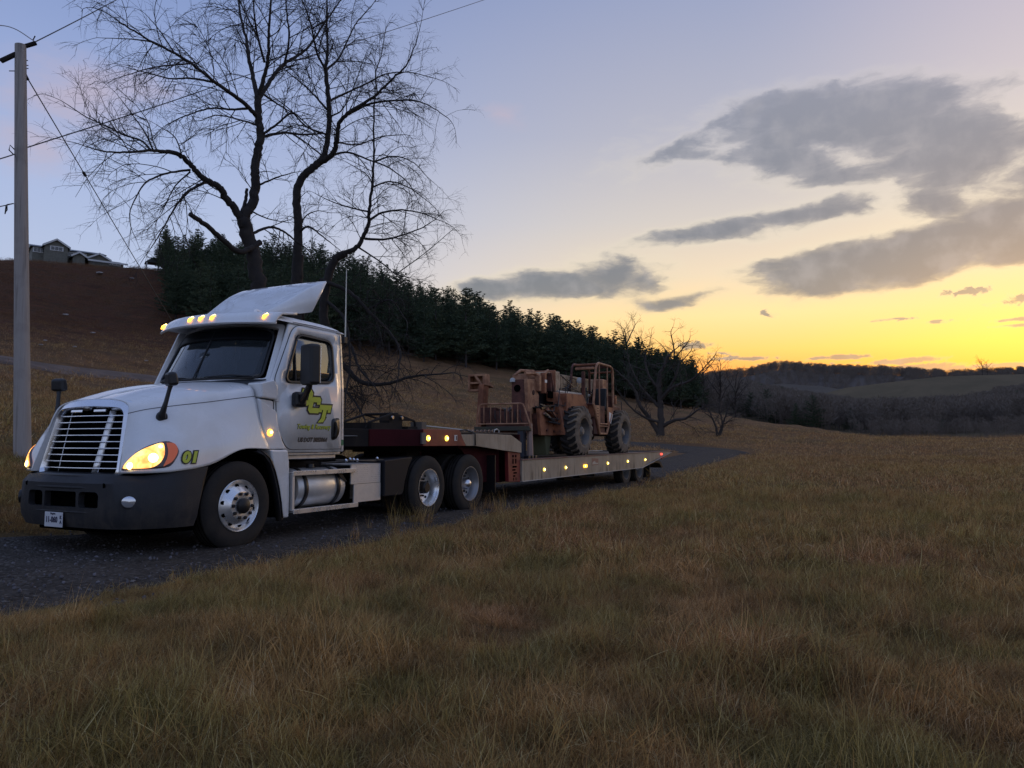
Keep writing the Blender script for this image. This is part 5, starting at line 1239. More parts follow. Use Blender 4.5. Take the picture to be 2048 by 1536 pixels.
b_ = LMB(); b_.tube([(-12.5+.08*sin(a), .62+.19*cos(a), 2.42+.17*sin(a)) for a in np.linspace(0, 2*pi, 21)], .014, 6); b_.tube([(-12.5,.62,2.42),(-12.3,.62,2.05)], .025, 6); b_.build('steering_wheel', BLACK, tele)
b_ = LMB(); b_.lathe([(0,.02),(.03,.08),(.05,.08),(.07,.02)], (-12.1,.55,2.85), 'x', 16); b_.build('cab_fan', mat('pale lamp', (.42,.42,.40), .4), tele)
b_ = LMB(); b_.bb(-13.5,-13.54,YF,YN-.04,1.9,2.5); b_.build('cab_back', BRN, tele)
b_ = LMB(); b_.bb(-13.9,-14.3,.1,.5,2.62,3.02); b_.build('boom_tail_plate', TAN2, tele, bevel=.03)
b_ = LMB(); b_.lathe([(0,.10),(.35,.10),(.36,.08)], (-12.75,.40,2.35), 'z', 14); b_.build('filter_canister', mat('dark green canister', (.012,.022,.016), .3), tele)
# ---------------------------------------------------------------- scattering (stuff nobody could count)
def scatter(name, pts, rots, scls, idx, variants, kind='stuff'):
    me = bpy.data.meshes.new(name); me.vertices.add(len(pts)); me.vertices.foreach_set('co', np.asarray(pts, np.float32).ravel())
    for nm, ty, arr, key in (('rot','FLOAT_VECTOR',rots,'vector'), ('scl','FLOAT',scls,'value'), ('idx','INT',idx,'value')):
        a = me.attributes.new(nm, ty, 'POINT'); a.data.foreach_set(key, np.asarray(arr, np.int32 if ty == 'INT' else np.float32).ravel())
    o = bpy.data.objects.new(name, me); COL.objects.link(o)
    ng = bpy.data.node_groups.new(name, 'GeometryNodeTree'); ng.interface.new_socket('Geometry', in_out='INPUT', socket_type='NodeSocketGeometry'); ng.interface.new_socket('Geometry', in_out='OUTPUT', socket_type='NodeSocketGeometry')
    gi = ng.nodes.new('NodeGroupInput'); go = ng.nodes.new('NodeGroupOutput'); ip = ng.nodes.new('GeometryNodeInstanceOnPoints')
    jn = ng.nodes.new('GeometryNodeJoinGeometry')
    for v in reversed(variants):
        oi = ng.nodes.new('GeometryNodeObjectInfo'); oi.inputs['Object'].default_value = v; oi.inputs['As Instance'].default_value = True
        ng.links.new(oi.outputs['Geometry'], jn.inputs[0])
    def at_(nm, ty):
        n = ng.nodes.new('GeometryNodeInputNamedAttribute'); n.data_type = ty; n.inputs['Name'].default_value = nm; return n.outputs['Attribute']
    ng.links.new(gi.outputs[0], ip.inputs['Points']); ng.links.new(jn.outputs[0], ip.inputs['Instance']); ip.inputs['Pick Instance'].default_value = True
    ng.links.new(at_('idx','INT'), ip.inputs['Instance Index'])
    er = ng.nodes.new('FunctionNodeEulerToRotation'); ng.links.new(at_('rot','FLOAT_VECTOR'), er.inputs[0]); ng.links.new(er.outputs[0], ip.inputs['Rotation'])
    ng.links.new(at_('scl','FLOAT'), ip.inputs['Scale']); ng.links.new(ip.outputs[0], go.inputs[0])
    md = o.modifiers.new('scatter', 'NODES'); md.node_group = ng; o['kind'] = kind; return o
def loose(name, me): return bpy.data.objects.new(name, me)

def fast_mesh(name, V, F, m, attr=None):       # V (n,3), F (k,3|4)
    V = np.asarray(V, np.float32); F = np.asarray(F, np.int32); me = bpy.data.meshes.new(name)
    me.vertices.add(len(V)); me.vertices.foreach_set('co', V.ravel()); me.loops.add(F.size); me.loops.foreach_set('vertex_index', F.ravel())
    me.polygons.add(len(F)); me.polygons.foreach_set('loop_start', np.arange(0, F.size, F.shape[1], dtype=np.int32)); me.polygons.foreach_set('loop_total', np.full(len(F), F.shape[1], np.int32))
    me.update(); me.materials.append(m)
    if attr is not None: a = me.attributes.new('tint', 'FLOAT', 'POINT'); a.data.foreach_set('value', np.asarray(attr, np.float32))
    return me

# ---------------------------------------------------------------- bare trees
BARK = mat('dark bark', (.022,.018,.017), .9, col2=(.040,.033,.029), vscale=6, bump=.5, bscale=30)
BARKF = mat('grey winter bark', (.060,.047,.040), .95, col2=(.042,.034,.030), vscale=.6)
class Tree:
    def __init__(s, seed=0): s.rg = random.Random(seed); s.thick = MB(); s.V = []; s.F = []; s.n = 0
    def twig(s, pts, r0, r1, k=3):           # light tube into the crown buffers
        m = len(pts); P = pts; base = s.n; up = Vector((.3,.2,.93))
        for i, p in enumerate(P):
            t = (P[min(i+1, m-1)]-P[max(i-1, 0)]).normalized(); a = t.cross(up); a = a.normalized() if a.length > .05 else t.orthogonal().normalized(); b = t.cross(a); r = r0+(r1-r0)*i/(m-1)
            for q in range(k): an = 2*pi*q/k; s.V.append(p+a*(cos(an)*r)+b*(sin(an)*r))
        for i in range(m-1):
            for q in range(k): s.F.append((base+i*k+q, base+i*k+(q+1) % k, base+(i+1)*k+(q+1) % k, base+(i+1)*k+q))
        s.n += m*k
    def grow(s, p, d, L, r, lv, sc_, droop=.10, den=1.):
        rg = s.rg; n = max(3, min(9, int(L/(.16*sc_)))) if lv < 3 else 3; st = L/n; pts = [p]; d = d.normalized(); bend = Vector((rg.uniform(-1,1), rg.uniform(-1,1), rg.uniform(-.8,.8)))*(.09 if lv < 3 else .04)
        for i in range(n):
            d = (d+bend+Vector((rg.gauss(0,.07), rg.gauss(0,.07), rg.gauss(0,.06)))+Vector((0,0,-droop*(i/n)*1.6))).normalized(); p = p+d*st; pts.append(p)
        k = 5 if r > .02*sc_ else 3; s.twig(pts, r, r*.35, k)
        if lv >= 3: return
        nch = int((L/sc_)*(5.6 if lv == 1 else 6.6)*den+rg.random())
        for c in range(nch):
            u = rg.uniform(.12, .98); i = min(int(u*n), n-1); q = pts[i].lerp(pts[i+1], u*n-i); dd = (pts[i+1]-pts[i]).normalized()
            side = dd.cross(Vector((rg.gauss(0,1), rg.gauss(0,1), rg.gauss(0,1)))).normalized()
            ang = R(rg.uniform(25, 62)); nd = dd*cos(ang)+side*sin(ang)+Vector((0,0,.06))
            s.grow(q, nd, L*rg.uniform(.22,.52)*(1-.35*u)+.12*sc_, max(r*.5, .0030*sc_), lv+1, sc_, droop, den)
    def limb(s, pts, r0, r1, side_len, sc_=1., spacing=.24, thick=True, start=.15, droop=.13, den=1., tipgrow=True):
        n = max(8, int(len(pts)*5)); P = [crom(pts, i/n) for i in range(n+1)]; wob = r0*.10
        P = [p+Vector((s.rg.gauss(0,wob), s.rg.gauss(0,wob), s.rg.gauss(0,wob)))*(0 if i == 0 else 1) for i, p in enumerate(P)]
        rr = [r0+(r1-r0)*(i/n)**.8 for i in range(n+1)]
        s.thick.tube(P, rr, 10 if r0 > .04*sc_ else 6)
        Ls = sum((P[i+1]-P[i]).length for i in range(n)); cnt = int(Ls/(spacing*sc_))
        for c in range(cnt):
            u = start+(1-start)*(c+s.rg.random())/max(cnt, 1); u = min(u, .995); i = min(int(u*n), n-1); q = P[i].lerp(P[i+1], u*n-i); dd = (P[i+1]-P[i]).normalized()
            side = dd.cross(Vector((s.rg.gauss(0,1), s.rg.gauss(0,1), s.rg.gauss(0,.8)))).normalized(); ang = R(s.rg.uniform(30, 72))
            nd = dd*cos(ang)+side*sin(ang)+Vector((0,0,.10)); L = side_len*s.rg.uniform(.45, 1.6)*(1-.40*u)
            s.grow(q, nd, L, min(rr[i]*.55, .017*sc_), 1, sc_, droop, den)
        if tipgrow: s.grow(P[-1], P[-1]-P[-2], side_len*.8, r1, 1, sc_, droop*1.3, den)
    def finish(s, root, m, crown_name='crown'):
        off = root.location; s.thick.v = [tuple(Vector(v)-off) for v in s.thick.v]
        tr = s.thick.build('trunk', m, root, ang=80)
        V = np.array([tuple(v) for v in s.V])-np.array(off)
        me = fast_mesh(crown_name, V, s.F, m); o = bpy.data.objects.new(crown_name, me); COL.objects.link(o); o.parent = root; return o
def Z(a, b): return (a/2.56+130, b/2.56)    # points measured on an enlarged crop of the tree
def trace(T, pts, r0, r1, w0, w1, side_len, zoom=True, seed=0, **k):
    rg = random.Random(seed+int(pts[0][0])); n = len(pts); P = []
    for i, p in enumerate(pts):
        px, py = Z(*p) if zoom else p; rr = r0+(r1-r0)*i/(n-1); P.append(at(px, py, rr))
    sc_w = (1/2.56 if zoom else 1)/FPX/2
    T.limb(P, w0*sc_w*r0, w1*sc_w*r1, side_len, **k)

def root_at(name, px, r, label, cat='tree', group=None):
    q = at(px, 860, r); o = empty(name, (q.x, q.y, Hf(q.x, q.y)-.05)); tag(o, label, cat, group); return o
# the two-trunk tree behind the cab and its neighbours
ta = root_at('bare_tree', 545, 21, 'tall bare tree behind the cab whose left limb reaches out towards the utility pole', 'tree')
T = Tree(11); b0 = ta.location+Vector((0,0,-.1)); TA = 21.
pb = lambda x, y, r=TA: at(*Z(x, y), r)
T.limb([b0, pb(1015,1640), pb(985,1440), pb(960,1300), pb(925,1180), pb(912,1120)], .21, .17, .5, spacing=1.5, tipgrow=False)
trace(T, [(915,1125),(962,1040),(978,950),(972,860),(992,760),(1000,690),(990,600),(985,490)], TA, TA, 50, 34, .9, spacing=.5, tipgrow=False)
trace(T, [(985,500),(965,400),(940,300),(928,200),(900,90),(880,-60)], TA, TA+1.2, 26, 8, 1.5)
trace(T, [(990,490),(1022,390),(1040,290),(1043,180),(1050,60),(1062,-100)], TA, TA-1, 24, 8, 1.5)
trace(T, [(995,500),(1060,400),(1120,330),(1190,285),(1250,235),(1320,130),(1400,20)], TA, TA+2, 24, 7, 1.4)
trace(T, [(1125,325),(1147,200),(1135,60),(1125,-90)], TA+.6, TA-.6, 14, 6, 1.3)
trace(T, [(1022,320),(985,180),(970,80),(962,-60)], TA-.3, TA-1.5, 14, 6, 1.3); trace(T, [(985,190),(930,80),(870,-40)], TA, TA+1.5, 10, 5, 1.2)
trace(T, [(985,600),(940,550),(865,490),(800,445),(735,395),(640,320),(540,262),(430,205),(330,145),(255,95)], TA, TA-2.5, 24, 6, 1.5)
trace(T, [(760,420),(650,402),(540,402),(430,375),(330,350)], TA-.8, TA+1, 12, 4, 1.2); trace(T, [(640,325),(540,335),(430,350),(300,390)], TA-1, TA-3, 9, 4, 1.1)
trace(T, [(450,215),(330,200),(190,195)], TA-1.8, TA-3.4, 8, 3, 1.0); trace(T, [(560,270),(480,150),(420,80)], TA-1, TA-.5, 8, 3, 1.2)
trace(T, [(935,555),(850,560),(740,555),(600,600),(520,640)], TA, TA+2, 14, 4, 1.3); trace(T, [(980,640),(900,615),(780,590),(690,620)], TA, TA-2, 12, 4, 1.2)
trace(T, [(905,1125),(862,1060),(820,1010),(792,960),(740,930),(690,900),(640,840),(590,795),(520,775)], TA, TA-1, 40, 20, 1.2, spacing=.35, tipgrow=False)
trace(T, [(525,778),(440,770),(330,780),(200,775),(90,745)], TA-1, TA-2.5, 18, 4, 1.4); trace(T, [(440,768),(390,720),(300,690),(200,640),(110,600),(20,540)], TA-1.2, TA+.5, 12, 4, 1.3)
trace(T, [(450,765),(410,680),(340,580),(280,500)], TA-1.2, TA-2.2, 9, 3, 1.1); trace(T, [(600,800),(560,700),(470,640)], TA-.9, TA, 9, 3, 1.1)
trace(T, [(720,930),(620,990),(550,1085),(490,1190),(440,1270)], TA-.3, TA-2, 15, 4, 1.3, droop=.2); trace(T, [(640,870),(520,888),(410,940),(340,1060),(330,1120)], TA-.6, TA-2.6, 12, 4, 1.2, droop=.2)
trace(T, [(640,880),(560,960),(500,1080)], TA-.6, TA+1, 9, 4, 1.1, droop=.2); trace(T, [(905,1090),(925,1020),(930,965)], TA, TA, 20, 14, .2, spacing=2, tipgrow=False)
trace(T, [(1000,1240),(900,1290),(800,1220),(720,1150),(640,1095)], TA, TA-1.5, 30, 22, .35, spacing=.9, tipgrow=False)
trace(T, [(1010,700),(1120,680),(1220,690),(1310,684)], TA, TA+.8, 16, 7, 1.1); trace(T, [(1010,690),(1080,640),(1160,580),(1210,610),(1270,670)], TA, TA-1, 14, 6, 1.)
trace(T, [(990,950),(1080,910),(1180,880)], TA, TA-.8, 12, 4, .9); trace(T, [(1000,470),(1100,540),(1170,580)], TA, TA+1.6, 12, 5, 1.)
trace(T, [(950,1200),(1040,1165),(1110,1180),(1190,1240)], TA, TA+1, 16, 8, .8); trace(T, [(950,1080),(1040,1120),(1140,1140)], TA, TA-1, 9, 3, .8)
T.finish(ta, BARK)
tb_ = root_at('bare_tree', 600, 23, 'tall bare tree behind the cab with its trunk bending right halfway up', 'tree')
T = Tree(12); b0 = tb_.location+Vector((0,0,-.1)); TB = 23.
T.limb([b0, pb(1190,1640,TB), pb(1185,1480,TB), pb(1190,1300,TB)], .20, .16, .5, spacing=1.5, tipgrow=False)
trace(T, [(1190,1310),(1195,1180),(1185,1050),(1195,950),(1232,890),(1290,842),(1330,800)], TB, TB, 44, 36, .7, spacing=.5, tipgrow=False)
trace(T, [(1325,805),(1345,700),(1352,560),(1340,430),(1333,345)], TB, TB, 30, 20, 1.1, spacing=.3, tipgrow=False)
trace(T, [(1333,355),(1345,250),(1340,100),(1345,-80)], TB, TB+.8, 18, 7, 1.5); trace(T, [(1333,355),(1290,270),(1260,130),(1200,-40)], TB, TB-1.5, 14, 6, 1.4)
trace(T, [(1335,360),(1400,300),(1450,200),(1490,120),(1570,30)], TB, TB+1.8, 13, 5, 1.3)
trace(T, [(1305,832),(1370,790),(1392,720),(1400,640),(1450,580),(1530,530),(1600,480),(1680,400),(1750,330),(1800,210)], TB, TB-2, 32, 5, 1.4)
trace(T, [(1450,585),(1560,532),(1680,515),(1790,515),(1880,550),(1960,605)], TB-.5, TB-2.5, 14, 4, 1.3, droop=.16); trace(T, [(1350,520),(1430,480),(1540,430),(1640,380),(1760,370),(1890,400)], TB, TB+2, 13, 4, 1.3)
trace(T, [(1370,795),(1450,780),(1560,820),(1660,860),(1760,940),(1800,1010)], TB, TB-1.5, 12, 4, 1.2, droop=.18); trace(T, [(1395,730),(1500,740),(1620,700),(1730,690)], TB, TB+2, 10, 4, 1.2)
trace(T, [(1600,485),(1590,380),(1620,280),(1640,160)], TB-.8, TB+.5, 9, 4, 1.2); trace(T, [(1340,560),(1260,470),(1180,400),(1090,330)], TB, TB+1.5, 12, 4, 1.2)
trace(T, [(1345,690),(1240,650),(1150,560),(1060,490)], TB, TB-1.6, 12, 4, 1.1); trace(T, [(1320,800),(1220,720),(1160,680)], TB, TB+1, 9, 4, .9)
trace(T, [(1195,1190),(1245,1160),(1300,1195),(1360,1245)], TB, TB-1, 14, 5, .9); trace(T, [(1200,1180),(1230,1110),(1290,1080),(1360,1090)], TB, TB+1, 9, 3, .9)
trace(T, [(1350,600),(1420,560),(1480,440),(1520,330)], TB, TB-1, 10, 4, 1.2)
T.finish(tb_, BARK)
tc_ = root_at('bare_tree', 655, 25, 'slimmer bare tree leaning right, just above the truck aerial', 'tree')
T = Tree(13); b0 = tc_.location+Vector((0,0,-.1)); TC = 25.
T.limb([b0, at(650,700,TC), at(648,600,TC), pb(1370,1350,TC), pb(1430,1300,TC)], .16, .12, .7, spacing=.8, tipgrow=False)
trace(T, [(1425,1302),(1500,1260),(1532,1200),(1556,1140),(1556,1080),(1572,960),(1580,840),(1580,680),(1585,520),(1590,440)], TC, TC-1, 28, 5, 1.3)
trace(T, [(1558,1128),(1620,1090),(1720,1075),(1820,1090),(1920,1130)], TC, TC-2, 14, 4, 1.4, droop=.16); trace(T, [(1535,1222),(1640,1225),(1740,1200),(1830,1165),(1900,1120)], TC, TC+1.5, 14, 4, 1.4)
trace(T, [(1556,1085),(1450,1060),(1360,1030),(1280,990)], TC, TC+1.5, 10, 3, 1.2); trace(T, [(1578,950),(1540,890),(1440,830)], TC, TC-1, 8, 3, 1.1)
trace(T, [(1580,830),(1680,800),(1780,830),(1850,900)], TC, TC+1, 10, 4, 1.3, droop=.18); trace(T, [(1572,960),(1660,930),(1760,960),(1870,1040)], TC, TC-2, 10, 4, 1.3, droop=.16)
trace(T, [(1500,1265),(1600,1330),(1690,1400),(1760,1420)], TC, TC-1.5, 10, 4, 1.2); trace(T, [(1700,1400),(1850,1290),(1985,1175)], TC-1, TC+.5, 6, 3, .8)
for pts, w0, w1 in ([[(640,560),(700,585),(740,625),(775,660),(800,700),(797,735)],9,3], [[(650,700),(690,735),(725,765),(770,768),(830,752),(885,748)],14,3], [[(650,650),(700,690),(715,730),(738,760)],10,3], [[(735,620),(780,600),(812,640)],5,2], [[(652,760),(700,790),(730,840)],8,3], [[(650,600),(690,640),(700,720),(690,800)],7,3]):
    trace(T, pts, TC, TC-2, w0, w1, 1.3, zoom=False, droop=.2)
T.finish(tc_, BARK)

# middle distance
tm = root_at('bare_tree', 1320, 75, 'spreading bare tree with stout trunk where the drive bends, right of the telehandler', 'tree')
T = Tree(21); r_ = 75.
T.limb([tm.location+Vector((0,0,-.3)), at(1322,840,r_), at(1320,800,r_), at(1318,760,r_), at(1326,735,r_), at(1336,712,r_)], .42, .08, 2.8, sc_=2.6, spacing=.26, start=.25)
for pts, w0, w1 in ([[(1318,868),(1300,838),(1280,812),(1272,785),(1258,765),(1240,748)],11,3], [[(1324,852),(1345,842),(1372,836),(1398,818)],9,3], [[(1320,815),(1300,795),(1280,772),(1262,735)],8,3], [[(1320,800),(1345,775),(1380,762),(1400,745)],8,3], [[(1319,780),(1300,755),(1290,725),(1292,705)],7,2], [[(1330,790),(1350,755),(1360,722)],7,2], [[(1322,845),(1290,835),(1262,815),(1240,790)],6,2]):
    trace(T, pts, r_, r_+random.uniform(-3,3), w0, w1, 2.4, zoom=False, sc_=2.6, spacing=.28)
T.finish(tm, BARKF)
ts = root_at('bare_tree', 1436, 80, 'small bare tree with thin stems on the brown slope right of the drive bend', 'tree')
T = Tree(22)
for pts in ([(1436,880),(1442,858),(1450,835),(1458,810)], [(1435,880),(1432,855),(1424,835),(1415,815)], [(1436,878),(1445,850),(1440,825)]):
    trace(T, pts, 80, 80+random.uniform(-1,1), 6, 2, 2.2, zoom=False, sc_=2.4, spacing=.2)
T.finish(ts, BARKF)
def bare_proc(seed, h, spread, sc_, low=.25):
    T = Tree(seed); rg = T.rg; top = Vector((rg.uniform(-.1,.1)*h, rg.uniform(-.1,.1)*h, h*.8))
    T.limb([Vector((0,0,-.4)), Vector((rg.uniform(-.02,.02)*h, 0, h*.2)), Vector((rg.uniform(-.04,.04)*h, rg.uniform(-.04,.04)*h, h*.5)), top], h*.026, h*.006, h*.28, sc_=sc_, spacing=.35, start=.3)
    for k in range(7):
        z0 = h*(low+.08*k); a = rg.uniform(0, 2*pi); L = spread*rg.uniform(.7,1.1)*(1-.05*k)
        T.limb([Vector((0,0,z0)), Vector((cos(a)*L*.4, sin(a)*L*.4, z0+h*.14)), Vector((cos(a)*L*.8, sin(a)*L*.8, z0+h*.28)), Vector((cos(a+.2)*L, sin(a+.2)*L, z0+h*.36))], h*.012, h*.003, h*.22, sc_=sc_, spacing=.35)
    T.thick.v += [tuple(v) for v in T.V]; n0 = len(T.thick.v)-len(T.V); T.thick.f += [tuple(i+n0 for i in f) for f in T.F]
    return T
def bare_meshes(seed, h, spread, sc_):
    T = bare_proc(seed, h, spread, sc_); me = bpy.data.meshes.new('bare_tree'); me.from_pydata([tuple(v) for v in T.thick.v], [], T.thick.f); me.materials.append(BARKF); return me
BM = [bare_meshes(31+k, 10, 3.6+.4*k, 2.8) for k in range(4)]
def put_tree(mesh, px, r, h, label, group=None, name='bare_tree', sink=.2):
    q = at(px, 860, r); o = bpy.data.objects.new(name, mesh); COL.objects.link(o); o.location = (q.x, q.y, Hf(q.x, q.y)-sink)
    s_ = h/10; o.scale = (s_, s_, s_); o.rotation_euler = (0, 0, random.uniform(0, 6.28)); tag(o, label, 'tree', group); return o
put_tree(BM[0], 1256, 182, 15.5, 'leftmost of three round bare crowns above the low end of the pine ridge')
put_tree(BM[1], 1303, 186, 13, 'thin bare tree between the two round bare crowns above the pine ridge')
put_tree(BM[2], 1352, 188, 16.5, 'largest round bare crown against the orange sky, above the last pines')
put_tree(BM[3], 1405, 170, 12, 'bare tree just right of the last pine, in front of the orange horizon')
put_tree(BM[0], 1440, 175, 11.5, 'low bare tree at the foot of the sunset, second right of the last pine')
put_tree(BM[1], 1472, 180, 10, 'faint bare tree where the ridge meets the far hills')

# ---------------------------------------------------------------- pines on the ridge
NEED = bpy.data.materials.new('pine needles'); NEED.use_nodes = True
def _need():
    t = NT(NEED.node_tree); b = t.n['Principled BSDF']; a = t.new('ShaderNodeAttribute', attribute_name='tint', attribute_type='GEOMETRY')
    oi = t.new('ShaderNodeObjectInfo'); f = t.math('MULTIPLY_ADD', oi.outputs['Random'], .35, t.math('MULTIPLY', a.outputs['Fac'], .65))
    t.l.new(t.ramp(f, [(0, (.032,.048,.030,1)), (.5, (.060,.085,.050,1)), (.85, (.095,.118,.062,1)), (1, (.12,.12,.065,1))]), b.inputs['Base Color'])
    b.inputs['Roughness'].default_value = .8; b.inputs['Specular IOR Level'].default_value = .2
_need()
PBARK = mat('pine bark', (.055,.045,.042), .9, var=.4, vscale=3)
def pine_mesh(seed, h=10., rad=2.3, base=.22):
    rg = np.random.default_rng(seed); V = []; F = []; TI = []
    lean = rg.normal(0, .12, 2)
    nw = int(h/.42)
    for w in range(nw):
        z = h*(base+(1-base)*w/nw); u = (z-h*base)/(h*(1-base)); L = (rad*(1-u)**.75 if seed % 2 else rad*.9*(1-u**2.2)**.7)*rg.uniform(.65,1.15)+.15
        for k in range(int(5+2*(1-u))):
            a = rg.uniform(0, 2*pi); Lb = L*rg.uniform(.6,1.15); tilt = rg.uniform(-.05,.35)+.4*u
            nc = max(2, int(Lb/.32))
            for c in range(nc):
                d = Lb*(c+.6)/nc; p = np.array([cos(a)*d+lean[0]*u, sin(a)*d+lean[1]*u, z+tilt*d+.10*d*d/max(Lb,.3)*.3-.05])
                cs = rg.uniform(.24,.40)*(1-.35*u); tt = rg.uniform(0,1)
                for q in range(11):
                    dr = rg.normal(0,1,3); dr[2] = abs(dr[2])*.7+.1; dr[:2] += np.array([cos(a), sin(a)])*.6; dr /= np.linalg.norm(dr); sd = np.cross(dr, rg.normal(0,1,3)); sd /= np.linalg.norm(sd)+1e-6
                    i0 = len(V); V += [p-sd*cs*.22, p+sd*cs*.22, p+dr*cs*1.25]; F.append((i0, i0+1, i0+2)); TI += [tt*.8, tt*.8, min(1, tt*.8+.3)]
    return fast_mesh('crown', V, F, NEED, TI)
def pine_trunk(h, seed):
    rg = random.Random(seed); b_ = MB(); b_.tube([Vector((0,0,-.6)), Vector((.03,0,h*.4)), Vector((.05,.03,h*.97))], [.15,.11,.02], 6)
    for k in range(9):
        z = h*(.08+.03*k); a = rg.uniform(0,6.28); L = rg.uniform(.5,1.3); b_.tube([(0,0,z),(cos(a)*L,sin(a)*L,z+rg.uniform(-.1,.3))], [.025,.008], 3)
    return b_.mesh('trunk', PBARK, ang=80)
PC = [pine_mesh(51,10,2.8,.12), pine_mesh(52,10,3.2,.16), pine_mesh(53,10,2.5,.18), pine_mesh(54,10,3.0,.10), pine_mesh(55,10,3.5,.12)]
PT = [pine_trunk(10, k) for k in range(5)]
EDGE = ([315,500,700,850,1000,1150,1250,1385], [104,98,104,109,114,119,123,126]); CREST = ([315,500,700,850,1000,1150,1250,1385], [156,156,158,166,172,186,196,205])
cand = []
rg = random.Random(5)
for i in range(4000):
    px = rg.uniform(318, 1388); e0 = np.interp(px, *EDGE); c0 = np.interp(px, *CREST); r = rg.uniform(e0, c0)
    if px < 345 and r < 125: continue
    q = at(px, 780, r); ok = all((q.x-c[0])**2+(q.y-c[1])**2 > (3.4 if r < e0+12 or r > c0-18 else 4.4)**2 for c in cand)
    if ok: cand.append((q.x, q.y, px, r, e0, c0))
print('pines', len(cand)); cand = cand[:296]
for i, (x, y, px, r, e0, c0) in enumerate(cand):
    k = rg.randrange(5); h = rg.uniform(8.4, 11.0)*(.80 if px < 480 else 1.)*(1-.12*(px > 1330)); big = rg.random() < .08
    if big: h *= 1.12
    zn = 'at the left end of the wood' if px < 480 else 'behind the tall bare trees' if px < 700 else 'above the trailer gooseneck' if px < 960 else 'above the telehandler' if px < 1230 else 'at the low right end'
    if r > c0-18: lab, gp = 'dark pine on the ridge skyline '+zn, 'skyline pines '+zn
    elif r < e0+12: lab, gp = 'dark pine whose foot meets the brown meadow '+zn, 'wood edge pines '+zn
    else: lab, gp = 'dark pine crowded inside the ridge wood '+zn, 'inner pines '+zn
    o = empty('pine_tree', (x, y, Hf(x, y)-.1), rg.uniform(0, 6.28)); o.scale = (h/10*rg.uniform(.9,1.15),)*2+(h/10,); tag(o, lab, 'tree', gp)
    for nm, me in (('trunk', PT[k]), ('crown', PC[k])):
        c = bpy.data.objects.new(nm, me); COL.objects.link(c); c.parent = o
def inwood(px, r): 
    return np.interp(px, *EDGE)+5 < r < np.interp(px, *CREST)-3 and not (px < 345 and r < 128)
PV5 = [loose('pine', m_) for m_ in PC]
# winter wood in the valley, distant tree lines
FARB = mat('far winter twigs', (.185,.152,.125), 1, spec=0.)
def twig_blob(seed, h=10, n=420, low=.22):
    rg = np.random.default_rng(seed); V = []; F = []
    for k in range(n):
        u = rg.random()**.6; z = h*(low+(1-low)*u); R0 = h*.30*np.sqrt(max(0, 1-((u-.45)/.62)**2)); a = rg.uniform(0, 2*pi); d = R0*np.sqrt(rg.random())
        p = np.array([cos(a)*d, sin(a)*d, z]); dr = np.array([cos(a)*.7, sin(a)*.7, 1.])+rg.normal(0,.5,3); dr /= np.linalg.norm(dr); L = h*rg.uniform(.06,.15); sd = np.cross(dr, rg.normal(0,1,3)); sd /= np.linalg.norm(sd)
        w = h*.0065; i0 = len(V); V += [p-sd*w, p+sd*w, p+dr*L]; F.append((i0, i0+1, i0+2))
    for k in range(3):
        a = rg.uniform(0, 6.28); sd = np.array([cos(a), sin(a), 0])*h*.014; i0 = len(V); V += [-sd, sd, np.array([0,0,h*.8])]; F.append((i0, i0+1, i0+2))
    return fast_mesh('winter tree', V, F, FARB)
TB4 = [loose('winter tree', twig_blob(71+k)) for k in range(3)]; FB3 = [loose('winter tree', twig_blob(81+k, 10, 600, -.15)) for k in range(3)]; PV = [loose('pine', PC[1]), loose('pine', PC[4])]
def wood(name, n, pxr, rr, hs, variants, wts, cond=None, seed=1):
    rg = random.Random(seed); P, Ro, S, I = [], [], [], []
    while len(P) < n:
        px = rg.uniform(*pxr); r = math.sqrt(rg.uniform(rr[0]**2, rr[1]**2)); q = at(px, 820, r)
        if cond and not cond(px, r): continue
        P.append((q.x, q.y, Hf(q.x, q.y)-.3)); Ro.append((0, 0, rg.uniform(0, 6.28))); h = rg.uniform(*hs); S.append(h/10); I.append(rg.choices(range(len(variants)), wts)[0])
    return scatter(name, P, Ro, S, I, variants)
o = wood('pine_forest', 620, (322, 1386), (98, 205), (5.0, 8.4), PV5, [1,1,1,1,1], inwood, 8)
o2 = wood('pine_forest', 330, (1120, 1390), (116, 205), (7.2, 10), PV5, [1,1,1,1,1], inwood, 9); tag(o2, 'solid dark pines thickening the low right end of the ridge wood')
tag(o, 'dark mass of crowded pines filling the ridge wood between its edge and skyline')
o = wood('winter_woods', 2300, (1392, 2140), (185, 430), (5.5, 9.5), TB4+PV, [5,5,5,1.1,.8], lambda px, r: (r > 200 or px < 1500) and not (1700 < px < 1990 and r > 345) and (px < 1660 or r > 215+30*math.sin(px*.02)) and not (px < 1500 and 185 < r < 215 and px > 1440))
tag(o, 'dim winter wood filling the valley beyond the meadow', None)
o = wood('undergrowth', 110, (1395, 2140), (168, 200), (1.5, 4.5), TB4, [1,1,1], lambda px, r: px > 1700 or px < 1480, 3)
tag(o, 'low leafless brush along the foot of the valley wood', None)
def ridge_trees(name, line, r, depth, n, hs, label, seed):
    rg = random.Random(seed); P, Ro, S, I = [], [], [], []
    xs = [p[0] for p in line]; ys = [p[1] for p in line]
    for k in range(n):
        px = rg.uniform(xs[0]+20, xs[-1]); q = at(px, np.interp(px, xs, ys), r); a = math.atan2(q.x, q.y); u = rg.uniform(-1, .1)**1 if rg.random() < .6 else rg.uniform(-.15,.1); rr = r+u*depth; s = 1-abs(u)**1.8
        P.append((rr*sin(a), rr*cos(a), q.z-45*(1-s)-.5)); Ro.append((0,0,rg.uniform(0,6.28))); S.append(rg.uniform(*hs)/10); I.append(rg.randrange(3))
    o = scatter(name, P, Ro, S, I, FB3); tag(o, label, None); return o
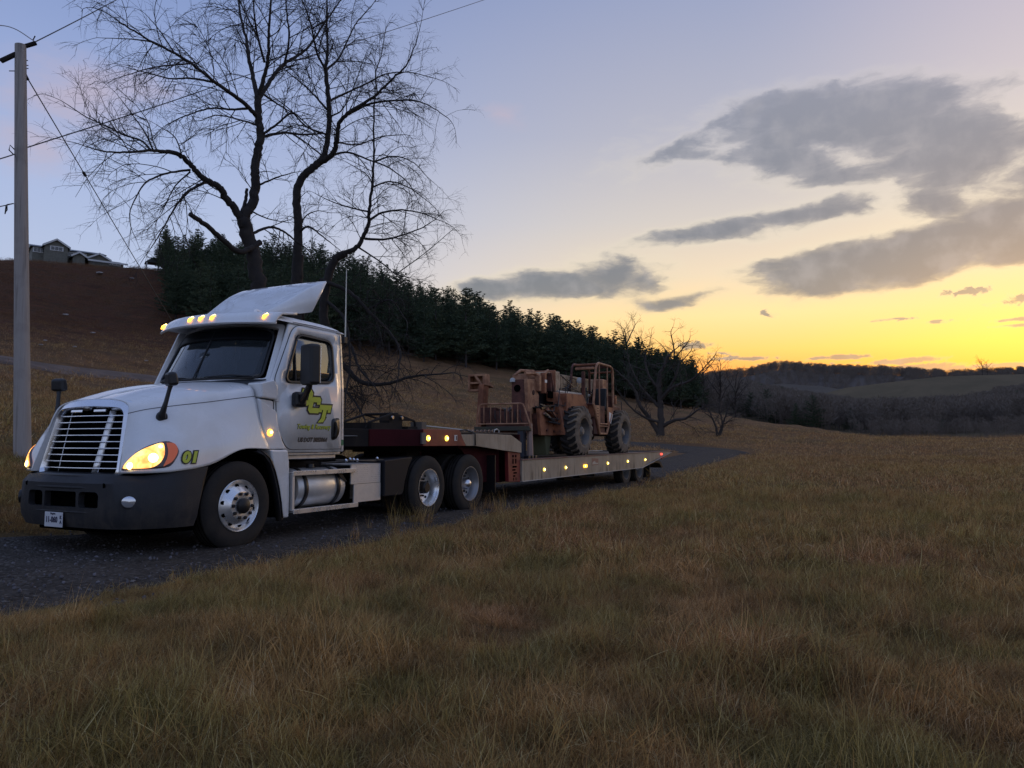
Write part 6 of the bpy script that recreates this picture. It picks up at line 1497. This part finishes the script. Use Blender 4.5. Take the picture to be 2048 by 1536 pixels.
ridge_trees('hill_woods', FARR, 900, 170, 2600, (6, 11), 'thin line of leafless trees on the far wooded hill', 4)
put = put_tree
for px, hh in ((1965, 11), (1975, 9)):
    q = at(px, 751, 560); o = bpy.data.objects.new('bare_tree', BM[1 if hh > 10 else 2]); COL.objects.link(o); o.location = (q.x, q.y, q.z-.5); o.scale = (hh/10,)*3
    tag(o, 'bare tree on the crest of the pasture hill, %s of a pair' % ('left and taller' if hh > 10 else 'right and shorter'), 'tree')
# ---------------------------------------------------------------- meadow grass
GRM = bpy.data.materials.new('winter grass'); GRM.use_nodes = True
def _gr():
    t = NT(GRM.node_tree); b = t.n['Principled BSDF']; a = t.new('ShaderNodeAttribute', attribute_name='tint', attribute_type='GEOMETRY').outputs['Fac']
    P = t.new('ShaderNodeNewGeometry').outputs['Position']
    n1 = t.noise(P, 1.1, 6, .65, .6); n2 = t.noise(P, .13, 4, .6, .3)
    ln = t.new('ShaderNodeVectorMath', operation='LENGTH'); t.l.new(P, ln.inputs[0])
    green = t.math('MULTIPLY', t.step(t.math('ADD', n1, t.math('MULTIPLY', a, .22)), .55, .70), t.step(ln.outputs['Value'], 16., 60., 1., .25))
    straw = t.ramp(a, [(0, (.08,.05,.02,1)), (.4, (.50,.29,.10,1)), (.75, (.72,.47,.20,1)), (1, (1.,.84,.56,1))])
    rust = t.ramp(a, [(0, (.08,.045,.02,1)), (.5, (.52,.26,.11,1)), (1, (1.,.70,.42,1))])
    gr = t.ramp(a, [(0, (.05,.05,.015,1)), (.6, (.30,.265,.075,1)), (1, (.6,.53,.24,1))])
    n3 = t.noise(P, 2.6, 4, .6); col = t.mix(t.step(n2, .42, .62), straw, rust); col = t.mix(t.step(n3, .40, .66, 0., .55), col, (.10,.065,.03,1)); col = t.mix(t.math('MULTIPLY', green, .68), col, gr)
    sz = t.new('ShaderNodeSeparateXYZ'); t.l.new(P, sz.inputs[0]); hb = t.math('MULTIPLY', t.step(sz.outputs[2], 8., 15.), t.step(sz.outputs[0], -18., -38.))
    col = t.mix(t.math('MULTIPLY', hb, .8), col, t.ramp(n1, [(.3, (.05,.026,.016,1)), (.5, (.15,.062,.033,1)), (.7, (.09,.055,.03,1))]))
    t.l.new(col, b.inputs['Base Color']); b.inputs['Roughness'].default_value = .65; b.inputs['Specular IOR Level'].default_value = .25
    tr = t.new('ShaderNodeBsdfTranslucent'); t.l.new(col, tr.inputs[0]); mx = t.new('ShaderNodeMixShader'); mx.inputs[0].default_value = .48
    t.l.new(b.outputs[0], mx.inputs[1]); t.l.new(tr.outputs[0], mx.inputs[2]); t.l.new(mx.outputs[0], t.n['Material Output'].inputs[0])
_gr()
def tuft(seed, n, rad, hmin, hmax, w, segs=4, lay=.5):
    rg = np.random.default_rng(seed); V = []; F = []; TI = []
    for k in range(n):
        a = rg.uniform(0, 2*pi); d = rad*math.sqrt(rg.random()); p = np.array([cos(a)*d, sin(a)*d, -.02]); L = rg.uniform(hmin, hmax); az = rg.uniform(0, 2*pi)
        th = abs(rg.normal(.25,.30)) if rg.random() > lay else rg.uniform(.7,1.45); curl = rg.uniform(.1,1.1); ww = w*rg.uniform(.6,1.2); ti = rg.random()**1.2*.8+.05 if rg.random() > .07 else 1.; base = len(V)
        side = np.array([-sin(az+.4), cos(az+.4), 0])
        for s in range(segs+1):
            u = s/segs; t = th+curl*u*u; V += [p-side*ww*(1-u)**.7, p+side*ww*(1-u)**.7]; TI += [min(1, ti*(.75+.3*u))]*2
            p = p+np.array([cos(az)*sin(t), sin(az)*sin(t), max(cos(t), -.25)])*L/segs
            if p[2] < .015: p[2] = .015+rg.random()*.02
        for s in range(segs): F.append((base+2*s, base+2*s+1, base+2*s+3, base+2*s+2))
    return loose('grass tuft', fast_mesh('grass tuft', V, F, GRM, TI))
NEAR = [tuft(101+k, 60, .15, .05, .18, .0018, 4, .86) for k in range(6)]+[tuft(110, 16, .09, .16, .32, .0018, 5, .4)]
MID = [tuft(121+k, 60, .27, .055, .17, .0030, 3, .84) for k in range(4)]+[tuft(126, 18, .14, .16, .34, .0034, 4, .3)]
FAR = [tuft(131+k, 42, .6, .08, .22, .009, 2, .65) for k in range(3)]
def grass(name, n, r0, r1, variants, sc_, wts, azr=40, seed=1, clump=0., edge=.0, label=None):
    g = np.random.default_rng(seed); r = np.sqrt(g.uniform(r0**2, r1**2, n)) if clump >= 0 else r0*(r1/r0)**g.random(n); a = g.uniform(-abs(azr) if azr > 0 else -42, azr, n)*pi/180
    x, y = r*np.sin(a), r*np.cos(a); d = dist_to(RDA, x, y); hw = np.where(r > 38, 2.75, 1.95)
    keep = d > hw-.05+.30*wav(x, y, 2.2, 5)+edge
    keep |= (g.random(n) < .16*np.clip(1.3-(hw-d)/.55, 0, 1)) & (d > hw-.75)
    dt = dist_to(TKA, x, y) > 2.6; keep &= dt
    if True:                              # not under the truck's wheels
        rel = np.stack([x-TRK.x, y-TRK.y], 1); lx = rel@np.array(FW.xy); ly = rel@np.array(LT.xy); keep &= ~((lx < 1.6) & (lx > -18) & (np.abs(ly) < 1.38))
    x, y, r = x[keep], y[keep], r[keep]; m = len(x); z = H(x, y)
    off = np.clip((dist_to(RDA, x, y)-1.7)/1.2, 0, 1); z = z+off*((wav(x, y, .9, 1)*.5+wav(x, y, .31, 2))*(.025+.25*np.clip((r-20)/80, 0, 1))+wav(x, y, 2.7, 3)*.03*np.clip(12/r, .3, 2))-.03*(1-off)+.05*off*np.clip(1-np.abs(r-6)/8, 0, 1)
    hs = sc_*(1+.5*wav(x, y, 1.3, 8)+.45*wav(x, y, 4.1, 6))*g.uniform(.7, 1.25, m); dd = dist_to(RDA, x, y); hs = hs*np.clip(.45+(dd-1.7)*.5, .45, 1.)
    w = np.array(wts, float); idx = g.choice(len(variants), m, p=w/w.sum())
    rot = np.stack([g.normal(0, .26, m), g.normal(0, .26, m), g.uniform(0, 2*pi, m)], 1)
    o = scatter(name, np.stack([x, y, z], 1), rot, hs, idx, variants); tag(o, label); print(name, m); return o
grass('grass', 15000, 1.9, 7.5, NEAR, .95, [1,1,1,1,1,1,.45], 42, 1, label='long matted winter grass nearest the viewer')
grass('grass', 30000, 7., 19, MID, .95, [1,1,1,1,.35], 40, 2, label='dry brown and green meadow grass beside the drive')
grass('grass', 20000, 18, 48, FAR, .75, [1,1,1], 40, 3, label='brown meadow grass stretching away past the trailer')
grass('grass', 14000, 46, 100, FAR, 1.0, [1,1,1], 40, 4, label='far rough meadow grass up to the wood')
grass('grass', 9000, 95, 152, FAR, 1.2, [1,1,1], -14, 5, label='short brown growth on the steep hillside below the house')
# weeds growing out of the verge beside the wheels
WV = [tuft(141+k, 22, .10, .25, .62, .004, 5, .12) for k in range(3)]
g_ = np.random.default_rng(9); P, Ro, S, I = [], [], [], []
for (lx, ly, n_, s_) in [(-2.95,1.52,9,.8),(-3.1,1.6,6,.9),(-5.0,1.62,7,.7),(-5.6,1.5,7,.8),(-2.2,1.75,3,.7),(-1.5,1.8,2,.6),(-6.5,1.6,6,.6),(-8,1.7,8,.6),(-10,1.75,9,.55)]:
    for k in range(n_):
        q = loc2w(lx+g_.normal(0,.22), ly+g_.normal(0,.12)); P.append((q.x, q.y, Hf(q.x, q.y))); Ro.append((g_.normal(0,.1), g_.normal(0,.1), g_.uniform(0,6.28))); S.append(s_*g_.uniform(.6,1.1)); I.append(int(g_.integers(3)))
o = scatter('weeds', P, Ro, S, I, WV); tag(o, 'tall dry weeds growing in the verge beside the truck wheels')
# loose stones on the drive
SM = []
for k in range(3):
    bm = bmesh.new(); bmesh.ops.create_icosphere(bm, subdivisions=1, radius=.02)
    for v in bm.verts: v.co *= random.uniform(.7,1.25); v.co.z *= .6
    me = bpy.data.meshes.new('stone'); bm.to_mesh(me); bm.free(); me.materials.append(mat('drive stone', (.07,.066,.075), .9, col2=(.15,.14,.15), vscale=20)); SM.append(loose('stone', me))
g = np.random.default_rng(4); n = 7000; s_ = g.uniform(0, 130, n).astype(int); u = np.clip(g.normal(0,.75,n), -1.15, 1.15)
P = []
for i in range(n):
    p = RD[s_[i]]; q = RD[min(s_[i]+1, 259)]; t = (q-p); t.z = 0; t.normalize(); w = Vector((-t.y, t.x, 0)); c = p.lerp(q, g.random())+w*u[i]*1.95; P.append((c.x, c.y, Hf(c.x, c.y)+.035+.04*(1-u[i]**2)))
o = scatter('gravel', P, g.uniform(0,6.28,(n,3)), g.uniform(.25,1.1,n)**1.5, g.integers(0,3,n), SM); tag(o, 'loose stones scattered over the dark drive')

# ---------------------------------------------------------------- utility pole and wires
PWD = bpy.data.materials.new('weathered pole wood'); PWD.use_nodes = True
def _pw():
    t = NT(PWD.node_tree); b = t.n['Principled BSDF']; P = t.new('ShaderNodeTexCoord').outputs['Object']; mp = t.new('ShaderNodeMapping'); mp.inputs['Scale'].default_value = (9,9,.35); t.l.new(P, mp.inputs[0])
    n = t.noise(mp.outputs[0], 1.5, 6, .65); n2 = t.noise(P, 1.3, 4, .6)
    col = t.ramp(n, [(.3, (.20,.175,.16,1)), (.5, (.38,.34,.31,1)), (.7, (.31,.275,.25,1))]); t.l.new(t.mix(t.step(n2, .5, .75, 0., .4), col, (.12,.10,.09,1)), b.inputs['Base Color'])
    b.inputs['Roughness'].default_value = .85; bp = t.new('ShaderNodeBump'); bp.inputs['Strength'].default_value = .5; bp.inputs['Distance'].default_value = .01; t.l.new(n, bp.inputs['Height']); t.l.new(bp.outputs[0], b.inputs['Normal'])
_pw()
PR = 18.0; pbase = at(47, 885, PR); ptop = at(41, 90, PR); zt = ptop.z
pole = empty('utility_pole', (pbase.x, pbase.y, Hf(pbase.x, pbase.y)-.1)); tag(pole, 'tall weathered wooden utility pole at the left beside the truck nose', 'utility pole')
PO = pole.location; lx_ = ptop.x-PO.x; ly_ = ptop.y-PO.y; hp = zt-PO.z
b_ = MB(); b_.tube([(lx_*u, ly_*u, hp*u) for u in np.linspace(0, 1, 12)], [.160-.058*u**.8 for u in np.linspace(0, 1, 12)], 20); b_.build('shaft', PWD, pole)
def L_(px, py, r=PR): return at(px, py, r)-PO
b_ = MB(); b_.tube([L_(42,95), L_(72,86)], .045, 6); b_.tube([L_(66,80), L_(70,72)], .012, 5); b_.build('insulator_arm', STEEL, pole)
b_ = MB(); b_.tube([L_(32,108), L_(2,122)], .05, 6); b_.build('insulator_arm', STEEL, pole)
b_ = MB()
for px, py in ((51,121),(52,131),(52,137),(26,142)): b_.tube([L_(px-8,py), L_(px+5,py)], .010, 5)
b_.build('bolt', STEEL, pole)
b_ = MB(); b_.tube([L_(50,148), L_(56,160)], .03, 6); b_.build('guy_clamp', STEEL, pole)
b_ = MB(); b_.tube([L_(44,297), L_(54,295)], .035, 6); b_.tube([L_(30,300), L_(20,290), L_(18,300), L_(26,308)], .012, 5); b_.build('wire_bracket', STEEL, pole)
b_ = MB(); b_.tube([L_(27,407), L_(14,409), L_(14,420), L_(10,428), L_(12,412)], .012, 5); b_.build('drop_loop', STEEL, pole)
WIRE = mat('dark wire', (.03,.03,.035), .5)
def wire(name, P, rad, label, sag=0., cat='wire'):
    A, B = P[0], P[-1]; pts = []
    if len(P) == 2: pts = [A.lerp(B, u)-Vector((0,0,sag*4*u*(1-u))) for u in np.linspace(0, 1, 25)]
    else: pts = [crom(P, u) for u in np.linspace(0, 1, 25)]
    b_ = MB(); b_.tube(pts, rad, 5); o = b_.build(name, WIRE, None); tag(o, label, cat); return o
wire('power_line', [at(70,84,PR), at(480,-150,30)], .012, 'upper wire running from the pole top out at the upper edge', .15)
wire('power_line', [at(54,295,PR), at(330,207,21), at(520,142,24.5), at(720,81,29), at(970,-1,38), at(1200,-80,52)], .013, 'long wire running from mid pole up to the right across the bare trees')
wire('guy_wire', [at(54,155,PR), at(54,155,PR).lerp(at(286,545,27), 1.45)], .012, 'slanting guy wire running from near the pole top down to the hillside', 0, 'guy wire')
_A, _B = at(54,155,PR), at(286,545,27); b_ = MB(); b_.tube([_A.lerp(_B, .375), _A.lerp(_B, .392)], .035, 6); o = b_.build('guy_insulator', STEEL); tag(o, 'small dark strain insulator halfway down the slanting guy wire', 'insulator')
wire('power_line', [at(68,82,PR), at(30,58,17), at(-10,50,16), at(-120,48,14)], .008, 'thin curved jumper wire arching left from the pole top')
wire('power_line', [at(2,122,PR), at(-150,55,14)], .012, 'wire leaving the picture left from the pole\'s short left arm')
wire('power_line', [at(30,308,PR), at(-150,345,14)], .012, 'wire leaving left from the middle of the pole', .05)
wire('power_line', [at(27,407,PR), at(-150,425,14)], .010, 'lowest wire leaving left below the middle of the pole', .05)

# ---------------------------------------------------------------- house on the hill
SHG = mat('dark green metal roof', (.018,.028,.026), .45); SID = mat('grey green siding', (.17,.165,.135), .8, var=.2); TRM = mat('white trim', (.62,.62,.60), .6); WGL = mat('dark window', (.03,.035,.045), .15, spec=.8)
HR = 156.; hq = at(158, 522, HR); hz = Hf(hq.x, hq.y); haz = math.atan2(hq.x, hq.y)
house = empty('house', (hq.x, hq.y, hq.z-1.2), -haz+R(8)); tag(house, 'long house with dark roof and white trimmed gables half hidden behind the hill crest', 'house')
U = HR/FPX                                # metres to one photo pixel at this distance
def hx(px): return (px-158)*U*.84
def hzz(py): return (528-py)*U*.70+1.2
hb = MB(); hb.bb(hx(74), hx(206), 0, 8, -2, hzz(505)); hb.build('wall', SID, house)
hb = MB(); hb.prism([(-.5,hzz(506)),(4,hzz(489)),(8.5,hzz(506))], 'x', hx(70), hx(209)); hb.build('roof', SHG, house)
hb = MB(); hb.bb(hx(206), hx(245), 1, 7, -2, hzz(518)); hb.build('wall', SID, house)
hb = MB(); hb.prism([(.4,hzz(519)),(4,hzz(511)),(7.6,hzz(519))], 'x', hx(205), hx(246)); hb.build('roof', SHG, house)
def gable(cx, w, zb, zt_, y, win=True):
    hb = MB(); hb.prism([(hx(cx)-w,-2),(hx(cx)+w,-2),(hx(cx)+w,zb),(hx(cx),zt_),(hx(cx)-w,zb)], 'y', y, y+5); hb.build('gable_wall', SID, house)
    for s_ in (-1, 1):
        hb = MB(); hb.prism([(hx(cx)+s_*(w+.35),zb-.25),(hx(cx),zt_+.05),(hx(cx),zt_+.30),(hx(cx)+s_*(w+.35),zb+.02)], 'y', y-.35, y+5); hb.build('gable_roof', SHG, house)
        hb = MB(); hb.prism([(hx(cx)+s_*(w+.38),zb-.30),(hx(cx),zt_+.0),(hx(cx),zt_+.32),(hx(cx)+s_*(w+.38),zb+.04)], 'y', y-.42, y-.352); hb.build('trim_board', TRM, house)
gable(114, 1.75, hzz(503), hzz(489), -1.6); gable(192, 1.6, hzz(522), hzz(511), -1.8); gable(154, .9, hzz(523), hzz(516), -2.4)
for (x0, x1, y0, y1, yy) in ((104,125,505,513,-1.62),(136,170,509,518,-.03),(216,238,517,524,.97),(76,94,508,518,-.03)):
    hb = MB(); hb.bb(hx(x0)-.12, hx(x1)+.12, yy-.06, yy, hzz(y1)-.12, hzz(y0)+.12); wf = hb.build('window', TRM, house)
    n_ = 3; 
    for k in range(n_):
        a0 = hx(x0)+(hx(x1)-hx(x0))*k/n_+.05; a1 = hx(x0)+(hx(x1)-hx(x0))*(k+1)/n_-.05; hb = MB(); hb.bb(a0, a1, yy-.09, yy-.061, hzz(y1), hzz(y0)); hb.build('pane', WGL, wf)
hb = MB(); hb.bb(hx(129), hx(133), 3, 4, hzz(498), hzz(494)+.5); hb.build('chimney', SHG, house)
hb = MB(); hb.bb(hx(170), hx(246), -2.6, -2.4, hzz(531), hzz(527)); hb.build('fascia', TRM, house)
gq = at(306, 534, 150); gz = empty('gazebo', (gq.x, gq.y, Hf(gq.x, gq.y)-.3), -haz); tag(gz, 'small open shelter with peaked roof on the hill crest at the edge of the pines', 'gazebo')
hb = MB(); hb.prism([(-1.3,1.7),(0,2.7),(1.3,1.7)], 'y', 0, 2.4); hb.build('roof', SHG, gz)
for x in (-1, 1):
    for y in (.15, 2.2): hb = MB(); hb.bb(x-.08,x+.08,y-.08,y+.08,-.5,1.72); hb.build('post', TRM, gz)
hb = MB(); hb.bb(-1.1,1.1,0,2.3,-.4,.35); hb.build('floor', TRM, gz)
# pale stones on the hillside
for k, (px, r, w, lab) in enumerate([(132,102,1.1,'flat pale rock just below the hill crest under the house'),(197,135,1.6,'long pale rock below the house, highest on the hill'),(262,132,1.1,'pale rock near the gazebo on the hillside'),(189,88,.7,'small pale stone in the middle of the brown hillside'),(86,70,.5,'small pale stone low on the hillside, close right of the pole'),(94,74,.5,'small pale stone just above another, close right of the pole'),(154,73,.5,'pale stone low on the hillside between pole and cab'),(297,72,.5,'pale stone low on the hillside next to the cab visor')]):
    q = at(px, 600, r); bm = bmesh.new(); bmesh.ops.create_icosphere(bm, subdivisions=2, radius=w*.33)
    rr_ = random.Random(k)
    for v in bm.verts: v.co *= rr_.uniform(.8,1.15); v.co.z *= .35
    me = bpy.data.meshes.new('rock'); bm.to_mesh(me); bm.free(); me.materials.append(mat('pale rock', (.36,.33,.31), .9)); o = bpy.data.objects.new('rock', me); COL.objects.link(o); o.location = (q.x, q.y, Hf(q.x, q.y)+.28); tag(o, lab, 'rock')
